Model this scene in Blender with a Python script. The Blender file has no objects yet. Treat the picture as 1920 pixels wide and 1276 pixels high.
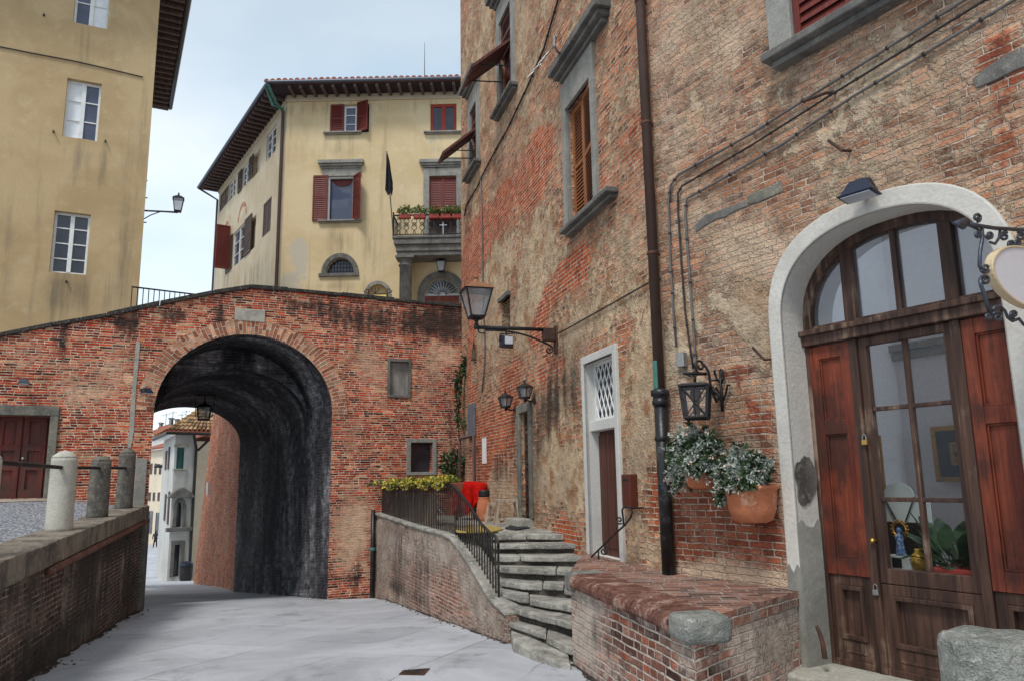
import bpy, bmesh, math, random
import numpy as np
from mathutils import Vector, Matrix
from mathutils.geometry import delaunay_2d_cdt
rnd = random.Random(7)
scn = bpy.context.scene
col = scn.collection
# ------------------------------------------------------------------ camera
F = 1440.0; EYE = 1.7
U_ = np.array([-127., 7934., F]); U_ /= np.linalg.norm(U_)
f_ = np.array([0, 0, 1.]); f_ = f_ - U_ * (f_ @ U_); f_ /= np.linalg.norm(f_)
r_ = np.cross(f_, U_); r_ = r_ if r_[0] > 0 else -r_
cd = bpy.data.cameras.new('camera'); cam = bpy.data.objects.new('camera', cd); col.objects.link(cam)
cd.sensor_width = 36.0; cd.lens = F / 1920 * 36; cd.clip_start = 0.05; cd.clip_end = 2000
ax = [Vector((r_[k], f_[k], U_[k])) for k in range(3)]
Mx = Matrix.Identity(4)
for i in range(3):
    Mx[i][0] = ax[0][i]; Mx[i][1] = ax[1][i]; Mx[i][2] = -ax[2][i]
Mx[2][3] = EYE
cam.matrix_world = Mx
scn.camera = cam
# ------------------------------------------------------------------ light
SUN_EL, SUN_AZ = 56.0, 205.0       # azimuth clockwise from +Y: behind the camera, a little to its left
w = bpy.data.worlds.new("World"); scn.world = w; w.use_nodes = True
nt = w.node_tree; nt.nodes.clear()
wo = nt.nodes.new('ShaderNodeOutputWorld'); bg = nt.nodes.new('ShaderNodeBackground')
sky = nt.nodes.new('ShaderNodeTexSky'); sky.sky_type = 'NISHITA'; sky.sun_disc = False
sky.sun_elevation = math.radians(SUN_EL); sky.sun_rotation = math.radians(SUN_AZ)
tc = nt.nodes.new('ShaderNodeTexCoord'); mp = nt.nodes.new('ShaderNodeMapping')
mp.inputs['Scale'].default_value = (1.0, 1.0, 1.9); mp.inputs['Location'].default_value = (3.1, 0.4, 0.25)
nz = nt.nodes.new('ShaderNodeTexNoise'); nz.inputs['Scale'].default_value = 2.3; nz.inputs['Detail'].default_value = 5; nz.inputs['Roughness'].default_value = .5
nz.inputs['Distortion'].default_value = .3
rp = nt.nodes.new('ShaderNodeValToRGB')
rp.color_ramp.elements[0].position = .32; rp.color_ramp.elements[0].color = (5.4, 6.9, 8.3, 1)
rp.color_ramp.elements[1].position = .72; rp.color_ramp.elements[1].color = (8.9, 9.5, 9.9, 1)
mx = nt.nodes.new('ShaderNodeMix'); mx.data_type = 'RGBA'; mx.inputs[0].default_value = .88
nt.links.new(tc.outputs['Generated'], mp.inputs['Vector']); nt.links.new(mp.outputs[0], nz.inputs['Vector'])
nt.links.new(nz.outputs['Fac'], rp.inputs['Fac']); nt.links.new(sky.outputs[0], mx.inputs[6]); nt.links.new(rp.outputs[0], mx.inputs[7])
sx = nt.nodes.new('ShaderNodeSeparateXYZ'); nt.links.new(tc.outputs['Generated'], sx.inputs[0]); er = nt.nodes.new('ShaderNodeMapRange'); er.interpolation_type = 'SMOOTHSTEP'
nt.links.new(sx.outputs[2], er.inputs['Value']); er.inputs['From Min'].default_value = .22; er.inputs['From Max'].default_value = .62; er.inputs['To Min'].default_value = 1.0; er.inputs['To Max'].default_value = .74   # overcast thickens overhead
sc2 = nt.nodes.new('ShaderNodeVectorMath'); sc2.operation = 'SCALE'; nt.links.new(mx.outputs[2], sc2.inputs[0]); nt.links.new(er.outputs[0], sc2.inputs['Scale']); nt.links.new(sc2.outputs[0], bg.inputs['Color']); bg.inputs['Strength'].default_value = .085
nt.links.new(bg.outputs[0], wo.inputs['Surface'])
sd = bpy.data.lights.new('sun', 'SUN'); sd.energy = 1.5; sd.angle = math.radians(14); sd.color = (1, .965, .92)
so = bpy.data.objects.new('sun', sd); col.objects.link(so)
so.rotation_euler = Vector((-math.sin(math.radians(SUN_AZ)) * math.cos(math.radians(SUN_EL)), -math.cos(math.radians(SUN_AZ)) * math.cos(math.radians(SUN_EL)), -math.sin(math.radians(SUN_EL)))).to_track_quat('-Z', 'Y').to_euler()
scn.view_settings.view_transform = 'Standard'; scn.view_settings.look = 'None'
scn.view_settings.exposure = 0.68; scn.view_settings.gamma = 1
scn.render.engine = 'CYCLES'
scn.cycles.max_bounces = 8; scn.cycles.diffuse_bounces = 4; scn.cycles.transparent_max_bounces = 12
scn.cycles.use_denoising = True
scn.cycles.sample_clamp_indirect = 6

# ------------------------------------------------------------------ surveying: a sight line from the eye meets a real plane
def ray(px, py):
    d = np.array([px - 960., 638. - py, F]); return np.array([d @ r_, d @ f_, d @ U_])
def hz(px, py, z):
    d = ray(px, py); return tuple(d * ((z - EYE) / d[2]) + [0, 0, EYE])
def hd(px, py, D):
    d = ray(px, py); return tuple(d * (D / d[1]) + [0, 0, EYE])
def vdir(px, py=905):
    d = ray(px, py)[:2]; d = d / np.linalg.norm(d); return (d[0], d[1])
class Fr:
    """a vertical plane: s along it, z up, o out of it towards the street"""
    def __init__(s, P, d, sg=None):
        s.P = np.array(P[:2], float); d = np.array(d[:2], float); s.d = d / np.linalg.norm(d)
        n = np.array([s.d[1], -s.d[0]])
        if sg is None: sg = 1 if n @ s.P < 0 else -1
        s.sg = sg; s.n = n * sg
    def w(s, u, z, o=0):
        q = s.P + s.d * u + s.n * o; return (q[0], q[1], z)
    def uv(s, px, py, o=0):
        d = ray(px, py); P = s.P + s.n * o; t = (s.n @ P) / (s.n @ d[:2]); q = d * t
        return ((q[:2] - P) @ s.d, q[2] + EYE)
    def rot(s, u, ang, o=0):
        a = math.radians(ang); c, k = math.cos(a), math.sin(a)
        q = s.w(u, 0, o); return Fr(q, (s.d[0] * c - s.d[1] * k, s.d[0] * k + s.d[1] * c), s.sg)
    def R(s, x0, x1, y0, y1, o=0):
        xm, ym = (x0 + x1) / 2, (y0 + y1) / 2
        a, b = s.uv(x0, ym, o)[0], s.uv(x1, ym, o)[0]
        return min(a, b), max(a, b), s.uv(xm, y1, o)[1], s.uv(xm, y0, o)[1]
def zg(x, y):
    if y < 7.5: return 0.0
    if y < 15: return -.062 * (y - 7.5)
    if y < 50: return -.465 - .105 * (y - 15)
    return -4.14 - .02 * (y - 50)

# ------------------------------------------------------------------ objects
def tag(o, label=None, cat=None, group=None, kind=None):
    if label: o['label'] = label
    if cat: o['category'] = cat
    if group: o['group'] = group
    if kind: o['kind'] = kind
    return o
def thing(name, label, cat, loc, group=None):
    o = bpy.data.objects.new(name, None); o.empty_display_size = .2; col.objects.link(o); o.location = loc
    return tag(o, label, cat, group)
def worldloc(o):
    v = Vector((0, 0, 0))
    while o is not None: v = v + o.location; o = o.parent
    return v
class MB:
    def __init__(s): s.v = []; s.f = []; s.at = {}; s.uvs = {}
    def add(s, vs, fs):
        k = len(s.v); s.v += [tuple(map(float, q)) for q in vs]; s.f += [tuple(i + k for i in f) for f in fs]; return k
    def box(s, fr, s0, s1, z0, z1, o0, o1):
        vs = [fr.w(a, z, o) for z in (z0, z1) for (a, o) in ((s0, o0), (s1, o0), (s1, o1), (s0, o1))]
        s.add(vs, [(0, 1, 2, 3), (4, 5, 6, 7), (0, 1, 5, 4), (1, 2, 6, 5), (2, 3, 7, 6), (3, 0, 4, 7)]); return s
    def hex(s, b, t):      # two quads of world points
        n = len(b); s.add(list(b) + list(t), [tuple(range(n)), tuple(range(n, 2 * n))] + [(i, (i + 1) % n, n + (i + 1) % n, n + i) for i in range(n)]); return s
    def slab(s, pts, z0, z1):
        z0f = z0 if callable(z0) else (lambda x, y: z0); z1f = z1 if callable(z1) else (lambda x, y: z1)
        return s.hex([(p[0], p[1], z0f(p[0], p[1])) for p in pts], [(p[0], p[1], z1f(p[0], p[1])) for p in pts])
    def prism(s, fr, poly, o0, o1):
        return s.hex([fr.w(a, z, o0) for a, z in poly], [fr.w(a, z, o1) for a, z in poly])
    def strip(s, A, B, closed=False):
        n = len(A); m = n if closed else n - 1
        s.add(list(A) + list(B), [(i, (i + 1) % n, n + (i + 1) % n, n + i) for i in range(m)]); return s
    def ring(s, fr, inn, out, o0, o1, closed=False):   # solid band between two polylines
        a, b = [fr.w(p[0], p[1], o1) for p in inn], [fr.w(p[0], p[1], o1) for p in out]
        c, d = [fr.w(p[0], p[1], o0) for p in inn], [fr.w(p[0], p[1], o0) for p in out]
        n = len(a); m = n if closed else n - 1; fs = []
        for i in range(m):
            j = (i + 1) % n
            fs += [(i, j, n + j, n + i), (2 * n + i, 2 * n + j, 3 * n + j, 3 * n + i), (i, j, 2 * n + j, 2 * n + i), (n + i, n + j, 3 * n + j, 3 * n + i)]
        if not closed:
            for i in (0, n - 1): fs.append((i, n + i, 3 * n + i, 2 * n + i))
        s.add(a + b + c + d, fs); return s
    def tube(s, pts, r, n=8, closed=False, r1=None):
        pts = [Vector(p) for p in pts]; m = len(pts); rings = []; up = Vector((0, 0, 1))
        prev = None
        for i, p in enumerate(pts):
            if closed: t = pts[(i + 1) % m] - pts[i - 1]
            else: t = pts[min(i + 1, m - 1)] - pts[max(i - 1, 0)]
            if t.length < 1e-9: t = Vector((0, 0, 1))
            t.normalize()
            if prev is None:
                a = t.cross(up)
                if a.length < .05: a = t.cross(Vector((1, 0, 0)))
            else: a = prev - t * prev.dot(t)
            a.normalize(); prev = a; b = t.cross(a)
            rr = r if r1 is None else r + (r1 - r) * i / (m - 1)
            rings.append([p + (a * math.cos(2 * math.pi * k / n) + b * math.sin(2 * math.pi * k / n)) * rr for k in range(n)])
        vs = [q for g in rings for q in g]; fs = []
        for i in range(m if closed else m - 1):
            j = (i + 1) % m
            for k in range(n): fs.append((i * n + k, i * n + (k + 1) % n, j * n + (k + 1) % n, j * n + k))
        if not closed: fs += [tuple(range(n)), tuple(range((m - 1) * n, m * n))]
        s.add(vs, fs); return s
    def lathe(s, c, prof, n=20, ax=(0, 0, 1), half=None):
        z = Vector(ax).normalized(); a = z.cross(Vector((0, 1, 0)))
        if a.length < .1: a = z.cross(Vector((1, 0, 0)))
        a.normalize(); b = z.cross(a); c = Vector(c); vs = []; fs = []; m = len(prof)
        for r, h in prof:
            for k in range(n): vs.append(c + z * h + (a * math.cos(2 * math.pi * k / n) + b * math.sin(2 * math.pi * k / n)) * r)
        for i in range(m - 1):
            for k in range(n): fs.append((i * n + k, i * n + (k + 1) % n, (i + 1) * n + (k + 1) % n, (i + 1) * n + k))
        fs += [tuple(range(n)), tuple(range((m - 1) * n, m * n))]
        s.add(vs, fs); return s
    def build(s, name, mat, parent=None, smooth=False, bevel=0, fix=True, loc=None, segs=2):
        me = bpy.data.meshes.new(name); L = worldloc(parent) if parent else Vector(loc or (0, 0, 0))
        o = bpy.data.objects.new(name, me); col.objects.link(o)
        if parent: o.parent = parent
        else: o.location = L
        me.from_pydata([(x - L.x, y - L.y, z - L.z) for x, y, z in s.v], [], s.f)
        bm = bmesh.new(); bm.from_mesh(me)
        if fix: bmesh.ops.recalc_face_normals(bm, faces=bm.faces)
        bm.normal_update(); uvl = bm.loops.layers.uv.new('UVMap'); bm.verts.index_update()
        for f in bm.faces:
            n = f.normal; f.smooth = smooth
            if abs(n.z) > .75: a, b = Vector((1, 0, 0)), Vector((0, 1, 0))
            else:
                a = Vector((-n.y, n.x, 0)); a.normalize(); b = Vector((0, 0, 1))
                if a.x < -.05 or (abs(a.x) <= .05 and a.y < 0): a = -a
            for l in f.loops:
                q = l.vert.co + L
                l[uvl].uv = s.uvs[l.vert.index] if l.vert.index in s.uvs else (a.dot(q), b.dot(q))
        bm.to_mesh(me); bm.free()
        for k, arr in s.at.items():
            A = me.attributes.new(k, 'FLOAT', 'POINT'); A.data.foreach_set('value', np.asarray(arr, dtype=np.float32))
        if mat: me.materials.append(mat)
        if bevel:
            bv = o.modifiers.new('bevel', 'BEVEL'); bv.width = bevel; bv.segments = segs; bv.limit_method = 'ANGLE'; bv.angle_limit = .6
            if smooth is False:
                for p in me.polygons: p.use_smooth = False
        return o
def inpoly(P, poly):
    x, y = P[:, 0], P[:, 1]; r = np.zeros(len(P), bool); n = len(poly)
    for i in range(n):
        (x0, y0), (x1, y1) = poly[i], poly[(i + 1) % n]
        if y0 == y1: continue
        c = (y0 > y) != (y1 > y); r ^= c & (x < (x1 - x0) * (y - y0) / (y1 - y0) + x0)
    return r
def densify(poly, st):
    out = []
    for i, p in enumerate(poly):
        q = poly[(i + 1) % len(poly)]; L = math.hypot(q[0] - p[0], q[1] - p[1]); k = max(1, int(round(L / st)))
        out += [(p[0] + (q[0] - p[0]) * j / k, p[1] + (q[1] - p[1]) * j / k) for j in range(k)]
    return out
def panel(mb, fr, outer, holes, step=.25, o=0, paint=None, reveal=()):
    """front sheet of a wall with openings, meshed finely enough to carry its wear as attributes"""
    pts = []; edges = []
    loops = [densify(outer, step)] + [densify(h, step) for h in holes]
    for lp in loops:
        k = len(pts); pts += lp; edges += [(k + i, k + (i + 1) % len(lp)) for i in range(len(lp))]
    xs = [p[0] for p in outer]; ys = [p[1] for p in outer]
    gx, gy = np.meshgrid(np.arange(min(xs) + step / 2, max(xs), step), np.arange(min(ys) + step / 2, max(ys), step))
    G = np.stack([gx.ravel(), gy.ravel()], 1); ok = inpoly(G, outer)
    for h in holes: ok &= ~inpoly(G, h)
    G = G[ok]; B = np.array(pts)
    keep = np.array([np.min((B[:, 0] - g[0]) ** 2 + (B[:, 1] - g[1]) ** 2) > (step * .35) ** 2 for g in G])
    allp = [Vector(p) for p in pts] + [Vector(tuple(map(float, g))) for g in G[keep]]
    V, E, Fc = delaunay_2d_cdt(allp, edges, [], 0, 1e-5)[:3]
    Vn = np.array([(v.x, v.y) for v in V]); C = np.array([Vn[list(f)].mean(0) for f in Fc])
    ok = inpoly(C, outer)
    for h in holes: ok &= ~inpoly(C, h)
    k0 = mb.add([fr.w(v[0], v[1], o) for v in Vn], [tuple(f) for f, g in zip(Fc, ok) if g])
    if paint:
        for nm, fn in paint.items():
            a = mb.at.setdefault(nm, []); a += [0.0] * (k0 - len(a)); a += list(fn(Vn[:, 0], Vn[:, 1]))
    for h, dep in reveal:
        A = [fr.w(p[0], p[1], o) for p in h]; Bk = [fr.w(p[0], p[1], o - dep) for p in h]; mb.strip(A, Bk, True)
    for a in mb.at.values(): a += [0.0] * (len(mb.v) - len(a))
def blobs(fr, L):
    """wear marks: (px, py, rx, ry, amount) sighted on the wall, stored in the wall's own metres"""
    q = []
    for (x, y, rx, ry, a) in L:
        s0, z0 = fr.uv(x, y); rs = abs(fr.uv(x + rx, y)[0] - fr.uv(x - rx, y)[0]) / 2; rz = abs(fr.uv(x, y + ry)[1] - fr.uv(x, y - ry)[1]) / 2
        q.append((s0, z0, rs, rz, a))
    def fn(S, Z):
        v = np.zeros(len(S))
        for s0, z0, rs, rz, a in q: v += a * np.exp(-(((S - s0) / rs) ** 2 + ((Z - z0) / rz) ** 2) ** 1.5)
        return v
    return fn
def rect(s0, s1, z0, z1): return [(s0, z0), (s1, z0), (s1, z1), (s0, z1)]
def arc(cx, cz, a, b, n=24, p=2.0, t0=0, t1=math.pi):
    out = []
    for i in range(n + 1):
        t = t0 + (t1 - t0) * i / n; c, k = math.cos(t), math.sin(t)
        out.append((cx + a * math.copysign(abs(c) ** (2 / p), c), cz + b * math.copysign(abs(k) ** (2 / p), k)))
    return out
def spiral(fr, s, z, r, turns=1.4, a0=0, sg=1, o=0, n=26, k=.25):
    return [fr.w(s + r * (1 - (1 - k) * i / n) * math.cos(a0 + sg * 2 * math.pi * turns * i / n), z + r * (1 - (1 - k) * i / n) * math.sin(a0 + sg * 2 * math.pi * turns * i / n), o) for i in range(n + 1)]

# ------------------------------------------------------------------ materials
def sr(r, g, b, k=1.0):
    f = lambda c: ((c / 255 + .055) / 1.055) ** 2.4 if c > 10 else c / 255 / 12.92
    return (f(r) * k, f(g) * k, f(b) * k, 1)
class NG:
    def __init__(s, name):
        m = bpy.data.materials.new(name); m.use_nodes = True; s.m = m; s.t = m.node_tree; s.t.nodes.clear()
        s.out = s.t.nodes.new('ShaderNodeOutputMaterial'); s.b = s.t.nodes.new('ShaderNodeBsdfPrincipled'); s.t.links.new(s.b.outputs[0], s.out.inputs[0])
    def N(s, ty, **k):
        n = s.t.nodes.new(ty)
        for a, v in k.items(): setattr(n, a, v)
        return n
    def put(s, sock, v):
        if hasattr(v, 'is_output'): s.t.links.new(v, sock)
        else: sock.default_value = v
    def m_(s, op, a, b=None, c=None, cl=False):
        n = s.N('ShaderNodeMath', operation=op, use_clamp=cl); s.put(n.inputs[0], a)
        if b is not None: s.put(n.inputs[1], b)
        if c is not None: s.put(n.inputs[2], c)
        return n.outputs[0]
    def add(s, a, b): return s.m_('ADD', a, b)
    def sub(s, a, b): return s.m_('SUBTRACT', a, b)
    def mul(s, a, b): return s.m_('MULTIPLY', a, b)
    def lin(s, a, k, c): return s.m_('MULTIPLY_ADD', a, k, c)
    def sstep(s, v, a, b, t0=0., t1=1.):
        n = s.N('ShaderNodeMapRange', interpolation_type='SMOOTHSTEP'); s.put(n.inputs['Value'], v)
        for k, q in (('From Min', a), ('From Max', b), ('To Min', t0), ('To Max', t1)): s.put(n.inputs[k], q)
        return n.outputs[0]
    def mix(s, f, a, b, mode='MIX'):
        n = s.N('ShaderNodeMix', data_type='RGBA', blend_type=mode); s.put(n.inputs[0], f); s.put(n.inputs[6], a); s.put(n.inputs[7], b); return n.outputs[2]
    def ramp(s, f, st, interp='LINEAR'):
        n = s.N('ShaderNodeValToRGB'); r = n.color_ramp; r.interpolation = interp
        while len(r.elements) < len(st): r.elements.new(.5)
        for e, (p, c) in zip(r.elements, st): e.position = p; e.color = c
        s.put(n.inputs[0], f); return n.outputs[0]
    def noise(s, vec, sc, det=4, ro=.55, dist=0, col=False):
        n = s.N('ShaderNodeTexNoise'); s.put(n.inputs['Vector'], vec); n.inputs['Scale'].default_value = sc; n.inputs['Detail'].default_value = det; n.inputs['Roughness'].default_value = ro; n.inputs['Distortion'].default_value = dist
        return n.outputs['Color' if col else 'Fac']
    def map(s, vec, sc=(1, 1, 1), loc=(0, 0, 0), rot=(0, 0, 0)):
        n = s.N('ShaderNodeMapping'); s.put(n.inputs[0], vec); n.inputs['Scale'].default_value = sc; n.inputs['Location'].default_value = loc; n.inputs['Rotation'].default_value = rot; return n.outputs[0]
    def uv(s): return s.N('ShaderNodeTexCoord').outputs['UV']
    def ob(s): return s.N('ShaderNodeTexCoord').outputs['Object']
    def attr(s, nm): return s.N('ShaderNodeAttribute', attribute_name=nm).outputs['Fac']
    def xyz(s, v):
        n = s.N('ShaderNodeSeparateXYZ'); s.put(n.inputs[0], v); return n.outputs
    def vec(s, x, y, z=0.):
        n = s.N('ShaderNodeCombineXYZ'); s.put(n.inputs[0], x); s.put(n.inputs[1], y); s.put(n.inputs[2], z); return n.outputs[0]
    def white(s, v):
        n = s.N('ShaderNodeTexWhiteNoise', noise_dimensions='3D'); s.put(n.inputs['Vector'], v); return n.outputs['Value']
    def vmul(s, v, k):
        n = s.N('ShaderNodeVectorMath', operation='SCALE'); s.put(n.inputs[0], v); s.put(n.inputs['Scale'], k); return n.outputs[0]
    def vadd(s, a, b):
        n = s.N('ShaderNodeVectorMath', operation='ADD'); s.put(n.inputs[0], a); s.put(n.inputs[1], b); return n.outputs[0]
    def jit(s, v, sc, amt):
        c = s.noise(v, sc, 2, .5, col=True); return s.vadd(v, s.vmul(s.vadd(c, (-.5, -.5, -.5)), amt))
    def end(s, colr, rough=.85, bump=None, dist=.01, metal=0, spec=.3, strength=1.0):
        s.put(s.b.inputs['Base Color'], colr); s.put(s.b.inputs['Roughness'], rough); s.b.inputs['Metallic'].default_value = metal
        s.b.inputs['Specular IOR Level'].default_value = spec
        if bump is not None:
            n = s.N('ShaderNodeBump'); n.inputs['Distance'].default_value = dist; n.inputs['Strength'].default_value = strength; s.put(n.inputs['Height'], bump); s.t.links.new(n.outputs[0], s.b.inputs['Normal'])
        return s.m
def masonry(name, pal, mortar, bw=.27, bh=.067, ms=.0065, plas=((.62, .5, .37, 1), (.45, .36, .26, 1)), pbias=-1.0, pamp=1.0, washb=-.25, washc=(.66, .58, .49, 1), dark=(.035, .03, .028, 1), gb=-.35, jitter=.02, bump=.036, redc=None, fine=1.0, mvar=.35, erode=0.0, frag=.7, pit=.0, plas3=None, zone=None, mot=.75):
    g = NG(name); uv = g.uv(); v = g.jit(uv, 3.0, jitter); x, y, _ = g.xyz(v)
    r = g.m_('DIVIDE', y, bh); row = g.m_('FLOOR', r); fy = g.sub(r, row)
    ro = g.white(g.vec(row, 3.3, 1.7)); q = g.add(g.m_('DIVIDE', x, bw), g.mul(ro, 7.0)); cell = g.m_('FLOOR', q); fx = g.sub(q, cell)
    h = g.white(g.vec(cell, row, 9.1)); sp = g.m_('GREATER_THAN', h, .52); k = g.add(sp, 1.0)
    fk = g.mul(fx, k); ck = g.m_('FLOOR', fk); fx2 = g.sub(fk, ck); wd = g.m_('DIVIDE', bw, k)
    r1 = g.white(g.vec(g.add(cell, g.mul(ck, .37)), row, 2.2)); r2 = g.white(g.vec(g.add(cell, g.mul(ck, .37)), row, 5.9))
    dx = g.mul(g.m_('MINIMUM', fx2, g.sub(1.0, fx2)), wd); dy = g.mul(g.m_('MINIMUM', fy, g.sub(1.0, fy)), bh)
    d = g.m_('MINIMUM', dx, dy); nf = g.noise(uv, 42, 3, .6); nm = g.noise(uv, 9, 4, .6); nl = g.noise(uv, 1.3, 5, .6, .4); nl2 = g.noise(g.vadd(uv, (17.3, 4.1, 0)), .9, 5, .62, .5)
    d = g.add(d, g.lin(g.sub(nf, .5), .010, 0)); d = g.add(d, g.lin(g.sub(nm, .5), .008 + erode, 0))
    mort = g.sstep(d, ms * .55, ms * 1.35, 1., 0.)
    sel = g.m_('ADD', g.lin(g.sub(nl, .5), .55, 0), r1, cl=True)
    n = len(pal); base = g.ramp(sel, [(i / (n - 1), c) for i, c in enumerate(pal)])
    base = g.mix(1.0, base, g.ramp(r2, [(0, (.62, .62, .62, 1)), (1, (1.3, 1.25, 1.2, 1))]), 'MULTIPLY')
    base = g.mix(.85, base, g.ramp(nf, [(.25, (.55, .53, .52, 1)), (.75, (1.3, 1.28, 1.25, 1))]), 'MULTIPLY')
    if redc:
        RR = g.sstep(g.add(g.attr('red'), g.add(g.lin(g.sub(nm, .5), 1.0, 0), g.lin(g.sub(nl2, .5), 1.1, 0))), .30, .52); base = g.mix(g.m_('MULTIPLY', RR, g.lin(r1, .45, .62), cl=True), base, g.mix(r2, redc[0], redc[1]))
    mo = g.mix(mvar, mortar, g.ramp(g.noise(uv, 5, 4), [(.3, (.25, .22, .2, 1)), (.7, (.9, .84, .76, 1))]))
    if zone: base = g.mix(g.sstep(g.noise(g.vadd(uv, (5.1, 31.0, 0)), .55, 4, .6, .8), .40, .62, 0., .75), base, g.mix(1.0, base, zone, 'MULTIPLY'))
    c = g.mix(mort, base, mo)
    wash = g.m_('ADD', g.add(g.attr('whit'), washb), g.add(g.lin(g.sub(nm, .5), .9, 0), g.lin(g.sub(nl2, .5), 1.1, 0)))
    if redc: wash = g.sub(wash, g.mul(RR, .34))
    wash = g.sstep(wash, -.02, .42, 0., .82); c = g.mix(wash, c, washc)
    pn = g.add(g.lin(g.sub(nl, .5), 1.5 * pamp, 0), g.add(g.lin(g.sub(nm, .5), frag, 0), g.lin(g.sub(nf, .5), .22 + .25 * frag, 0)))
    p = g.add(g.add(g.attr('plas'), pbias), pn)
    if redc: p = g.sub(p, g.mul(RR, .7))
    P = g.m_('MAXIMUM', g.sstep(p, -.04, .10), g.sstep(p, -.30, .0, 0., .36))
    pc = g.mix(g.sstep(nl2, .35, .65), plas[0], plas[1])
    if plas3: pc = g.mix(g.sstep(g.noise(g.vadd(uv, (9.7, 2.2, 0)), 2.1, 5, .65), .48, .66), pc, plas3)
    pc = g.mix(.9, pc, g.ramp(g.noise(uv, 16, 5, .7), [(.25, (.62, .6, .58, 1)), (.75, (1.2, 1.2, 1.2, 1))]), 'MULTIPLY')
    c = g.mix(g.mul(P, .93), c, pc)
    if pit: c = g.mix(g.sstep(g.noise(uv, 19, 4, .7), .60, .74, 0., pit), c, dark)
    st = g.noise(g.map(uv, (5.5, .45, 1)), 1.0, 4, .6); gr = g.add(g.add(g.attr('grim'), gb), g.add(g.lin(g.sub(st, .5), 1.3, 0), g.lin(g.sub(nm, .5), .7, 0)))
    G = g.sstep(gr, 0., .6, 0., .9); c = g.mix(G, c, dark)
    c = g.mix(mot, c, g.ramp(g.noise(g.vadd(uv, (3.3, 8.8, 0)), 4.4, 7, .74, .3), [(.28, (.46, .42, .39, 1)), (.48, (1.06, 1.05, 1.04, 1)), (.72, (1.42, 1.40, 1.37, 1))]), 'MULTIPLY'); c = g.mix(.7, c, g.ramp(g.noise(g.map(uv, (1, 1.6, 1)), .8, 5, .65, .6), [(.32, (.76, .73, .70, 1)), (.68, (1.24, 1.23, 1.22, 1))]), 'MULTIPLY')
    hgt = g.mul(g.sub(1.0, mort), g.lin(r2, .5, .6)); hgt = g.mix(P, hgt, g.add(g.lin(nm, .5, .9), 0.0)); hb = g.xyz(hgt)[0]
    hb = g.add(hb, g.lin(nf, .55 * fine, g.mul(nm, .6)))
    return g.end(c, .92, hb, bump, spec=.2)
def stucco(name, c1, c2, c3, streak=.5, bump=.006, sc=1.0, grime=(.16, .13, .09, 1)):
    g = NG(name); uv = g.uv(); a = g.noise(uv, .45 * sc, 6, .62, .6); b = g.noise(uv, 2.4 * sc, 6, .65); f = g.noise(uv, 30, 3, .6)
    c = g.mix(g.sstep(a, .36, .64), c1, c2); c = g.mix(g.sstep(b, .5, .75, 0., .55), c, c3)
    c = g.mix(g.sstep(g.add(g.attr('whit'), g.lin(g.sub(b, .5), .8, 0)), .3, .5, 0., .85), c, (.52, .48, .4, 1))
    s = g.noise(g.map(uv, (3.2, .22, 1)), 1.0, 5, .65); c = g.mix(g.sstep(g.add(g.add(s, g.mul(g.attr('grim'), .5)), g.lin(g.sub(b, .5), .25, 0)), .56, .95, 0., streak), c, grime)
    c = g.mix(.6, c, g.ramp(f, [(.3, (.86, .86, .86, 1)), (.7, (1.1, 1.1, 1.1, 1))]), 'MULTIPLY')
    return g.end(c, .93, g.add(g.mul(b, .8), g.mul(f, .35)), bump, spec=.15)
def stone(name, c1, c2, c3=None, sc=2.0, bump=.012, rough=.88, stain=None):
    g = NG(name); v = g.ob(); a = g.noise(v, sc, 6, .62, .3); b = g.noise(v, sc * 6, 5, .65); f = g.noise(v, sc * 30, 2, .6)
    c = g.mix(g.sstep(a, .35, .65), c1, c2)
    if c3: c = g.mix(g.sstep(b, .52, .72, 0., .8), c, c3)
    c = g.mix(.8, c, g.ramp(f, [(.3, (.75, .75, .75, 1)), (.7, (1.2, 1.2, 1.2, 1))]), 'MULTIPLY')
    if stain: c = g.mix(g.sstep(g.noise(g.map(v, (4, 4, .5)), 1.3, 4, .6), .5, .8, 0., .8), c, stain)
    return g.end(c, rough, g.add(a, g.add(g.mul(b, .6), g.mul(f, .25))), bump, spec=.25)
def wood(name, c1, c2, worn=None, rough=.6, axis=2, bump=.004, sc=1.0, wamt=.62):
    g = NG(name); v = g.ob(); s = [14 * sc] * 3; s[axis] = .9 * sc
    a = g.noise(g.map(v, tuple(s)), 1.0, 5, .6, .5); b = g.noise(v, 2.2, 5, .6); s2 = [60 * sc] * 3; s2[axis] = 2.5; f = g.noise(g.map(v, tuple(s2)), 1.0, 3, .6)
    c = g.mix(g.sstep(a, .32, .68), c1, c2); c = g.mix(.7, c, g.ramp(f, [(.3, (.6, .6, .6, 1)), (.7, (1.25, 1.25, 1.25, 1))]), 'MULTIPLY')
    if worn: c = g.mix(g.sstep(g.add(g.lin(b, .7, 0), g.mul(a, .5)), wamt, wamt + .16, 0., .85), c, worn)
    return g.end(c, g.lin(b, .3, rough - .15), g.add(f, a), bump, spec=.35)
def plain(name, c, rough=.6, metal=0, var=.35, sc=7.0, bump=.002, c2=None, spec=.4):
    g = NG(name); v = g.ob(); a = g.noise(v, sc, 5, .6); b = g.noise(v, sc * 7, 3, .6)
    c_ = g.mix(1.0, c, g.ramp(a, [(.25, (1 - var,) * 3 + (1,)), (.75, (1 + var * .6,) * 3 + (1,))]), 'MULTIPLY')
    if c2: c_ = g.mix(g.sstep(g.add(a, g.lin(g.sub(b, .5), .4, 0)), .52, .66, 0., .8), c_, c2)
    return g.end(c_, g.lin(b, .25, rough - .12), g.add(a, b), bump, metal=metal, spec=spec)
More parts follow.
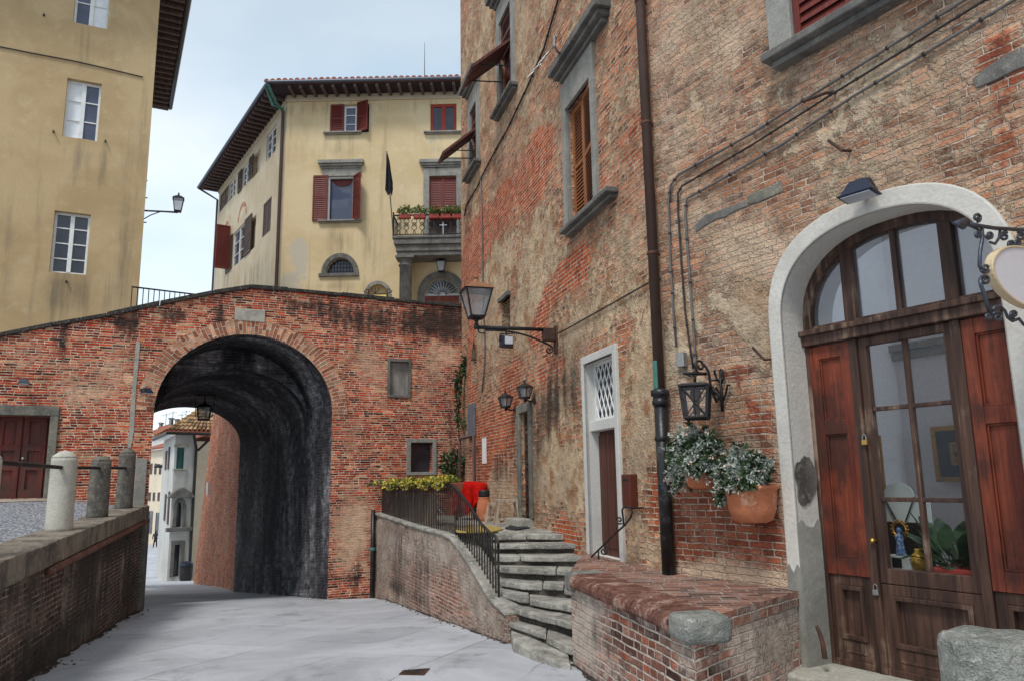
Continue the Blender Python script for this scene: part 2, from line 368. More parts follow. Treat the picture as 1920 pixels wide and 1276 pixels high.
def glassm(name, c, rough=.06, var=.5):
    g = NG(name); v = g.ob(); a = g.noise(v, 1.1, 3, .5); c_ = g.mix(g.sstep(a, .35, .65), c, tuple(q * (1 + var) + .01 for q in c[:3]) + (1,))
    return g.end(c_, rough, g.noise(v, 2.5, 2, .5), .01, spec=.6, strength=.25)
def clearglass(name, tint=(.93, .95, .96, 1), k=.06, dirt_shade=.0, rf=1.0):
    g = NG(name); t = g.N('ShaderNodeBsdfTransparent'); t.inputs[0].default_value = tint; gl = g.N('ShaderNodeBsdfGlossy'); gl.inputs['Roughness'].default_value = .03; gl.inputs[0].default_value = (.95, .96, 1, 1)
    fr = g.N('ShaderNodeFresnel'); fr.inputs[0].default_value = 1.5; m1 = g.N('ShaderNodeMixShader'); g.put(m1.inputs[0], g.lin(fr.outputs[0], rf, k)); g.t.links.new(t.outputs[0], m1.inputs[1]); g.t.links.new(gl.outputs[0], m1.inputs[2])
    o = m1.outputs[0]
    if dirt_shade:
        di = g.N('ShaderNodeBsdfDiffuse'); di.inputs[0].default_value = (.45, .46, .46, 1); m2 = g.N('ShaderNodeMixShader'); g.put(m2.inputs[0], g.mul(g.noise(g.ob(), 3, 4, .6), dirt_shade)); g.t.links.new(o, m2.inputs[1]); g.t.links.new(di.outputs[0], m2.inputs[2]); o = m2.outputs[0]
    g.t.nodes.remove(g.b); g.t.links.new(o, g.out.inputs[0]); return g.m
def leafm(name, c1, c2, rough=.5):
    g = NG(name); oi = g.N('ShaderNodeNewGeometry').outputs['Random Per Island']; c = g.mix(oi, c1, c2)
    m = g.end(c, rough, spec=.3); return m

redpal = [sr(84, 46, 38), sr(140, 56, 38), sr(188, 74, 46), sr(204, 90, 54), sr(168, 64, 44), sr(212, 124, 86), sr(212, 168, 132)]
M = {}
M['brick_arch'] = masonry('arch brick', redpal, sr(214, 190, 162), bw=.215, bh=.0475, ms=.0062, pbias=-.62, plas=(sr(206, 180, 150), sr(176, 148, 122)), washb=-.14, gb=-.30, washc=sr(220, 188, 158), dark=(.035, .03, .027, 1), erode=.010, jitter=.03, frag=1.2, pit=.35, zone=(.84, .74, .72, 1))
M['brick_ring'] = masonry('voussoir brick', [sr(150, 92, 72), sr(178, 112, 88), sr(196, 140, 112), sr(208, 170, 142)], sr(205, 186, 160), bw=.30, bh=.075, ms=.008, gb=-.7, washb=-.45)
M['brick_east'] = masonry('old facade brick', [sr(118, 88, 74), sr(156, 110, 86), sr(172, 124, 98), sr(184, 140, 112), sr(162, 116, 92), sr(198, 162, 134), sr(140, 112, 96)], sr(164, 136, 112), bw=.25, bh=.0585, ms=.0060, frag=1.3, pit=.5, plas3=sr(176, 146, 118), zone=(.86, .80, .80, 1),
    plas=(sr(196, 178, 154), sr(170, 152, 130)), pbias=-.30, pamp=1.2, washb=.14, washc=sr(200, 178, 154), gb=-.22, redc=(sr(112, 60, 46), sr(166, 90, 64)), dark=(.06, .05, .042, 1), erode=.016, jitter=.036)
M['brick_street'] = masonry('old facade brick and plaster', [sr(112, 70, 54), sr(164, 98, 70), sr(180, 116, 86), sr(188, 136, 106), sr(166, 106, 80), sr(204, 160, 126), sr(140, 98, 78)], sr(188, 162, 132), bw=.25, bh=.0585, ms=.0070, frag=2.0, pit=.75, plas3=sr(158, 116, 84), zone=(1.05, .78, .66, 1),
    plas=(sr(198, 176, 146), sr(174, 154, 130)), pbias=-.08, pamp=1.4, washb=.05, washc=sr(204, 182, 154), gb=-.24, redc=(sr(142, 66, 40), sr(194, 100, 60)), dark=(.05, .04, .034, 1), jitter=.035, erode=.016)
M['brick_bench'] = masonry('bench brick', [sr(84, 58, 52), sr(122, 84, 74), sr(146, 104, 92), sr(160, 122, 108), sr(134, 92, 80), sr(186, 104, 74)], sr(198, 182, 166), bw=.26, bh=.064, ms=.008, pbias=-.6, plas=(sr(196, 184, 170), sr(160, 146, 134)), washb=.05, washc=sr(202, 190, 178), gb=-.24, frag=1.3, pit=.45, erode=.010, jitter=.03)
M['brick_cap'] = masonry('bench top brick', [sr(92, 70, 66), sr(128, 90, 78), sr(146, 104, 88), sr(136, 118, 112), sr(160, 110, 90)], sr(160, 146, 136), bw=.27, bh=.085, ms=.006, washb=.0, washc=sr(178, 164, 154), gb=-.25, frag=1.2)
M['brick_retain'] = masonry('retaining brick', [sr(58, 44, 40), sr(82, 62, 56), sr(100, 76, 68), sr(90, 70, 64), sr(118, 92, 82)], sr(142, 132, 122), bw=.23, bh=.055, ms=.006, pbias=-.16, plas=(sr(134, 124, 112), sr(100, 92, 84)), frag=1.5, pit=.5, washb=-.10, washc=sr(170, 158, 146), gb=.10, dark=(.05, .045, .04, 1), erode=.008)
M['brick_stair'] = masonry('stair wall brick', [sr(118, 74, 62), sr(148, 100, 84), sr(166, 120, 104), sr(154, 110, 94), sr(180, 140, 122)], sr(200, 186, 170), bw=.22, bh=.052, ms=.0065, plas=(sr(176, 164, 152), sr(146, 130, 120)), pbias=-.06, washb=.08, washc=sr(190, 176, 164), gb=-.16, frag=1.4, pit=.4, erode=.01, jitter=.03, dark=(.06, .05, .046, 1))
M['brick_batter'] = masonry('battered brick', [sr(110, 56, 42), sr(152, 74, 52), sr(176, 90, 62), sr(190, 108, 76), sr(204, 140, 108)], sr(206, 172, 140), bw=.24, bh=.052, ms=.006, pbias=-.42, plas=(sr(206, 168, 136), sr(176, 134, 106)), washb=.0, washc=sr(214, 176, 144), gb=-.22, erode=.012, jitter=.05, frag=1.6, pit=.5, zone=(1.12, .92, .62, 1))
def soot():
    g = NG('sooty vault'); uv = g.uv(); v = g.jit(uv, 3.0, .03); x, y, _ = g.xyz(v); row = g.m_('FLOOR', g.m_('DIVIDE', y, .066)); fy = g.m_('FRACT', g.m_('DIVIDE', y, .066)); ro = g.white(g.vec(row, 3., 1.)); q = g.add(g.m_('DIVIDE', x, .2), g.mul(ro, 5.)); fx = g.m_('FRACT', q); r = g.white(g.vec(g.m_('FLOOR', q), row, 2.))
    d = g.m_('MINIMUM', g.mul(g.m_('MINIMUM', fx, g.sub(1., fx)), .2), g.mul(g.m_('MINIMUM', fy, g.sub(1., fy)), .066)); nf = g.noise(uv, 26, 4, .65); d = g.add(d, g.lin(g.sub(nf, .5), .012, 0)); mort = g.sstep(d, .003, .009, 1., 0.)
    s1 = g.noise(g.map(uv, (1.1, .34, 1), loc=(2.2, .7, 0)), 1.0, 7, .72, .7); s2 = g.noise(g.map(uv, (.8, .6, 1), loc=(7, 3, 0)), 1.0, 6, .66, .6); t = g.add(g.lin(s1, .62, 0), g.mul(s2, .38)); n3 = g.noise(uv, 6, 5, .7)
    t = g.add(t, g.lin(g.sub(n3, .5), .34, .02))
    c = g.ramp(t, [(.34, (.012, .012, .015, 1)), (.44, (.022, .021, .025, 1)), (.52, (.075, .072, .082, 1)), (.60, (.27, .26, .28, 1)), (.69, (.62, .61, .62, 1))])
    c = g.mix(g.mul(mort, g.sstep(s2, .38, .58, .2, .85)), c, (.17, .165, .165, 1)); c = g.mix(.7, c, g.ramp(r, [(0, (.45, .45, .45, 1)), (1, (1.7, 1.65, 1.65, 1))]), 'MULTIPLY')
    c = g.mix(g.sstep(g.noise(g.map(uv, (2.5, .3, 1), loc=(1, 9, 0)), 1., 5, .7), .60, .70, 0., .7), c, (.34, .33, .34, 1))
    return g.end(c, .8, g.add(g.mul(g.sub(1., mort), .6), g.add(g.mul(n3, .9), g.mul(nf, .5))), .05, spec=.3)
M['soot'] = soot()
M['ochre'] = stucco('ochre stucco', sr(216, 196, 158), sr(203, 180, 140), sr(222, 209, 178), .6)
M['ochre_side'] = stucco('pale ochre stucco', sr(200, 188, 164), sr(186, 170, 144), sr(208, 200, 182), .65)
M['tan'] = stucco('tan stucco', sr(188, 164, 126), sr(172, 147, 110), sr(198, 178, 142), .8)
M['cream'] = stucco('cream stucco', sr(226, 212, 188), sr(214, 198, 172), sr(234, 224, 206), .35)
M['white_plaster'] = stucco('white plaster', sr(204, 202, 196), sr(184, 182, 177), sr(214, 212, 206), .75, grime=(.22, .22, .21, 1))
M['surround'] = stucco('surround plaster', sr(208, 203, 194), sr(188, 183, 175), sr(220, 216, 208), .7, .012, 1.5, grime=(.2, .19, .17, 1))
M['room'] = stucco('room paint', (.80, .80, .82, 1), (.76, .76, .79, 1), (.82, .82, .84, 1), .1, .002)
M['serena'] = stone('grey sandstone', sr(152, 149, 142), sr(130, 128, 122), sr(166, 162, 152), 2.5, stain=sr(92, 90, 86))
M['serena_dark'] = stone('dark grey sandstone', sr(118, 115, 110), sr(94, 92, 89), sr(136, 131, 122), 2.5, stain=sr(70, 68, 65))
M['serena_edge'] = stone('weathered sandstone', sr(128, 124, 112), sr(100, 98, 92), sr(150, 144, 128), 3, stain=(.05, .048, .042, 1))
M['coping'] = stone('dark coping stone', sr(66, 62, 58), sr(46, 44, 42), sr(150, 146, 138), 6.0, .02)
M['pale_stone'] = stone('pale stone', sr(176, 172, 160), sr(150, 146, 136), sr(196, 192, 182), 3.0, .015)
M['step_riser'] = stone('step riser', sr(96, 90, 82), sr(66, 62, 57), sr(128, 122, 112), 3.0, .05)  # darker than the treads: shade under the slab edges put into the colour
M['step_stone'] = stone('step slab', sr(186, 182, 172), sr(138, 134, 126), sr(206, 203, 194), 2.6, .06, stain=sr(84, 78, 72))
M['bollard_stone'] = stone('bollard travertine', sr(186, 182, 170), sr(168, 164, 152), sr(198, 194, 182), 3, .006)
M['bollard_dark'] = stone('lichened bollard', sr(112, 106, 96), sr(84, 80, 74), sr(178, 174, 164), 9, .012, stain=(.05, .05, .048, 1))
M['guard_stone'] = stone('guard stone', sr(156, 156, 148), sr(118, 121, 115), sr(188, 186, 176), 3.2, .06, stain=sr(92, 92, 86))
M['lip'] = stone('retaining wall cap', sr(140, 130, 116), sr(96, 88, 80), sr(168, 158, 144), 3, .02, stain=(.05, .045, .04, 1))
M['moulding'] = stone('brick moulding', sr(128, 86, 74), sr(96, 66, 58), sr(156, 126, 110), 3, .012, stain=(.05, .04, .035, 1))
M['red_wood'] = wood('red varnished wood', sr(92, 38, 26), sr(138, 66, 42), sr(54, 31, 26), wamt=.56)
M['dark_wood'] = wood('weathered dark wood', sr(50, 34, 28), sr(90, 64, 52), sr(146, 124, 106), wamt=.64)
M['old_door'] = wood('old red door', sr(84, 34, 28), sr(122, 54, 42), sr(70, 52, 46), wamt=.54)
M['maroon'] = wood('maroon shutter paint', sr(98, 38, 32), sr(116, 50, 40), sr(128, 66, 54), .55, wamt=.78)
M['maroon_dull'] = wood('faded shutter paint', sr(84, 46, 42), sr(100, 58, 50), None, .6)
M['grey_shutter'] = wood('grey brown shutter', sr(70, 54, 48), sr(92, 74, 64), None, .6)
M['orange_wood'] = wood('orange varnished wood', sr(130, 78, 46), sr(160, 100, 60), sr(84, 52, 36), .5, wamt=.72)
M['green_shutter'] = plain('green shutter', sr(40, 84, 80), .6)
M['brown_wood'] = wood('brown door wood', sr(70, 36, 28), sr(92, 50, 38), sr(48, 30, 26), wamt=.66)
M['grey_wood'] = wood('driftwood grey', sr(150, 130, 112), sr(186, 166, 146), sr(110, 92, 78), .8, wamt=.7)
M['eave_wood'] = wood('eave boards', sr(84, 70, 70), sr(112, 96, 92), None, .8)
M['soffit'] = plain('soffit boards', sr(58, 46, 54), .85)
M['white_paint'] = plain('white window paint', (.72, .72, .70, 1), .5, var=.15)
M['iron'] = plain('black iron', (.022, .021, .022, 1), .5, .3, c2=(.05, .04, .035, 1))
M['iron_blue'] = plain('bluish forged iron', (.075, .085, .11, 1), .38, .5, c2=(.05, .05, .06, 1))
M['rust_iron'] = plain('rusty iron', sr(72, 52, 44), .7, .2, c2=sr(104, 66, 48))
M['rail_iron'] = plain('railing iron', sr(46, 40, 38), .6, .3, c2=sr(78, 66, 60))
M['pipe'] = plain('brown pipe', sr(82, 62, 54), .5, .2, var=.2)
M['cast'] = plain('black cast pipe', (.02, .02, .022, 1), .35, .2, c2=(.07, .07, .072, 1))
M['verdigris'] = plain('verdigris copper', sr(76, 128, 116), .6, .2, c2=sr(92, 78, 62))
M['cable'] = plain('grey cable', sr(104, 100, 98), .6); M['cable_dark'] = plain('dark cable', sr(52, 48, 46), .6)
M['floodlight'] = plain('blue black housing', (.02, .026, .05, 1), .3, .1)
M['lens'] = glassm('floodlight glass', (.35, .36, .38, 1), .15)
M['lamp_glass'] = clearglass('lantern glass', (.86, .87, .86, 1), .05, .85)
M['lamp_amber'] = plain('copper lantern cap', sr(150, 108, 78), .55, .3)
M['win_dark'] = glassm('dark window glass', (.018, .02, .03, 1)); M['win_blue'] = glassm('bluish window glass', (.05, .06, .10, 1)); M['curtain'] = plain('white curtain', (.75, .77, .79, 1), .8, var=.12)
M['pane'] = clearglass('shop glass', (.98, .985, .985, 1), .0, .012, .3)
M['pane_top'] = clearglass('fanlight glass', (.82, .84, .87, 1), .05, .2)
M['terracotta'] = plain('terracotta', sr(196, 120, 84), .85, var=.25, sc=4, bump=.006, c2=sr(222, 190, 160))
M['terracotta_old'] = plain('old terracotta', sr(150, 84, 62), .85, var=.3, sc=6, bump=.006, c2=sr(120, 90, 76))
M['red_cloth'] = plain('red fleece', sr(200, 28, 20), .95, var=.35, sc=9, bump=.02, spec=.1, c2=sr(150, 18, 16))
M['yellow_mat'] = plain('yellow mat', sr(176, 150, 84), .95, var=.3, sc=16, bump=.01)
M['black_mat'] = plain('black mat', sr(44, 44, 48), .95, var=.3, sc=16, bump=.01)
M['leaf_grey'] = leafm('silver leaves', sr(112, 124, 112), sr(204, 208, 198)); M['leaf_dark'] = leafm('dark leaves', sr(30, 48, 30), sr(70, 92, 54)); M['leaf_green'] = leafm('green leaves', sr(60, 86, 44), sr(120, 140, 66))
M['leaf_yellow'] = leafm('yellow green flowers', sr(128, 122, 44), sr(204, 182, 76)); M['petal_pink'] = leafm('pale pink petals', sr(226, 186, 178), sr(238, 220, 210)); M['petal_red'] = leafm('red petals', sr(170, 36, 30), sr(210, 60, 44))
M['stem'] = plain('stem', sr(82, 70, 50), .8)
M['rock'] = stone('rubble', sr(126, 112, 100), sr(100, 88, 80), sr(160, 148, 136), 4, .03)
M['gold'] = plain('gilt', sr(190, 140, 60), .35, .7, c2=sr(120, 84, 40)); M['black_gloss'] = plain('black frame', (.02, .018, .018, 1), .3)
M['blue_robe'] = plain('blue glaze', sr(70, 104, 150), .25, sc=30, c2=sr(180, 196, 206)); M['white_glaze'] = plain('white glaze', sr(214, 218, 214), .3)
M['vase'] = plain('yellow vase', sr(196, 150, 40), .2, c2=sr(120, 90, 40)); M['opal'] = plain('opal glass', sr(226, 238, 234), .3, var=.1)
M['red_pot'] = plain('red planter', sr(150, 52, 40), .4); M['slate'] = plain('grey table top', sr(150, 152, 156), .3)
M['sign_face'] = plain('pale sign face', sr(206, 204, 208), .45, var=.08, sc=2); M['sign_rim'] = plain('sign rim', sr(204, 184, 150), .5, var=.2)
M['paper'] = plain('white notice paper', (.78, .77, .75, 1), .8, var=.1); M['grey_board'] = plain('grey panel', sr(104, 106, 114), .7)
M['mailbox'] = plain('brown mailbox', sr(92, 42, 30), .45, c2=sr(70, 40, 32)); M['brass'] = plain('brass', sr(190, 150, 80), .35, .8); M['steel'] = plain('steel', sr(170, 170, 170), .35, .8)
M['yellow_sign'] = plain('yellow panel', sr(236, 214, 120), .6, var=.1)
M['cloth_dark'] = plain('dark clothing', sr(44, 44, 52), .9); M['skin'] = plain('skin', sr(196, 150, 126), .6)
# ================================================================== frames of the place
P0 = np.array(hz(1268, 1075, .81)[:2])
d1 = vdir(80); W1 = Fr(P0, (-d1[0], -d1[1])); W2 = Fr(P0, vdir(550))
A = Fr(hd(617, 1115, 15.7), (.9, .436))
L0 = np.array([-4.41, 7.29]); L1 = np.array([-6.45, 13.65]); LW = Fr(L0, L1 - L0)
TN = np.array([-.5, .866])

# ================================================================== ground
def road_mat():
    g = NG('street paving'); uv = g.uv(); a = g.noise(uv, .42, 7, .66, .8); b = g.noise(uv, 2.2, 7, .72, .3); f = g.noise(uv, 85, 2, .6); s = g.noise(g.map(uv, (1.3, .8, 1), rot=(0, 0, .35)), 1.5, 7, .72)
    c = g.mix(g.sstep(a, .34, .66), sr(192, 194, 199), sr(164, 166, 171)); c = g.mix(g.sstep(b, .46, .70, 0., .5), c, sr(190, 191, 195)); c = g.mix(g.sstep(s, .52, .74, 0., .6), c, sr(118, 119, 122)); c = g.mix(g.sstep(g.noise(g.vadd(uv, (4, 9, 0)), 1.0, 7, .7), .57, .68, 0., .55), c, sr(104, 103, 104))
    x, y, _ = g.xyz(g.jit(g.map(uv, rot=(0, 0, .32)), 1.2, .06)); nx = g.m_('FLOOR', g.m_('DIVIDE', x, 1.1)); y2 = g.add(y, g.mul(g.white(g.vec(nx, 2., 1.)), 2.4)); ny = g.m_('FLOOR', g.m_('DIVIDE', y2, 2.4)); r = g.white(g.vec(nx, ny, 4.))
    def lines(t, per, wd):
        q = g.m_('FRACT', g.m_('DIVIDE', t, per)); d = g.mul(g.m_('MINIMUM', q, g.sub(1.0, q)), per); return g.sstep(d, wd * .3, wd, 1., 0.)
    ln = g.m_('MAXIMUM', lines(x, 1.1, .016), lines(y2, 2.4, .014)); lm = g.mul(ln, g.sstep(g.noise(uv, .8, 4), .38, .56, .15, .95))
    c = g.mix(.5, c, g.ramp(r, [(0, (.84, .84, .85, 1)), (1, (1.1, 1.1, 1.1, 1))]), 'MULTIPLY'); c = g.mix(g.mul(lm, .42), c, sr(96, 94, 92))
    c = g.mix(.75, c, g.ramp(f, [(.3, (.76, .76, .76, 1)), (.7, (1.18, 1.18, 1.18, 1))]), 'MULTIPLY')
    c = g.mix(g.sstep(g.noise(uv, 13, 3, .7), .66, .74, 0., .6), c, sr(84, 82, 80))
    return g.end(c, g.lin(b, .25, .5), g.add(g.mul(b, .8), g.sub(g.mul(f, .5), g.mul(lm, .7))), .012, spec=.35)
M['road'] = road_mat()
def gravel_mat():
    g = NG('white gravel'); uv = g.uv(); vo = g.N('ShaderNodeTexVoronoi'); g.put(vo.inputs['Vector'], uv); vo.inputs['Scale'].default_value = 38; r = g.white(vo.outputs['Position'])
    c = g.ramp(r, [(0, sr(96, 98, 104)), (.45, sr(168, 172, 180)), (1, sr(226, 228, 232))]); c = g.mix(g.sstep(vo.outputs['Distance'], .25, .6, 0., .7), c, sr(70, 70, 74))
    return g.end(c, .9, g.sub(1.0, vo.outputs['Distance']), .02)
M['gravel'] = gravel_mat()
M['pavement'] = stone('pale paving', sr(176, 164, 148), sr(150, 140, 126), sr(192, 182, 168), 1.5, .01)
mb = MB(); xs = [-160, -90, -60, -40, -30, -24, -20, -16, -12, -9, -6, -4, -2, 0, 2, 4, 8, 16, 40, 90]; ys = [-40, -15, -6, 0, 2, 4, 6, 7.5, 9, 11, 13, 15, 18, 22, 26, 30, 36, 42, 50, 60, 75, 90, 110, 140, 200, 400]
mb.add([(x, y, zg(x, y)) for y in ys for x in xs], [(j * len(xs) + i, j * len(xs) + i + 1, (j + 1) * len(xs) + i + 1, (j + 1) * len(xs) + i) for j in range(len(ys) - 1) for i in range(len(xs) - 1)])
o = mb.build('road', M['road'], fix=False); tag(o, 'pale grey paved street running down to the archway', 'road', kind='structure')
# iron drain cover
g0 = hz(755, 1256, .006); g1 = hz(806, 1252, .006); g2 = hz(795, 1264, .006); g3 = hz(748, 1263, .006)
t = thing('drain_cover', 'small dark iron drain grate set in the pale paving', 'drain cover', (g0[0], g0[1], 0))
c4 = [Vector(p) for p in (g0, g1, g2, g3)]; mb = MB(); mb.hex([c + Vector((0, 0, -.02)) for c in c4], [c + Vector((0, 0, .004)) for c in c4]); mb.build('frame', M['rust_iron'], t)
mb = MB(); ctr = sum(c4, Vector()) / 4
for i in range(7):
    u0, u1 = .08 + i * .125, .08 + i * .125 + .07; P = lambda u, v: c4[0] * (1 - u) * (1 - v) + c4[1] * u * (1 - v) + c4[2] * u * v + c4[3] * (1 - u) * v
    q = [P(u0, .1), P(u1, .1), P(u1, .9), P(u0, .9)]; mb.hex([c + Vector((0, 0, -.001)) for c in q], [c + Vector((0, 0, .009)) for c in q])
mb.build('grate', M['iron'], t)

# ================================================================== brick archway
aroot = thing('brick_archway', 'red brick archway wall with a dark vaulted passage through it', 'archway', A.w(-1.7, zg(0, 15.2)))
top_px = [(-160, 663), (0, 632), (100, 612), (200, 595), (300, 573), (400, 553), (470, 542), (540, 547), (640, 556), (740, 566), (865, 577)]
top = [A.uv(x, y) for x, y in top_px]; top.append((top[-1][0] + .9, top[-1][1]))
SL, SR_ = A.uv(280, 900)[0], A.uv(619.5, 900)[0]; ZS = A.uv(619, 775)[1]; ZC = A.uv(452, 626)[1]; sc_ = (SL + SR_) / 2; ra = (SR_ - SL) / 2
archpts = arc(sc_, ZS, ra, ZC - ZS, 28)
hole_a = [(SR_, -1.4)] + [(SR_, ZS - .01)] + archpts[1:-1] + [(SL, ZS - .01), (SL, -1.4)]
ds = A.R(0, 105, 760, 934); dop = A.R(-60, 88, 778, 934)
bwin = A.R(726, 770, 672, 745); bin_ = A.R(731, 766, 678, 740)
kwin = A.R(762, 818, 822, 890); kin = A.R(770, 811, 829, 884)
TZ = dop[2]
outer_a = [(top[0][0], -1.6), (top[-1][0], -1.6)] + top[::-1]
P_arch = dict(
    grim=blobs(A, [(480, 600, 60, 25, .45), (120, 640, 16, 50, .9), (240, 610, 22, 40, .75), (410, 600, 18, 40, .7), (700, 600, 130, 35, .8), (840, 600, 60, 45, .8), (845, 750, 16, 120, .6), (645, 1085, 40, 25, .6), (680, 1040, 20, 70, .4), (300, 590, 60, 14, .5), (560, 570, 60, 16, .6), (330, 595, 16, 40, .6), (15, 640, 40, 14, .4), (150, 600, 160, 9, .5), (620, 1000, 8, 120, .5), (790, 800, 70, 60, .2)]),
    whit=blobs(A, [(150, 740, 70, 40, .38), (230, 690, 50, 60, .3), (660, 1000, 40, 50, .55), (665, 930, 40, 30, .3), (50, 680, 80, 30, .2), (700, 690, 60, 60, .25), (790, 720, 40, 60, .3), (830, 660, 30, 40, .3), (640, 1060, 20, 30, .4), (660, 800, 30, 60, .2)]),
    plas=blobs(A, [(655, 1005, 25, 25, .3), (640, 880, 15, 60, .2), (700, 590, 100, 22, .3)]))
mb = MB(); panel(mb, A, outer_a, [hole_a, rect(*dop), rect(*bin_), rect(*kin)], .22, paint=P_arch, reveal=[(rect(*dop), .30), (rect(*bin_), .10), (rect(*kin), .22)])
wall_arch = mb.build('wall', M['brick_arch'], aroot, fix=False)
mb = MB(); up = [(a, b) for a, b in top]; mb.strip([A.w(a, b, -.001) for a, b in up], [A.w(a, b, -.5) for a, b in up]); mb.strip([A.w(top[0][0], z, 0) for z in (-1.6, top[0][1])], [A.w(top[0][0], z, -.5) for z in (-1.6, top[0][1])])
mb.strip([A.w(a, b, -.5) for a, b in top], [A.w(a, max(b - 1.1, 4.74) if a > SL - .6 else b - 1.1, -.5) for a, b in top]); mb.build('parapet_back', M['brick_arch'], aroot)
# coping slabs following the crest
mb = MB(); tt = []
for i in range(len(top) - 1):
    (a0, b0), (a1, b1) = top[i], top[i + 1]; n = max(1, int((a1 - a0) / .55))
    for j in range(n):
        u0, u1 = j / n, (j + 1) / n - .012; p0 = (a0 + (a1 - a0) * u0, b0 + (b1 - b0) * u0); p1 = (a0 + (a1 - a0) * u1, b0 + (b1 - b0) * u1); e = rnd.uniform(-.008, .01); h = rnd.uniform(.075, .10)
        mb.prism(A, [(p0[0], p0[1] + .002), p1, (p1[0], p1[1] + h + e), (p0[0], p0[1] + h + e)], -.56, .055 + rnd.uniform(-.01, .012))
mb.build('coping', M['coping'], aroot, bevel=.012)
# brick voussoirs
mb = MB(); inn = [(SR_, ZS - .35)] + archpts + [(SL, ZS - .35)]
oc = arc(sc_, ZS, ra + .31, ZC - ZS + .29, 28); out = [(SR_ + .31, ZS - .35)] + oc + [(SL - .31, ZS - .35)]
k0 = 0; L = 0
for i in range(1, len(inn) - 2):
    a, b, c_, d_ = inn[i], inn[i + 1], out[i + 1], out[i]; dl = math.hypot(b[0] - a[0], b[1] - a[1]); dl *= 1.08
    k = mb.add([A.w(a[0], a[1], .018), A.w(b[0], b[1], .018), A.w(c_[0], c_[1], .018), A.w(d_[0], d_[1], .018)], [(0, 1, 2, 3)])
    for q, uvv in zip(range(4), ((0, L), (0, L + dl), (.31, L + dl), (.31, L))): mb.uvs[k + q] = uvv
    k = mb.add([A.w(d_[0], d_[1], .018), A.w(c_[0], c_[1], .018), A.w(c_[0], c_[1], -.01), A.w(d_[0], d_[1], -.01)], [(0, 1, 2, 3)]); L += dl
mb.build('arch_ring', M['brick_ring'], aroot, fix=False)
# vaulted passage
def prof(s0, s1, zs, zc, zb, n=26):
    return [(s1, zb), (s1, zb + .4 * (zs - zb)), (s1, zs - .01)] + arc((s0 + s1) / 2, zs, (s1 - s0) / 2, zc - zs, n)[1:-1] + [(s0, zs - .01), (s0, zb + .4 * (zs - zb)), (s0, zb)]
def at_depth(k): return Fr(A.P + TN * k, A.d, A.sg)
def loft(mb, pf, kf, n):
    prev = None; acc = 0
    for i in range(n + 1):
        u = i / n; f = at_depth(kf(u)); p = pf(u); row = [f.w(a, b) for a, b in p]
        if prev:
            Lc = 0
            for j in range(len(row) - 1):
                dl = (Vector(row[j + 1]) - Vector(row[j])).length; d0 = kf((i - 1) / n); dd = kf(u)
                k = mb.add([prev[j], prev[j + 1], row[j + 1], row[j]], [(0, 1, 2, 3)])
                for q, uvv in zip(range(4), ((d0, Lc), (d0, Lc + dl), (dd, Lc + dl), (dd, Lc))): mb.uvs[k + q] = uvv
                Lc += dl
        prev = row
K1, K2 = 1.9, 7.6
f1 = at_depth(K1); f2 = at_depth(K2)
e1 = (SL, SR_, ZS, ZC); m1 = (SL + .12, f1.uv(577, 900)[0], f1.uv(577, 805)[1], f1.uv(409, 690)[1]); m2 = (f2.uv(447, 900)[0] - 2.95, f2.uv(447, 900)[0], f2.uv(447, 835)[1], f2.uv(358, 763)[1])
lerp = lambda a, b, u: tuple(p + (q - p) * u for p, q in zip(a, b))
zb_ = lambda k: -.75 - .105 * k
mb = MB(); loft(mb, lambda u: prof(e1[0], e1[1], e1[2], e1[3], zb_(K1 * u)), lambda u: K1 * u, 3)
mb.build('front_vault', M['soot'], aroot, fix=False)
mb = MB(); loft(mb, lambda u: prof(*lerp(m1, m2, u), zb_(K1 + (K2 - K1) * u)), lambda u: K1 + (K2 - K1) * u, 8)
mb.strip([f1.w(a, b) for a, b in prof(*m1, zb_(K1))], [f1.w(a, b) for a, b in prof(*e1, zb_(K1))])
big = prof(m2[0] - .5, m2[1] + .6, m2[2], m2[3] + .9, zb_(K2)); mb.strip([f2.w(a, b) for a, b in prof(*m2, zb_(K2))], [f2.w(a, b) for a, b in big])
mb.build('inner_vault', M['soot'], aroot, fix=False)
# stone tablet, blind window, dark window, terrace door
tb = A.R(440, 497, 580, 603); mb = MB().box(A, tb[0], tb[1], tb[2], tb[3], -.05, .03); mb.build('stone_tablet', M['pale_stone'], aroot, bevel=.012)
def frame4(fr, ou, io, o0, o1, mb=None):
    mb = mb or MB(); mb.ring(fr, rect(*io), rect(*ou), o0, o1, True); return mb
fw = frame4(A, bwin, bin_, -.06, .03).build('blind_window', M['serena_dark'], aroot, bevel=.008)
MB().box(A, bin_[0], bin_[1], bin_[2], bin_[3], -.12, -.07).build('filled_panel', M['serena'], fw)
fw = frame4(A, kwin, kin, -.06, .03).build('window', M['serena'], aroot, bevel=.008)
MB().box(A, kin[0], kin[1], kin[2], kin[3], -.2, -.18).build('pane', M['win_dark'], fw)
fw = MB().box(A, dop[1], ds[1], TZ - .05, dop[3], -.1, .05).box(A, dop[0] - .2, ds[1], dop[3], ds[3], -.1, .052).build('door_surround', M['serena_edge'], aroot, bevel=.015)
dr = MB().box(A, dop[0] - .1, dop[1], TZ - .05, dop[3], -.34, -.3)
xm = A.uv(35, 850)[0]
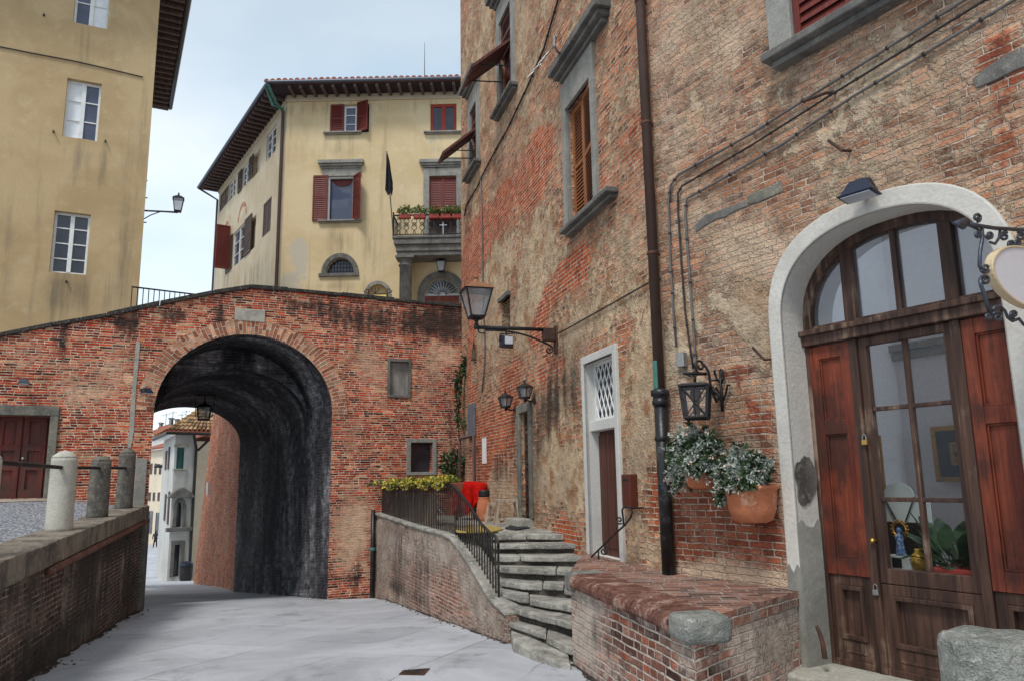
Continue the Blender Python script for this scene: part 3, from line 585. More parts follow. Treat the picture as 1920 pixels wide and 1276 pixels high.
for a, b in ((dop[1] - .06, xm + .01), (xm - .01, xm - (dop[1] - xm) + .05)):
    z = TZ + .05; hts = [.62, .42, .30]; dr.box(A, b, a, TZ, TZ + .12, -.3, -.25)
    zz = TZ + .12
    for h in ((dop[3] - TZ - .12) * .34, (dop[3] - TZ - .12) * .26, (dop[3] - TZ - .12) * .40):
        dr.ring(A, rect(min(a, b) + .09, max(a, b) - .09, zz + .03, zz + h - .08), rect(min(a, b), max(a, b), zz, zz + h), -.3, -.262, True); zz += h
dr = dr.build('door', M['old_door'], aroot, bevel=.006)
MB().lathe(A.w(xm + .04, A.uv(35, 858)[1], -.26), [(.0, 0), (.022, .01), (.022, .03), (0, .04)], 10, ax=(A.n[0], A.n[1], 0)).build('handle', M['steel'], dr)
# vertical mortar seam
seam = [A.uv(x, y) for x, y in ((258, 640), (254, 690), (251, 740), (246, 800), (243, 838))]
MB().ring(A, [(a - .035 + rnd.uniform(-.015, .015), b) for a, b in seam], [(a + .035 + rnd.uniform(-.015, .015), b) for a, b in seam], -.02, .012).build('mortar_seam', M['pale_stone'], aroot)
pier = A.R(252, 274, 858, 950); MB().box(A, pier[0], pier[1] - .002, zg(0, 14), pier[3], -.2, .04).build('corner_stone', M['serena'], aroot, bevel=.012)

# ================================================================== left terrace and its retaining wall
zl = lambda s: 1.15 + (s / 6.7) * .19      # cap height along the wall
LE = 6.95
lroot = thing('retaining_wall', 'dark stained brick retaining wall edging the gravel terrace', 'wall', (L0[0], L0[1], 0))
P_l = dict(grim=blobs(LW, [(60, 1090, 60, 20, .35), (160, 1060, 30, 60, .4), (215, 1010, 40, 40, .5), (240, 1100, 14, 60, .35), (120, 1180, 60, 30, .3), (95, 1230, 70, 30, .45), (180, 1130, 20, 50, .3), (20, 1250, 60, 40, .2)]),
           whit=blobs(LW, [(55, 1180, 5, 90, .75), (122, 1110, 5, 80, .7), (140, 1080, 4, 60, .6), (181, 1090, 6, 60, .9), (170, 1160, 6, 30, .6), (228, 1080, 3, 60, .5), (110, 1215, 30, 25, .4), (10, 1150, 30, 60, .2), (30, 1090, 40, 30, .3)]),
           plas=blobs(LW, [(110, 1210, 40, 18, .7), (150, 1190, 40, 12, .5), (30, 1080, 60, 12, .5)]))
mb = MB(); panel(mb, LW, [(-9, -.3), (LE, -.9), (LE, zl(LE) - .02), (-9, zl(-9) - .02)], [], .2, paint=P_l); mb.strip([LW.w(LE, -.9), LW.w(LE, zl(LE))], [LW.w(LE, -.9, -.5), LW.w(LE, zl(LE), -.5)])
mb.at['grim'] += [0] * (len(mb.v) - len(mb.at['grim'])); mb.at['whit'] += [0] * (len(mb.v) - len(mb.at['whit'])); mb.at['plas'] += [0] * (len(mb.v) - len(mb.at['plas']))
mb.build('wall', M['brick_retain'], lroot, fix=False)
mb = MB(); s = -9.0
while s < LE - .02:                          # cap of upright bricks, some pale and patched
    e = min(s + rnd.choice((.16, .24, .3)), LE); j = rnd.uniform(-.006, .008); mb.prism(LW, [(s, zl(s) - .20), (e - .004, zl(e) - .20), (e - .004, zl(e) + .02 + j), (s, zl(s) + .02 + j)], -.42, .05 + rnd.uniform(-.006, .006)); s = e
mb.build('cap', M['lip'], lroot, bevel=.01)
pts = [LW.w(a, zl(a) - .25, .035) for a in np.linspace(.35, LE - .05, 14)]; MB().tube(pts, .042, 10).build('moulding', M['moulding'], lroot, smooth=True)
MB().box(LW, LE - .35, LE + .04, -1.0, zl(LE) - .2, -.3, .07).build('end_pier', M['serena_dark'], lroot, bevel=.02)
# terrace surface
tA = A.w(SL - .05, zl(LE)); xw = [LW.w(a, 0, -.38) for a in np.linspace(-9, LE, 9)]
mb = MB(); n = len(xw)
def terr(u, v):       # u along, v away from the street
    a = LW.w(-9 + (LE + 9) * u, 0, -.38); za = zl(-9 + (LE + 9) * u) + .005; b = A.w(SL - .35 - 12.5 * (1 - u), 0, .02); zb2 = TZ - .02 if u < .93 else TZ - .02 + (zl(LE) - TZ + .02) * (u - .93) / .07
    return (a[0] + (b[0] - a[0]) * v, a[1] + (b[1] - a[1]) * v, za + (zb2 - za) * v ** .8)
NU, NV = 24, 12
mb.add([terr(i / NU, j / NV * .82) for j in range(NV + 1) for i in range(NU + 1)], [(j * (NU + 1) + i, j * (NU + 1) + i + 1, (j + 1) * (NU + 1) + i + 1, (j + 1) * (NU + 1) + i) for j in range(NV) for i in range(NU)])
tag(mb.build('gravel_ground', M['gravel'], fix=False), 'white gravel laid over the raised terrace', 'ground', kind='structure')
mb = MB(); mb.add([tuple(np.array(terr(i / NU, .82 + j / 3 * .18)) + [0, 0, .012]) for j in range(4) for i in range(NU + 1)], [(j * (NU + 1) + i, j * (NU + 1) + i + 1, (j + 1) * (NU + 1) + i + 1, (j + 1) * (NU + 1) + i) for j in range(3) for i in range(NU)])
tag(mb.build('pavement', M['pavement'], fix=False), 'pale paving strip along the foot of the brick wall', 'pavement', kind='structure')
# bollards and the bar through them
def bollard(px, pyb, pyt, wpx, mat, lab, dark):
    s, z = LW.uv(px, pyb, -.22); p = LW.w(s, zl(s) + .005, -.22); rr = wpx * .93 / 2 * math.hypot(p[0], p[1]) / 1462; zt = LW.uv(px, pyt, -.22)[1]; h = zt - p[2]
    t = thing('bollard', lab, 'bollard', p, 'bollards along the terrace edge')
    MB().lathe(p, [(rr * 1.04, 0), (rr * 1.0, .05), (rr * .96, h * .86), (rr * .95, h * .9)], 24).build('shaft', mat, t, smooth=True)
    MB().lathe((p[0], p[1], p[2] + h * .9), [(rr * .95, 0), (rr * .9, h * .025), (rr * .5, h * .075), (rr * .06, h * .1)], 24).build('cap', mat, t, smooth=True)
    return s, p
b1 = bollard(110, 990, 841, 43, M['bollard_stone'], 'pale smooth stone bollard, widest and nearest on the terrace wall', 0)
b2 = bollard(182, 966, 851, 35, M['bollard_dark'], 'dark lichen-speckled bollard in the middle of the terrace wall', 1)
b3 = bollard(232, 951, 836, 29, M['bollard_dark'], 'narrow grey bollard farthest along the terrace wall, near the arch', 1)
b0 = bollard(-46, 1030, 838, 52, M['bollard_stone'], 'pale bollard at the left edge of the photo', 0)
zr = LW.uv(110, 875, -.22)[1]; zr2 = LW.uv(262, 878, -.22)[1]; sa = LW.uv(-60, 870, -.22)[0]
MB().tube([LW.w(sa, zr, -.22), LW.w(b1[0], zr, -.22), LW.w(LE - .1, zr2, -.22)], .022, 10).build('handrail', M['rail_iron'], None, smooth=True)
tag(bpy.data.objects['handrail'], 'round iron bar threaded level through the stone bollards', 'handrail')
pl = LW.uv(237, 848, -.5); t = thing('small_plaque', 'small framed pale plaque standing behind the farthest bollard', 'plaque', LW.w(pl[0], 1.35, -.5))
MB().box(LW, pl[0] - .01, pl[0] + .02, 1.33, pl[1] - .1, -.51, -.49).build('post', M['rust_iron'], t)
bx = LW.rot(pl[0], -75, -.5)
hwd = .14; MB().box(bx, -hwd, hwd, pl[1] - .15, pl[1] + .17, -.01, .012).build('frame', M['serena_dark'], t); MB().box(bx, -hwd + .03, hwd - .03, pl[1] - .11, pl[1] + .13, -.012, .018).build('face', M['paper'], t)
# floodlights on the brick wall
def floodlight(name_lab, fr, px, py, wpx, o=.16, yaw=0):
    s, z = fr.uv(px, py, o); c = fr.w(s, z, o); k = wpx * math.hypot(c[0], c[1]) / 1462; t = thing('floodlight', name_lab, 'floodlight', fr.w(s, z, 0), None)
    f = fr.rot(s, yaw, 0); ft = lambda a, b, q: f.w(a * k, z + b * k, o + q * k)
    lo = [ft(-.5, -.26, -.22), ft(.5, -.26, -.22), ft(.5, -.20, .34), ft(-.5, -.20, .34)]; up = [ft(-.3, .30, -.2), ft(.3, .30, -.2), ft(.26, .26, .1), ft(-.26, .26, .1)]
    rim = [ft(-.54, -.29, -.26), ft(.54, -.29, -.26), ft(.54, -.22, .39), ft(-.54, -.22, .39)]; rim2 = [(x, y, zz + .05 * k) for x, y, zz in rim]
    mb = MB(); mb.hex(lo, up); mb.hex(rim, rim2); mb.build('housing', M['floodlight'], t, bevel=.004)
    cc = sum([Vector(p) for p in rim], Vector()) / 4; q = [cc + (Vector(p) - cc) * .82 + Vector((0, 0, -.003)) for p in rim]; mb = MB(); mb.hex(q, [p + Vector((0, 0, -.006)) for p in q]); mb.build('lens', M['lens'], t)
    MB().box(f, -.05 * k, .05 * k, z - .1 * k, z + .2 * k, 0, o - .15 * k).box(f, -.2 * k, .2 * k, z - .12 * k, z + .25 * k, 0, .012).build('bracket', M['iron'], t)
    return t
floodlight('black floodlight above the old red terrace door', A, 45, 714, 16)
floodlight('black floodlight beside the spring of the brick arch', A, 268, 731, 18, yaw=25)

# ================================================================== tan house on the left
T = Fr(hd(258, 575, 19.5), A.d); tv = vdir(197); TS = Fr(T.P, tv, None)
if TS.n[0] < 0: TS = Fr(T.P, tv, -TS.sg)
sE, zE = TS.uv(318, 188, .75); troot = thing('tan_house', 'tall tan stuccoed house behind the left end of the brick wall', 'house', T.w(-5, 1.5))
wins = [T.R(140, 205, -40, 49), T.R(121, 187, 151, 261), T.R(97, 166, 398, 513)]
mb = MB(); panel(mb, T, rect(-13, 0, 1, zE - .1), [rect(*q) for q in wins], .5, paint=dict(grim=blobs(T, [(150, 560, 160, 60, .25), (200, 300, 80, 60, .15), (240, 500, 20, 120, .2), (155, 300, 34, 50, .45), (130, 550, 34, 50, .5), (160, 90, 40, 50, .4), (60, 120, 90, 12, .3), (260, 300, 10, 200, .3), (40, 400, 60, 80, .2)]), whit=blobs(T, [(180, 20, 40, 30, .35), (40, 590, 80, 30, .2)])), reveal=[(rect(*q), .24) for q in wins])
mb.strip([T.w(0, 1), T.w(0, zE - .1)], [TS.w(sE, 1), TS.w(sE, zE - .1)]); mb.strip([TS.w(sE, 1), TS.w(sE, zE - .1)], [(TS.w(sE, 0)[0] - 12, TS.w(sE, 0)[1] - 6, 1), (TS.w(sE, 0)[0] - 12, TS.w(sE, 0)[1] - 6, zE - .1)])
for k in mb.at: mb.at[k] += [0] * (len(mb.v) - len(mb.at[k]))
mb.build('wall', M['tan'], troot, fix=False)
def casement(fr, q, parent, cols=2, rows=3, fm='white_paint', depth=.12, mats=('win_dark', 'win_dark'), fw=.06, bar=.03):
    s0, s1, z0, z1 = q; mb = MB(); mb.ring(fr, rect(s0 + fw, s1 - fw, z0 + fw, z1 - fw), rect(s0, s1, z0, z1), -depth, -depth + .05, True); mid = (s0 + s1) / 2
    if cols > 1: mb.box(fr, mid - fw * .8, mid + fw * .8, z0 + fw, z1 - fw, -depth, -depth + .062)
    for r in range(1, rows):
        z = z0 + (z1 - z0) * r / rows; mb.box(fr, s0 + fw, s1 - fw, z - bar / 2, z + bar / 2, -depth, -depth + .043)
    w_ = mb.build('window', M[fm], parent)
    for i in range(cols):
        a, b = (s0, mid) if i == 0 else (mid, s1)
        if cols == 1: b = s1
        MB().box(fr, a + fw * .5, b - fw * .5, z0 + fw * .5, z1 - fw * .5, -depth - .02, -depth + .01).build('pane', M[mats[i % 2]], w_)
    return w_
casement(T, wins[0], troot, 2, 2, mats=('win_blue', 'curtain'), depth=.19); casement(T, wins[1], troot, 2, 3, mats=('curtain', 'win_blue'), depth=.19); casement(T, wins[2], troot, 2, 4, mats=('win_dark', 'win_dark'), depth=.19)
for q in wins:
    for ds_ in (-.1, .1):
        pass
# eave along its side
mb = MB(); ov = .75; zt = zE; mb.hex([TS.w(-1.2, zt - .05, -.5), TS.w(sE + .5, zt - .05, -.5), TS.w(sE + .5, zt - .05, ov), TS.w(-1.2, zt - .05, ov)], [TS.w(-1.2, zt, -.5), TS.w(sE + .5, zt, -.5), TS.w(sE + .5, zt, ov), TS.w(-1.2, zt, ov)])
mb.hex([TS.w(-1.2, zt + .02, -6), TS.w(sE + .5, zt + .02, -6), TS.w(sE + .5, zt + .02, ov), TS.w(-1.2, zt + .02, ov)], [TS.w(-1.2, zt + 1.9, -6), TS.w(sE + .5, zt + 1.9, -6), TS.w(sE + .5, zt + .1, ov), TS.w(-1.2, zt + .1, ov)])
roof_t = mb.build('roof', M['terracotta_old'], troot)
mb = MB()
for i in range(26): a = -1.0 + i * (sE + 1.3) / 25; mb.box(TS, a - .05, a + .05, zt - .19, zt - .05, -.05, ov - .04)
mb.build('rafters', M['eave_wood'], roof_t); MB().box(TS, -1.2, sE + .5, zt - .052, zt - .045, 0, ov - .03).build('soffit', M['soffit'], roof_t)
MB().tube([TS.w(-1.2, zt - .06, ov + .06), TS.w(sE + .55, zt - .06, ov + .06)], .085, 8).build('gutter', M['iron_blue'], roof_t)
MB().box(TS, sE + .36, sE + .5, zt - .22, zt + .02, -.1, ov).build('barge_board', M['eave_wood'], roof_t)
# slack cable along its front and small iron bits
t_ = [T.uv(x, y, .03) for x, y in ((-30, 82), (60, 100), (140, 115), (210, 131), (268, 145))]
tag(MB().tube([T.w(a, b, .03) for a, b in t_], .018, 6).build('cable', M['cable_dark'], None), 'thin dark cable slung across the tan house front', 'cable')
mb = MB()
for x, y in ((101, 248), (198, 266), (125, 528), (83, 30)):
    a, b = T.uv(x, y); mb.tube([T.w(a, b, -.02), T.w(a, b, .09), T.w(a, b - .06, .1)], .022, 6)
mb.build('shutter_hooks', M['iron'], troot)
# lantern post style wall lamp on the tan house
def lantern_parts(t, c, wt, wb, h, iron, glass, ang=0, n=4, cap='cap', capmat=None, caph=.35):
    cx, cy, cz = c; R = lambda r, z: [(cx + r * math.cos(ang + 2 * math.pi * (k + .5) / n), cy + r * math.sin(ang + 2 * math.pi * (k + .5) / n), z) for k in range(n)]
    a, b = R(wb * .68, cz), R(wt * .68, cz + h); mb = MB(); bw = max(.008, wt * .035)
    for k in range(n): mb.tube([a[k], b[k]], bw, 5); mb.tube([a[k], a[(k + 1) % n]], bw, 5); mb.tube([b[k], b[(k + 1) % n]], bw * 1.2, 5)
    mb.hex(R(wb * .7, cz - .02), R(wb * .72, cz + .005)); mb.build('cage', iron, t)
    mb = MB(); mb.strip(R(wb * .66, cz + .006), R(wt * .66, cz + h - .004), True); mb.build('glass', glass, t)
    e, d, f = R(wt * .78, cz + h), R(wt * .40, cz + h + caph * h * .55), R(wt * .16, cz + h + caph * h * .8); mb = MB(); mb.hex(e, d); mb.hex(d, f); mb.lathe((cx, cy, cz + h + caph * h * .8), [(wt * .14, 0), (wt * .06, .3 * caph * h), (wt * .1, .45 * caph * h), (0.004, .75 * caph * h)], 8); mb.build(cap, capmat or iron, t)
lz = TS.uv(333, 400, 1.2); lw_ = T.w(.05, 0); lp = hd(333, 398, 19.6); t = thing('street_lantern', 'iron street lantern on a bracket at the tan house corner', 'street lamp', T.w(0, lp[2]))
rt_ = hd(266, 395, 19.6); MB().tube([rt_, (lp[0], lp[1], lp[2])], .025, 8).tube([(rt_[0], rt_[1], rt_[2] - .28), (rt_[0] + .25, rt_[1], rt_[2] - .13), (rt_[0] + .5, rt_[1], rt_[2] - .04), (lp[0], lp[1], lp[2] - .02)], .014, 6).build('bracket', M['iron'], t)
lantern_parts(t, (lp[0], lp[1], lp[2] + .03), .27, .17, .34, M['iron'], M['lamp_glass'], .4)
mb = MB()
for x, y in ((268, 340), (268, 372), (266, 418)):
    q = hd(x, y, 19.6); mb.tube([(q[0] - .2, q[1], q[2]), (q[0] + .12, q[1], q[2] + .01)], .016, 6)
mb.build('wall_hooks', M['iron'], troot)
# railing on the high walk behind the brick wall
t = thing('walkway_railing', 'thin iron railing on the walkway behind the brick wall', 'railing', hd(300, 590, 18.5))
p0, p1 = hd(248, 538, 18.5), hd(390, 555, 21.0); mb = MB(); mb.tube([p0, p1], .022, 6); mb.tube([(p0[0], p0[1], p0[2] - .9), (p1[0], p1[1], p1[2] - .9)], .018, 6); mb.build('rail', M['iron'], t)
for i in range(16):
    u = i / 15; q = [p0[k] + (p1[k] - p0[k]) * u for k in range(3)]; MB().tube([(q[0], q[1], q[2] - .95), q], .012, 5).build('baluster', M['iron'], t)
# ================================================================== ochre palazzo behind the wall
C = Fr(hd(531, 400, 28), (1, -.012)); CS = Fr(C.P, vdir(0), None)
if CS.n[0] > 0: CS = Fr(C.P, vdir(0), -CS.sg)
LS = CS.uv(409, 400)[0]; ZT = C.uv(531, 172)[1]
croot = thing('ochre_palazzo', 'ochre stuccoed palazzo with maroon shutters rising behind the archway', 'building', C.w(4, 4.9))
up_w = C.R(619, 692, 196, 249); cen = C.R(645, 669, 199, 249); ur = C.R(807, 856, 195, 248)
mid = C.R(614, 664, 331, 415); bal = C.R(805, 856, 331, 450); lun = C.R(612, 664, 484, 513)
fanr = C.R(796, 861, 519, 590)
lunp = arc((lun[0] + lun[1]) / 2, lun[2], (lun[1] - lun[0]) / 2, lun[3] - lun[2], 16)
fc, fb = (fanr[0] + fanr[1]) / 2, C.uv(830, 552)[1]; fa = (fanr[1] - fanr[0]) / 2
fan_hole = [(fc + fa, 4.3)] + arc(fc, fb, fa, fa * 1.0, 18) + [(fc - fa, 4.3)]
nic = C.R(689, 727, 534, 600); nc, na = (nic[0] + nic[1]) / 2, (nic[1] - nic[0]) / 2; nb = C.uv(708, 552)[1]
niche_hole = [(nc + na, 4.3)] + arc(nc, nb, na, na, 14) + [(nc - na, 4.3)]
H_ = [rect(*up_w), rect(*ur), rect(*mid), rect(*bal), lunp, fan_hole, niche_hole]
mb = MB(); panel(mb, C, rect(0, 15, 4.2, ZT), H_, .45, paint=dict(whit=blobs(C, [(560, 475, 22, 28, 1.0), (545, 530, 40, 22, .6), (815, 270, 30, 14, .6)]), grim=blobs(C, [(640, 200, 200, 14, .3), (530, 400, 12, 200, .25), (600, 540, 100, 20, .15), (640, 450, 40, 30, .45), (640, 275, 40, 24, .4), (830, 280, 40, 24, .35), (636, 535, 44, 20, .4), (720, 330, 14, 80, .3), (560, 260, 40, 60, .2), (700, 470, 30, 50, .3)])), reveal=[(h, .22) for h in H_])
mb.build('front_wall', M['ochre'], croot, fix=False)
side_w = [((500, 517), (238, 300)), ((474, 487), (282, 333)), ((455, 468), (303, 352)), ((430, 441), (333, 376)), ((413, 428), (352, 393)), ((493, 508), (368, 448)), ((465, 479), (402, 478)), ((437, 459), (418, 502))]
def srect(q):
    (x0, x1), (y0, y1) = q; xm = (x0 + x1) / 2; a, b = CS.uv(x0, (y0 + y1) / 2)[0], CS.uv(x1, (y0 + y1) / 2)[0]; zs = [CS.uv(xm, y)[1] for y in (y0, y1)]
    return min(a, b), max(a, b), min(zs) + .12 * (max(zs) - min(zs)), max(zs) - .12 * (max(zs) - min(zs))
SRs = [srect(q) for q in side_w]
mb = MB(); panel(mb, CS, rect(0, LS, 5.0, ZT), [rect(*q) for q in SRs], .45, paint=dict(grim=blobs(CS, [(470, 520, 60, 30, .35), (440, 300, 60, 30, .2), (415, 480, 20, 80, .3)]), whit=blobs(CS, [(470, 540, 60, 14, .3)])), reveal=[(rect(*q), .2) for q in SRs])
e = CS.w(LS, 0); mb.strip([CS.w(LS, 5.0), CS.w(LS, ZT)], [CS.w(LS, 5.0, -9), CS.w(LS, ZT, -9)])
for k in mb.at: mb.at[k] += [0] * (len(mb.v) - len(mb.at[k]))
mb.build('side_wall', M['ochre_side'], croot, fix=False)
# frieze mouldings under the eave
mb = MB(); z1 = C.uv(560, 192)[1]; z2 = C.uv(560, 170)[1]
for fr, s1 in ((C, 15), (CS, LS)):
    mb.box(fr, -.0, s1, z1, z1 + .10, 0, .06); mb.box(fr, -.0, s1, z1 + .10, z2, 0, .03); mb.box(fr, 0, s1, z2, z2 + .12, 0, .12)
mb.build('cornice', M['ochre_side'], croot)
# roof
zE2 = C.uv(600, 153, .85)[1]; nC, nS = C.n, CS.n
def corner(o): return np.linalg.solve(np.array([nC, nS]), np.array([nC @ C.P + o, nS @ C.P + o]))
OV = .85; e0 = corner(OV); e1_ = C.w(15, 0, OV); e2_ = CS.w(LS + .6, 0, OV); r0 = corner(-4.5); r1_ = C.w(15, 0, -4.5); r2_ = CS.w(LS + .6, 0, -4.5); P3 = lambda p, z: (p[0], p[1], z)
mb = MB(); zr_ = zE2 + 1.75
mb.add([P3(e0, zE2), P3(e1_, zE2), P3(e2_, zE2), P3(r0, zr_), P3(r1_, zr_), P3(r2_, zr_), P3(C.P, zE2 - .1), P3(C.w(15, 0), zE2 - .1), P3(CS.w(LS + .6, 0), zE2 - .1), P3(e0, zE2 - .1), P3(e1_, zE2 - .1), P3(e2_, zE2 - .1)],
       [(0, 1, 4, 3), (2, 0, 3, 5), (9, 10, 1, 0), (11, 9, 0, 2)])
roof = mb.build('roof', M['terracotta_old'], croot, fix=False)
mb = MB(); mb.add([P3(C.P, zE2 - .1), P3(C.w(15, 0), zE2 - .1), P3(CS.w(LS + .6, 0), zE2 - .1), P3(e0, zE2 - .1), P3(e1_, zE2 - .1), P3(e2_, zE2 - .1)], [(3, 4, 1, 0), (5, 3, 0, 2)]); mb.build('soffit', M['soffit'], roof, fix=False)
mb = MB(); s = -.55; sl = (zr_ - zE2) / (4.5 + OV)
while s < 9.5:                             # round tiles, row by row up the front slope
    for k in range(5):
        o0, o1 = OV + .06 - k * .42, OV - .40 - k * .42; rr = .105
        ln = [(s + rr * math.cos(a), rr * math.sin(a)) for a in np.linspace(0, math.pi, 6)]; up_ = zE2 + rnd.uniform(-.012, .012) + .02
        mb.strip([C.w(a, up_ + b * 1.1 + (OV - o0) * sl + .03, o0) for a, b in ln], [C.w(a * 1 + (s - a) * .15, up_ + b * .9 + (OV - o1) * sl, o1) for a, b in ln])
        q = [C.w(a, up_ + b * 1.1 + (OV - o0) * sl + .03, o0) for a, b in ln]; mb.add(q, [tuple(range(len(q)))])
    s += .235
tl = mb.build('tiles', M['terracotta_old'], roof, smooth=False); tag(tl, kind=None)
mb = MB(); s = .3
while s < 15: mb.box(C, s - .05, s + .05, zE2 - .22, zE2 - .1, -.02, OV - .03); s += .42
s = .3
while s < LS + .5: mb.box(CS, s - .05, s + .05, zE2 - .22, zE2 - .1, -.02, OV - .03); s += .42
mb.build('rafters', M['eave_wood'], roof)
g2 = corner(OV + .07); MB().tube([P3(C.w(15, 0, OV + .07), zE2 - .03), P3(g2, zE2 - .03)], .075, 8).tube([P3(g2, zE2 - .03), P3(CS.w(LS + .6, 0, OV + .07), zE2 - .03)], .075, 8).build('gutter', M['iron_blue'], roof)
cp = CS.w(.25, 0, .09); zc_ = C.uv(540, 205)[1]
MB().tube([P3(g2, zE2 - .08), ((g2[0] + cp[0]) / 2, (g2[1] + cp[1]) / 2, zE2 - .55), (cp[0], cp[1], zc_)], .06, 8).tube([P3(CS.w(-.2, 0, OV + .05), zE2 - .08), ((g2[0] + cp[0]) / 2 - .1, (g2[1] + cp[1]) / 2, zE2 - .7), (cp[0], cp[1], zc_ + .1)], .05, 8).build('rain_elbow', M['verdigris'], croot)
MB().tube([(cp[0], cp[1], zc_), (cp[0], cp[1], 4.4)], .065, 8).build('downpipe', M['pipe'], croot)
ep = CS.w(LS - .05, 0, .08); eg = CS.w(LS + .6, 0, OV + .05); MB().tube([(eg[0], eg[1], zE2 - .06), (ep[0], ep[1], zE2 - .75), (ep[0], ep[1], 5.0)], .055, 8).build('downpipe', M['pipe'], croot)
an = C.uv(796, 143, -2.0); an1 = C.uv(796, 80, -2)[1]; MB().tube([C.w(an[0], an[1] - .6, -2), C.w(an[0], an1, -2)], .022, 6, r1=.008).build('aerial', M['cable_dark'], roof)
# shutters
def shutter(fr, s0, s1, z0, z1, o, mat, parent, nsl=14, name='shutter', th=.04, st=.06):
    mb = MB(); s0, s1 = min(s0, s1), max(s0, s1); mb.ring(fr, rect(s0 + st, s1 - st, z0 + st * 1.2, z1 - st * 1.2), rect(s0, s1, z0, z1), o, o + th, True)
    zm = (z0 + z1) / 2; mb.box(fr, s0 + st, s1 - st, zm - st * .5, zm + st * .5, o + .002, o + th - .002)
    n2 = nsl
    for i in range(n2):
        z = z0 + st * 1.2 + (z1 - z0 - st * 2.4) * (i + .5) / n2; dz = (z1 - z0 - st * 2.4) / n2 * .55
        if abs(z - zm) < st * .6: continue
        a, b = s0 + st - .004, s1 - st + .004; q0 = [fr.w(a, z - dz, o + th * .9), fr.w(b, z - dz, o + th * .9), fr.w(b, z + dz, o + th * .12), fr.w(a, z + dz, o + th * .12)]; q1 = [(x, y, zz + .009) for x, y, zz in q0]; mb.hex(q0, q1)
    mb2 = mb.build(name, M[mat], parent); return mb2
def sill(fr, s0, s1, z, parent, mat='serena', h=.1, o=.16, name='sill'):
    MB().box(fr, s0, s1, z - h * .55, z, -.05, o).box(fr, s0 + .05, s1 - .05, z - h, z - h * .55 - .001, -.05, o * .6).build(name, M[mat], parent, bevel=.012)
def cornice(fr, s0, s1, z0, z1, parent, mat='serena', o=.22, name='window_cornice'):
    h = z1 - z0; MB().box(fr, s0, s1, z0 + h * .55, z1, -.05, o).box(fr, s0 + .06, s1 - .06, z0 + h * .25, z0 + h * .548, -.05, o * .72).box(fr, s0 + .12, s1 - .12, z0, z0 + h * .248, -.05, o * .4).build(name, M[mat], parent, bevel=.01)
M['red_frame'] = plain('red window frame', sr(150, 44, 32), .5)
# upper left window: casement in the middle, one leaf folded on the wall, one swung out
casement(C, (cen[0], cen[1], cen[2], cen[3]), croot, 1, 3, mats=('win_blue',) * 2, depth=.1, fw=.07)
MB().box(C, up_w[0], cen[0], up_w[2], up_w[3], -.2, -.18).box(C, cen[1], up_w[1], up_w[2], up_w[3], -.2, -.18).build('dark_reveal', M['win_dark'], croot)
a = C.R(620, 645, 197, 249); shutter(C, a[0], a[1], a[2], a[3], .0, 'maroon', croot, 12); f = C.rot(cen[1] + .02, -28); shutter(f, 0, .52, up_w[2], up_w[3] + .05, 0, 'maroon', croot, 12)
a = C.R(607, 679, 249, 254); sill(C, a[0], a[1], a[3], croot)
casement(C, ur, croot, 2, 1, mats=('win_dark',) * 2, depth=.1, fm='red_frame', fw=.11)
a = C.R(795, 868, 248, 253); sill(C, a[0], a[1], a[3], croot)
# middle window with stone head
a = C.R(598, 683, 303, 317); cornice(C, a[0], a[1], a[2], a[3], croot); a = C.R(605, 678, 317, 331); MB().box(C, a[0], a[1], a[2], a[3], -.03, .05).build('lintel', M['serena'], croot)
MB().ring(C, rect(mid[0] + .07, mid[1] - .07, mid[2] + .07, mid[3] - .07), rect(*mid), -.12, -.04, True).build('window_frame', M['white_paint'], croot)
wp = MB().box(C, mid[0], mid[1], mid[2], mid[3], -.21, -.2).build('pane', M['win_blue'], croot)
MB().prism(C, [(mid[0] + .1, mid[3] - .1), (mid[1] - .1, mid[3] - .1), (mid[1] - .25, mid[3] - .28), ((mid[0] + mid[1]) / 2, mid[3] - .34), (mid[0] + .25, mid[3] - .26)], -.19, -.16).build('red_blind', M['maroon'], croot)
a = C.R(587, 615, 330, 415); shutter(C, a[0], a[1], a[2], a[3], .02, 'maroon', croot, 20); f = C.rot(mid[1] - .02, -50); shutter(f, 0, .55, mid[2], mid[3], 0, 'maroon', croot, 20)
a = C.R(597, 679, 414, 420); sill(C, a[0], a[1], a[3], croot)
# balcony window
a = C.R(787, 870, 302, 315); cornice(C, a[0], a[1], a[2], a[3], croot); fo = C.R(794, 868, 316, 450); MB().ring(C, [(bal[0], bal[2]), (bal[0], bal[3]), (bal[1], bal[3]), (bal[1], bal[2])], [(fo[0], fo[2]), (fo[0], fo[3]), (fo[1], fo[3]), (fo[1], fo[2])], -.02, .06).build('window_surround', M['serena'], croot, bevel=.01)
q = C.R(805, 830, 331, 450); shutter(C, q[0], q[1], q[2], q[3], -.08, 'maroon', croot, 26); q = C.R(830, 856, 331, 450); shutter(C, q[0], q[1], q[2], q[3], -.08, 'maroon', croot, 26)
MB().box(C, bal[0], bal[1], bal[2], bal[3], -.22, -.2).build('pane', M['win_dark'], croot)
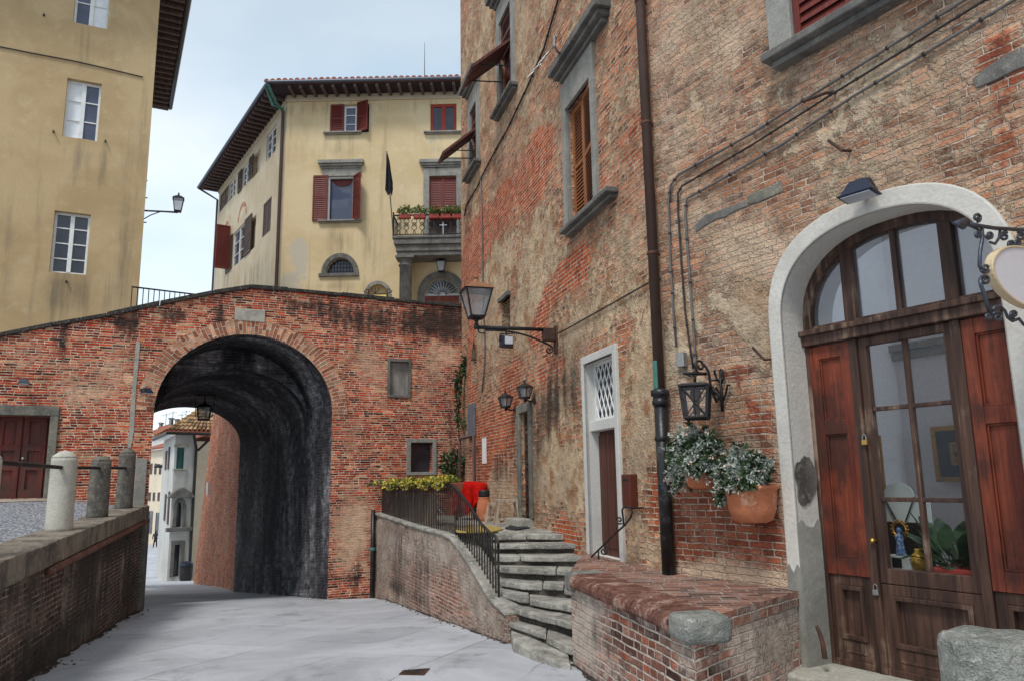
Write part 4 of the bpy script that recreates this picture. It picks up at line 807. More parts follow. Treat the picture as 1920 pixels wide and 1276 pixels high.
# balcony on its column
BO = 1.15; ba = C.uv(735, 447, BO)[0]; bz1 = C.uv(800, 441, BO)[1]; bz0 = C.uv(800, 456, BO)[1]; bz2 = C.uv(800, 476, BO)[1]
bl = MB().box(C, ba, 15, bz1 - .09, bz1, 0, BO).box(C, ba + .05, 15, bz0, bz1 - .091, 0, BO - .05).box(C, ba + .12, 15, bz2 + .16, bz0 - .001, 0, BO - .14).box(C, ba + .16, 15, bz2, bz2 + .158, 0, BO - .19).build('balcony', M['serena_dark'], croot, bevel=.015)
cx = C.uv(760.5, 520, BO - .4)[0]; rr = .235; cb = C.w(cx, 0, BO - .42); ztop = bz2
MB().lathe((cb[0], cb[1], 4.3), [(rr * 1.04, 0), (rr, 1.0), (rr * .95, ztop - 4.3 - .36), (rr * 1.12, ztop - 4.3 - .34), (rr * 1.12, ztop - 4.3 - .30), (rr * .96, ztop - 4.3 - .29), (rr * .98, ztop - 4.3 - .17), (rr * 1.3, ztop - 4.3 - .09)], 28).build('column', M['serena_dark'], croot, smooth=True)
f = C; MB().box(C, cx - .34, cx + .34, ztop - .09, ztop - .001, BO - .42 - .34, BO - .42 + .34).build('capital', M['serena_dark'], croot, bevel=.01)
zr1 = C.uv(800, 403, BO - .06)[1]; RO = BO - .07
mb = MB(); mb.tube([C.w(ba + .03, zr1, RO), C.w(14, zr1, RO)], .03, 6).tube([C.w(ba + .03, bz1 + .06, RO), C.w(14, bz1 + .06, RO)], .02, 6).tube([C.w(ba + .03, zr1, RO), C.w(ba + .03, zr1, .05)], .03, 6).tube([C.w(ba + .03, bz1, RO), C.w(ba + .03, zr1 + .12, RO)], .03, 6)
i = 0; s = ba + .22; hh = zr1 - bz1 - .08
while s < 14:
    b = bz1 + .08
    for sg in (-1, 1): mb.tube([C.w(s + sg * .10 * math.cos(u * 2 * math.pi * 1.5) * (1 if .1 < u < .9 else .4), b + hh * u, RO) for u in np.linspace(0, 1, 14)], .014, 5)
    mb.tube([C.w(s + .07 * math.cos(t_), b + hh * .5 + .07 * math.sin(t_), RO) for t_ in np.linspace(0, 2 * math.pi, 10)], .013, 5); s += .29
rlo = mb.build('railing', M['iron'], bl)
s = ba + .1; mb = MB()
for k in range(4): mb.tube([C.w(ba + .03, bz1, .15 + k * .25), C.w(ba + .03, zr1, .15 + k * .25)], .015, 5)
mb.build('end_railing', M['iron'], bl)
cxs = C.uv(831, 430, RO + .03)[0]; MB().box(C, cxs - .02, cxs + .02, bz1 + .02, bz1 + .5, RO + .02, RO + .05).box(C, cxs - .14, cxs + .14, bz1 + .36, bz1 + .40, RO + .021, RO + .049).build('metal_cross', M['steel'], bl)
bd = C.R(806, 856, 415, 440, RO - .1); MB().box(C, bd[0], bd[1], bz1 + .02, bd[3] + .1, RO - .12, RO - .09).build('screen_panel', M['eave_wood'], bl)
# leaves helper: many small folded leaves spread through a volume
def leaves(mb, c, rad, n, size, rn, asp=.45, droop=0., hemi=False, shell=.35):
    c = np.array(c, float)
    for _ in range(n):
        v = np.array([rn.gauss(0, 1) for _ in range(3)]); v /= np.linalg.norm(v) + 1e-9; q = c + v * np.array(rad) * (shell + (1 - shell) * rn.random() ** .6)
        if hemi and q[2] < c[2]: q[2] = c[2] + rn.random() * rad[2] * .3
        d = np.array([rn.gauss(0, 1), rn.gauss(0, 1), rn.gauss(0, .8) - droop]) + v * .9; d /= np.linalg.norm(d) + 1e-9; a = np.cross(d, [rn.gauss(0, 1), rn.gauss(0, 1), rn.gauss(0, 1)]); a /= np.linalg.norm(a) + 1e-9
        L = size * rn.uniform(.6, 1.35); W = L * asp; m = q + d * L * .5; nn = np.cross(d, a) * L * .12
        mb.add([q, m + a * W * .5 - nn, q + d * L, m - a * W * .5 - nn], [(0, 1, 2), (0, 2, 3)])
pi = 0
for x0, x1, fl in ((748, 771, 1), (775, 799, 0), (804, 824, 1), (826, 846, 0), (847, 866, 1)):
    q = C.R(x0, x1, 403, 411, RO + .12); lab = ['red balcony planter at the railing corner, leafy with pale blooms', 'second red planter from the balcony corner, half hidden by foliage', 'red planter in the middle of the balcony rail', 'red planter beside the screened part of the balcony rail', 'red planter on the balcony rail against the brick facade'][pi]; pi += 1
    t = thing('balcony_planter', lab, 'planter', C.w((q[0] + q[1]) / 2, q[2], RO + .12), 'planters on the balcony rail')
    MB().box(C, q[0] + .02, q[1] - .02, q[2], q[3], RO + .05, RO + .24).build('trough', M['red_pot'], t, bevel=.015)
    mb = MB(); leaves(mb, C.w((q[0] + q[1]) / 2, q[3] + .1, RO + .14), ((q[1] - q[0]) * .6, .2, .22), 240, .10, rnd, hemi=True); mb.build('foliage', M['leaf_green'], t, fix=False)
    mb = MB(); leaves(mb, C.w((q[0] + q[1]) / 2, q[3] + .12, RO + .14), ((q[1] - q[0]) * .55, .2, .22), 30, .06, rnd, .8, hemi=True, shell=.8); mb.build('flowers', M['petal_red' if fl else 'petal_pink'], t, fix=False)
# furled flag on its staff
fp = C.uv(733, 415, .5); ft = C.uv(725, 284, 1.1); t = thing('furled_flag', 'furled dark flag on a thin pole beside the balcony', 'flag', C.w(fp[0], fp[1] - .3, .1))
MB().tube([C.w(fp[0] + .02, fp[1] - .35, .1), C.w(ft[0], ft[1], 1.1)], .022, 6).build('pole', M['cable'], t)
mb = MB(); u = lambda k, w_: C.w(fp[0] + (ft[0] - fp[0]) * k + w_, fp[1] + (ft[1] - fp[1]) * k, .5 + .6 * k)
rows = []
for k, w0, w1 in ((.97, -.02, .03), (.85, -.04, .09), (.7, -.08, .12), (.55, -.12, .16), (.45, -.15, .15), (.40, -.06, .12)):
    rows.append([C.w(fp[0] + (ft[0] - fp[0]) * k + w0 + (w1 - w0) * j / 6, fp[1] + (ft[1] - fp[1]) * k - (.12 if k < .44 else 0) * (j % 2), .5 + .6 * k + .05 * math.sin(j * 2.1)) for j in range(7)])
for a, b in zip(rows, rows[1:]): mb.strip(a, b)
mb.build('cloth', M['cloth_dark'], t, fix=False)
# lunette, niche, arched door, lamp
mb = MB(); lo = arc((lun[0] + lun[1]) / 2, lun[2], (lun[1] - lun[0]) / 2 + .18, lun[3] - lun[2] + .18, 16); mb.ring(C, lunp, lo, -.03, .07); a = C.R(598, 673, 512, 517); mb.box(C, a[0], a[1], lun[2] - .12, lun[2] - .002, -.05, .1)
lw2 = mb.build('lunette_window', M['serena_dark'], croot, bevel=.008)
MB().prism(C, lunp, -.2, -.18).build('pane', M['win_dark'], lw2); mb = MB()
for i in range(1, 9): s = lun[0] + (lun[1] - lun[0]) * i / 9; h = (lun[3] - lun[2]) * math.sqrt(max(0, 1 - ((s - (lun[0] + lun[1]) / 2) / ((lun[1] - lun[0]) / 2)) ** 2)); mb.tube([C.w(s, lun[2], -.05), C.w(s, lun[2] + h, -.05)], .011, 5)
for i in range(1, 4): z = lun[2] + (lun[3] - lun[2]) * i / 4; hw = (lun[1] - lun[0]) / 2 * math.sqrt(1 - (i / 4) ** 2); mb.tube([C.w((lun[0] + lun[1]) / 2 - hw, z, -.05), C.w((lun[0] + lun[1]) / 2 + hw, z, -.05)], .011, 5)
mb.build('grille', M['iron_blue'], lw2)
MB().ring(C, [(nc + na, 4.3)] + arc(nc, nb, na, na, 14) + [(nc - na, 4.3)], [(nc + na + .13, 4.3)] + arc(nc, nb, na + .13, na + .13, 14) + [(nc - na - .13, 4.3)], -.03, .05).build('niche_surround', M['serena'], croot)
MB().prism(C, niche_hole, -.24, -.22).build('niche_back', M['ochre'], croot)
sg = C.R(693, 724, 551, 575, .5); t = thing('hanging_sign', 'small yellow sign in a scrolled iron frame by the niche', 'sign', C.w(nc, 4.9, .5))
mb = MB().tube([C.w(sg[0] - .05, sg[2] - .6, .5), C.w(sg[0] - .05, sg[3], .5), C.w(sg[1] + .05, sg[3], .5), C.w(sg[1] + .05, sg[2] - .6, .5)], .025, 6)
for k, sgn in ((sg[0] - .1, 1), (sg[1] + .1, -1)): mb.tube(spiral(C, k, sg[3] + .12, .11, 1.2, 0 if sgn < 0 else math.pi, sgn, .5, 16), .02, 5)
for a in (-.12, 0, .12): mb.tube([C.w(nc, sg[3], .5), C.w(nc + a, sg[3] + .14, .5), C.w(nc + a * 1.2, sg[3] + .24, .5)], .018, 5)
mb.build('iron_frame', M['rust_iron'], t); MB().box(C, sg[0], sg[1], sg[2] - .6, sg[3] - .05, .48, .52).build('board', M['yellow_sign'], t)
mb = MB(); fo_ = fa + .24; mb.ring(C, [(fc + fa, 4.3)] + arc(fc, fb, fa, fa, 18) + [(fc - fa, 4.3)], [(fc + fo_, 4.3)] + arc(fc, fb, fo_, fo_, 18) + [(fc - fo_, 4.3)], -.05, .09); adr = mb.build('arched_door', M['serena_dark'], croot, bevel=.01)
MB().box(C, fc - fa, fc + fa, 4.2, fb - .02, -.2, -.14).box(C, fc - .03, fc + .03, 4.2, fb - .03, -.14, -.1).build('door_leaf', M['red_wood'], adr); MB().prism(C, arc(fc, fb, fa, fa, 18), -.22, -.2).build('fanlight', M['curtain'], adr)
mb = MB(); mb.tube([C.w(x, z, -.12) for x, z in arc(fc, fb, fa * .22, fa * .22, 10)], .02, 5)
for k in range(1, 12):
    a = math.pi * k / 12; mb.tube([C.w(fc + r * math.cos(a + d), fb + r * math.sin(a + d), -.12) for r, d in ((fa * .22, 0), (fa * .6, .03), (fa * .98, .0))], .016, 5)
    for sgn in (-1, 1): mb.tube([C.w(fc + r * math.cos(a + sgn * d), fb + r * math.sin(a + sgn * d), -.12) for r, d in ((fa * .5, 0.02), (fa * .78, .07), (fa * .9, .13), (fa * .98, .13))], .014, 5)
mb.build('sunburst_grille', M['iron_blue'], adr)
lp = C.uv(827, 509, .45); t = thing('entrance_lantern', 'small lantern hanging over the arched palazzo door', 'lamp', C.w(lp[0], lp[1], .0)); MB().tube([C.w(lp[0], lp[1] + .75, .0), C.w(lp[0], lp[1] + .8, .45), C.w(lp[0], lp[1] + .55, .45)], .02, 6).build('hook', M['iron'], t)
lantern_parts(t, C.w(lp[0], lp[1], .45), .34, .2, .36, M['iron'], M['lamp_glass'], 0)
# windows of the shaded side
specs = [('open', 'maroon_dull'), ('blind', None), ('shut2', 'grey_shutter'), ('open', 'grey_shutter'), ('shut', 'grey_shutter'), ('shut', 'grey_shutter'), ('blind', None), ('open2', 'grey_shutter')]
for q, (kd, mt) in zip(SRs, specs):
    s0, s1, z0, z1 = q
    if kd == 'blind': MB().box(CS, s0, s1, z0, z1, -.2, -.16).build('blind_recess', M['ochre_side'], croot); continue
    if kd == 'shut': shutter(CS, s0, (s0 + s1) / 2, z0, z1, -.06, mt, croot, 14); shutter(CS, (s0 + s1) / 2, s1, z0, z1, -.06, mt, croot, 14); continue
    casement(CS, q, croot, 2, 3, mats=('win_dark', 'win_blue'), depth=.1)
    if kd != 'open' or True:
        wl = (s1 - s0) / 2
        if kd in ('open2', 'shut2'):
            shutter(CS, s0 - wl, s0 - .02, z0, z1, .02, mt, croot, 14); shutter(CS, s1 + .02, s1 + wl, z0, z1, .02, mt, croot, 14)
q = CS.uv(430, 480)
fS = CS.rot(LS - .55, 70 if CS.sg > 0 else -70); zq0, zq1 = CS.uv(415, 520)[1], CS.uv(415, 447)[1]
sh0 = CS.uv(432, 480)[0]
for aa, ln in ((0, 1.0), (.62, .9)):
    f = Fr(CS.w(sh0 + aa, 0, .05), CS.n); shutter(f, 0, ln * .62, zq0 + (.15 if aa else 0), zq1, -.02, 'maroon', croot, 18)
for (x0, x1, y0) in ((447, 463, 382), (420, 430, 416)):
    a, z = CS.uv((x0 + x1) / 2, y0 + 8); hw = abs(CS.uv(x1, y0)[0] - CS.uv(x0, y0)[0]) / 2; MB().ring(CS, arc(a, z - .5, hw * .78, .55, 10), arc(a, z - .5, hw, .75, 10), -.02, .008).build('brick_arch_trace', M['brick_ring'], croot)
# high ground behind the brick wall, held up by a battered brick wall beyond the passage
Q0 = f2.w(m2[1], 0)
RW0 = np.array(Q0[:2]); 
def rx(px, D, z=0): return np.array(hd(px, 1085, D)[:2])
rb = [RW0, rx(425, 26), rx(395, 30.5), rx(361, 36.5)]
t_ax = [p + (np.array([.9, .43]) * (.25 if i == 0 else .5 + .55 * i / 1.0) if True else 0) for i, p in enumerate(rb)]
mb = MB(); zt_ = lambda i: [5.2, 5.4, 5.6, 6.0][i]
NS = 8; grid = []
for j in range(NS + 1):
    v = j / NS; grid.append([])
    for i, p in enumerate(rb):
        zb = zg(p[0], p[1]) - .3; zz = zb + (zt_(i) - zb) * v; bt = np.array([.9, .43]) * (.02 + .06 * (zz - zb)); grid[-1].append((p[0] + bt[0], p[1] + bt[1], zz))
for a, b in zip(grid, grid[1:]): mb.strip(a, b)
bw_ = mb.build('battered_wall', M['brick_batter'], None, fix=False); tag(bw_, 'leaning orange brick retaining wall beyond the dark passage', 'wall')
v = grid[3][2]; dq = Vector((rb[3][0] - rb[1][0], rb[3][1] - rb[1][1], 0)).normalized(); mk = Fr(hd(391, 910, 30.2), (dq.x, dq.y)); t = MB().box(mk, -.3, .3, hd(391, 927, 30.2)[2], hd(391, 903, 30.2)[2], 0, .05).build('notice_board', M['paper'], None); tag(t, 'white notice fixed to the leaning orange brick wall', 'notice')
HG = [A.w(SR_ - 3.6, 0, -.45)[:2], A.w(8, 0, -.45)[:2], (22, 30), (22, 60), (-6, 60), tuple(np.array(rb[3]) + [1.5, .8]), tuple(np.array(rb[2]) + [1.3, .65]), tuple(np.array(rb[1]) + [1.1, .5]), tuple(RW0 + [.6, .4])]
mb = MB(); mb.add([(p[0], p[1], 4.9) for p in HG], [tuple(range(len(HG)))]); tag(mb.build('upper_ground', M['pavement'], fix=False), 'paved high ground behind the brick wall', 'ground', kind='structure')
hgl = [A.w(SR_ - 3.9, 0, -.5), A.w(SR_ - 3.4, 0, -.5)]

# ================================================================== the street beyond the passage
wr = thing('white_house', 'narrow white house with a tiled roof seen through the archway', 'house', hd(322, 1082, 47))
wc = np.array(hd(321, 950, 47)[:2]); wL = Fr(wc, vdir(140)); wF = Fr(wc, (.72, .69)); wS1 = wF.uv(359, 950)[0]; zE3 = wF.uv(335, 814)[1]; gz = zg(wc[0], wc[1])
wn = [wF.R(331, 345, 838, 878), wF.R(330, 342, 945, 987), wF.R(325.5, 338, 1020, 1080)]
lunh = [(wn[1][0], wn[1][2]), (wn[1][1], wn[1][2])] + arc((wn[1][0] + wn[1][1]) / 2, wn[1][3] - .25, (wn[1][1] - wn[1][0]) / 2, .45, 8)
mb = MB(); panel(mb, wF, rect(0, wS1, gz - .5, zE3), [rect(*wn[0]), lunh, rect(*wn[2])], .5, paint=dict(grim=blobs(wF, [(340, 1075, 40, 10, .5), (350, 900, 6, 40, .4), (335, 900, 20, 10, .2)])), reveal=[(rect(*wn[0]), .15), (lunh, .3), (rect(*wn[2]), .25)])
mb.strip([wL.w(0, gz - .5), wL.w(0, zE3)], [wL.w(7, gz - 1.5), wL.w(7, zE3)])
for k in mb.at: mb.at[k] += [0] * (len(mb.v) - len(mb.at[k]))
mb.build('wall', M['white_plaster'], wr, fix=False)
ws = MB(); bkf = Fr(wF.w(wS1, 0, -1.2), wF.d); ws.box(bkf, .0, 1.6, gz - .5, zE3 - .3, -.5, 0); ws.strip([wF.w(wS1, gz - .5), wF.w(wS1, zE3)], [wF.w(wS1, gz - .5, -1.3), wF.w(wS1, zE3, -1.3)]); ws.build('side_bay', M['cream'], wr, fix=False)
shutter(wF, wn[0][0], (wn[0][0] + wn[0][1]) / 2, wn[0][2], wn[0][3], -.05, 'green_shutter', wr, 14); shutter(wF, (wn[0][0] + wn[0][1]) / 2, wn[0][1], wn[0][2], wn[0][3], -.05, 'green_shutter', wr, 14); sill(wF, wn[0][0] - .2, wn[0][1] + .2, wn[0][2], wr, 'pale_stone')
MB().box(wF, wn[0][0] - .2, wn[0][1] + .2, wn[0][3] + .02, wn[0][3] + .2, -.02, .06).build('lintel', M['pale_stone'], wr)
MB().prism(wF, lunh, -.32, -.29).build('niche_pane', M['win_dark'], wr); mb = MB(); aS = wn[1]; cxn = (aS[0] + aS[1]) / 2
mb.ring(wF, [(aS[1], aS[2])] + arc(cxn, aS[3] - .25, (aS[1] - aS[0]) / 2, .45, 8) + [(aS[0], aS[2])], [(aS[1] + .2, aS[2])] + arc(cxn, aS[3] - .25, (aS[1] - aS[0]) / 2 + .2, .62, 8) + [(aS[0] - .2, aS[2])], -.05, .1)
mb.prism(wF, [(cxn - .85, aS[3] + .4), (cxn + .85, aS[3] + .4), (cxn + .5, aS[3] + .75), (cxn + .1, aS[3] + 1.0), (cxn - .1, aS[3] + 1.0), (cxn - .5, aS[3] + .75)], -.05, .3); mb.box(wF, cxn - .75, cxn + .75, aS[2] - .25, aS[2] - .01, -.05, .25); mb.build('niche_frame', M['serena_dark'], wr, bevel=.03)
MB().ring(wF, [(wn[2][1], wn[2][2]), (wn[2][1], wn[2][3]), (wn[2][0], wn[2][3]), (wn[2][0], wn[2][2])], [(wn[2][1] + .2, wn[2][2]), (wn[2][1] + .2, wn[2][3] + .22), (wn[2][0] - .2, wn[2][3] + .22), (wn[2][0] - .2, wn[2][2])], -.05, .06).build('door_frame', M['serena_dark'], wr); MB().box(wF, wn[2][0], wn[2][1], wn[2][2] - .3, wn[2][3], -.27, -.24).build('door', M['win_dark'], wr)
mb = MB()
for (xa, ya, yb) in ((311, 845, 880), (316, 838, 879), (309, 925, 975), (315, 920, 982)):
    a, z0 = wL.uv(xa, yb); _, z1 = wL.uv(xa, ya); shutter(wL, a - .35, a + .35, z0, z1, 0.02, 'grey_shutter', wr, 12)
# tiled roof
ov = .7; rp_ = [wL.w(7, 0, ov), (np.array(wc) + wF.n * ov + wL.n * ov), wF.w(wS1 + .9, 0, ov)]; zz = zE3 + .05; ridge = [wL.w(7, 0, -3.2), tuple(np.array(wc) - wF.n * 3.0 - wL.n * 2.4), wF.w(wS1 + 2.2, 0, -3.2)]; mb = MB()
for i in (0, 1): mb.hex([P3(rp_[i], zz), P3(rp_[i + 1], zz), P3(ridge[i + 1], zz + 1.7), P3(ridge[i], zz + 1.7)], [P3(rp_[i], zz + .12), P3(rp_[i + 1], zz + .12), P3(ridge[i + 1], zz + 1.82), P3(ridge[i], zz + 1.82)])
rf = mb.build('roof', M['terracotta_old'], wr); mb = MB()
M['roof_tile'] = leafm('roof tiles', sr(120, 92, 66), sr(196, 158, 116), .85)
for i in (0, 1):
    a0, a1, b0, b1 = [np.array(P3(q, z)) for q, z in ((rp_[i], zz + .15), (rp_[i + 1], zz + .15), (ridge[i], zz + 1.85), (ridge[i + 1], zz + 1.85))]; n = int(np.linalg.norm(a1 - a0) / .26)
    for k in range(n):
        for m in range(7):
            u = (k + .5) / n; p = lambda v: (a0 + (a1 - a0) * u) * (1 - v) + (b0 + (b1 - b0) * u) * v; q0, q1 = p(m / 7.), p((m + 1.15) / 7.); sd_ = (a1 - a0) / np.linalg.norm(a1 - a0); r5 = [(-.11, 0), (-.07, .09), (0, .12), (.07, .09), (.11, 0)]
            mb.strip([q0 + sd_ * x + [0, 0, h + .04 + rnd.uniform(-.015, .015)] for x, h in r5], [q1 + sd_ * x * .85 + [0, 0, h * .8] for x, h in r5])
mb.build('tiles', M['roof_tile'], rf, fix=False)
MB().tube([P3(rp_[0], zz), P3(rp_[1], zz), P3(rp_[2], zz)], .1, 6).build('gutter', M['iron'], rf); e = wF.w(wS1 + .05, 0, .1); MB().tube([P3(rp_[1] * .45 + np.array(rp_[2][:2]) * .55, zz), (e[0], e[1], zz - .9), (e[0], e[1], gz)], .09, 6).tube([P3(rp_[2], zz), (e[0] + .1, e[1], zz - 1.0)], .08, 6).build('downpipe', M['iron'], wr)
# dark bin at its foot
bn = hz(348, 1085, zg(*rx(348, 47))); b_ = rx(348, 46.5); t = thing('litter_bin', 'dark litter bin at the foot of the white house', 'litter bin', (b_[0], b_[1], zg(*b_)))
MB().lathe((b_[0], b_[1], zg(*b_)), [(.3, 0), (.36, .2), (.38, .85), (.40, .9)], 14).build('body', M['iron'], t); MB().lathe((b_[0], b_[1], zg(*b_) + .9), [(.42, 0), (.38, .12), (.12, .2), (.03, .22)], 14).build('lid', M['floodlight'], t)
# far street fronts
def far_house(name, lab, p0, p1, zt, mat, winpx, roofmat='terracotta_old', depth=8, rise=1.6):
    f = Fr(p0, np.array(p1[:2]) - np.array(p0[:2])); Lh = float(np.linalg.norm(np.array(p1[:2]) - np.array(p0[:2]))); gz = min(zg(p0[0], p0[1]), zg(p1[0], p1[1])) - .6
    t = thing(name, lab, 'house', (p0[0], p0[1], gz + .6)); MB().box(f, 0, Lh, gz, zt, -depth, 0).build('wall', mat, t)
    rf = MB().hex([f.w(-.4, zt + .01, .6), f.w(Lh + .4, zt + .01, .6), f.w(Lh + .4, zt + rise, -depth / 2), f.w(-.4, zt + rise, -depth / 2)], [f.w(-.4, zt + .2, .6), f.w(Lh + .4, zt + .2, .6), f.w(Lh + .4, zt + rise + .2, -depth / 2), f.w(-.4, zt + rise + .2, -depth / 2)]).build('roof', M[roofmat], t)
    MB().hex([f.w(-.4, zt + .01, -depth - .4), f.w(Lh + .4, zt + .01, -depth - .4), f.w(Lh + .4, zt + rise, -depth / 2 - .01), f.w(-.4, zt + rise, -depth / 2 - .01)], [f.w(-.4, zt + .2, -depth - .4), f.w(Lh + .4, zt + .2, -depth - .4), f.w(Lh + .4, zt + rise + .2, -depth / 2 - .01), f.w(-.4, zt + rise + .2, -depth / 2 - .01)]).build('rear_roof', M[roofmat], rf)
    for (x0, x1, y0, y1, m) in winpx:
        q = f.R(x0, x1, y0, y1); w_ = MB().ring(f, rect(q[0] + .06, q[1] - .06, q[2] + .06, q[3] - .06), rect(*q), -.02, .06, True).build('window', M['serena_dark'], t); MB().box(f, q[0] + .05, q[1] - .05, q[2] + .05, q[3] - .05, -.02, .02).build('pane', M[m], w_)
    return t, f, Lh
pA = hd(269, 1000, 96); pB = hd(309, 1000, 90)
ch, cf, cl = far_house('cream_house', 'pale cream house at the far end of the street below', pA, pB, Fr(pA, np.array(pB[:2]) - np.array(pA[:2])).uv(290, 843)[1], M['cream'], [(282, 286, 868, 888, 'grey_shutter'), (290, 294, 868, 888, 'grey_shutter'), (299, 303, 870, 888, 'grey_shutter'), (279, 283, 922, 938, 'grey_shutter'), (287, 291, 922, 938, 'grey_shutter'), (296, 300, 922, 938, 'grey_shutter'), (279, 286, 957, 999, 'win_dark'), (292, 300, 960, 1002, 'win_dark')])
pA = hd(262, 1000, 120); pB = hd(300, 1000, 118)
far_house('distant_house', 'brown roofed house rising behind the cream house', pA, pB, Fr(pA, np.array(pB[:2]) - np.array(pA[:2])).uv(285, 815)[1], M['white_plaster'], [(280, 284, 826, 836, 'grey_shutter')])
pA = hd(290, 1000, 135); pB = hd(345, 1000, 135)
dh, df, dl = far_house('hilltop_house', 'distant pale house with chimneys on the skyline under the arch', pA, pB, Fr(pA, np.array(pB[:2]) - np.array(pA[:2])).uv(310, 803)[1], M['cream'], [(305, 309, 806, 811, 'win_dark')], rise=1.0)
mb = MB(); a = df.uv(342, 790)
for (x0, x1, y0, y1) in ((332, 348, 783, 806), (318, 322, 785, 803), (307, 311, 783, 800), (288, 291, 792, 806)):
    q = df.R(x0, x1, y0, y1); mb.box(df, q[0], q[1], q[2] - 1, q[3], -3, -2); mb.box(df, q[0] - .12, q[1] + .12, q[3], q[3] + .25, -3.1, -1.9)
mb.build('chimney', M['serena'], dh); mb = MB()
for x, y0 in ((300, 772), (313, 768), (330, 772), (338, 766)):
    a, z = df.uv(x, y0); mb.tube([df.w(a, z - 4.5, -2.5), df.w(a, z, -2.5)], .05, 5); mb.tube([df.w(a - .7, z - .3, -2.5), df.w(a + .7, z - .2, -2.5)], .04, 5)
mb.build('aerial', M['cable_dark'], dh)
# lamp over the far street
lf = wL.uv(318, 870, 0)
lp = hd(297, 872, 60); t = thing('street_lamp', 'small lamp on an arm over the far street', 'street lamp', hd(306, 880, 60)); MB().tube([hd(307, 872, 60), hd(297, 872, 60)], .05, 6).tube([hd(306, 868, 60), hd(306, 990, 60)], .05, 6).build('arm', M['iron'], t); MB().lathe(hd(297, 876, 60), [(.05, .3), (.35, .1), (.3, 0)], 10).build('shade', M['iron'], t)
# ================================================================== old brick palace along the right
broot = thing('brick_palace', 'tall weathered brick palace with patchy plaster along the right of the street', 'building', (P0[0], P0[1], 0))
HT = 13.8; E2 = W2.uv(865.5, 560)[0]; DW = .30
ac, az_, aw = 2.30, 2.93, .86; din = arc(ac, az_, aw, .69, 30, 2.35); dout = arc(ac, az_, aw + .128, .832, 30, 2.45); DZ = .25
door_hole = [(ac + aw, DZ)] + din + [(ac - aw, DZ)]
wr_q = W1.R(1486, 1625, -160, 78); wr_z = W1.uv(1500, 84)[1]; WR = (W1.uv(1490, 60)[0], W1.uv(1490, 60)[0] + 1.12, wr_z, wr_z + 1.95)
P_e = dict(
    plas=blobs(W1, [(1640, 200, 160, 50, .55), (1700, 280, 140, 60, .35), (1420, 600, 50, 60, .75), (1440, 680, 20, 70, .5), (1290, 600, 25, 60, .45), (1270, 640, 20, 90, .8), (1290, 900, 25, 60, .2), (1400, 900, 60, 40, .3), (1360, 560, 40, 20, .35), (1530, 330, 50, 50, .3), (1460, 120, 60, 40, .15), (1250, 730, 10, 120, .5), (1300, 200, 60, 60, .15), (1600, 150, 60, 30, .5), (1700, 100, 60, 40, .5), (1870, 420, 60, 60, .4)]),
    whit=blobs(W1, [(1380, 1075, 100, 30, .75), (1330, 980, 60, 60, .3), (1400, 470, 60, 60, .2), (1350, 80, 60, 60, .2), (1300, 400, 30, 60, .15), (1480, 1000, 12, 100, .4), (1440, 800, 20, 60, .2), (1290, 20, 60, 60, .15), (1290, 880, 30, 60, .3)]),
    red=blobs(W1, [(1880, 120, 60, 90, .55), (1880, 280, 50, 80, .55), (1420, 780, 50, 50, .55), (1300, 960, 60, 60, 1.0), (1400, 1000, 80, 45, .9), (1250, 960, 30, 60, 1.0), (1350, 1045, 120, 35, .75), (1440, 880, 20, 60, .5), (1380, 700, 50, 30, .4)]),
    grim=blobs(W1, [(1380, 395, 70, 20, .25), (1880, 130, 60, 30, .35), (1900, 250, 40, 60, .3), (1500, 175, 40, 16, .5), (1270, 600, 8, 60, .4), (1350, 1085, 80, 10, .3), (1470, 940, 10, 60, .2), (1400, 250, 60, 60, .1)]))
mb = MB(); panel(mb, W1, [(0, -.5), (8, -.5), (8, HT), (0, HT)], [door_hole, rect(*WR)], .16, paint=P_e, reveal=[(rect(*WR), .18)])
mb.build('east_wall', M['brick_east'], broot, fix=False)
wd = W2.R(1103, 1165, 645, 1057); # white framed doorway
wz0 = .80; WD = (W2.uv(1166, 840)[0], W2.uv(1099, 840)[0], wz0, W2.uv(1130, 655)[1])
wdi = (WD[0] + .09, WD[1] - .09, wz0, WD[3] - .10)
mw = W2.R(1066, 1116, 170, 410); MW = (W2.uv(1114, 270)[0], W2.uv(1067, 300)[0], W2.uv(1090, 412)[1], W2.uv(1090, 172)[1])
D2 = (W2.uv(995, 870)[0], W2.uv(978, 870)[0], 1.12, W2.uv(986, 772)[1])
NI = (W2.uv(957, 620)[0], W2.uv(941, 620)[0], W2.uv(949, 686)[1], W2.uv(949, 560)[1])
N2 = (W2.uv(894, 690)[0], W2.uv(883, 690)[0], W2.uv(888, 720)[1], W2.uv(888, 672)[1])
n2p = [(N2[1], N2[2])] + [(N2[1], N2[3]), ((N2[0] + N2[1]) / 2, N2[3] + .45), (N2[0], N2[3])] + [(N2[0], N2[2])]
V2 = (W2.uv(962, 130)[0], W2.uv(940, 130)[0], W2.uv(950, 190)[1], W2.uv(951, 20)[1]); V3 = (W2.uv(896, 260)[0], W2.uv(884, 260)[0], W2.uv(890, 318)[1], W2.uv(890, 200)[1])
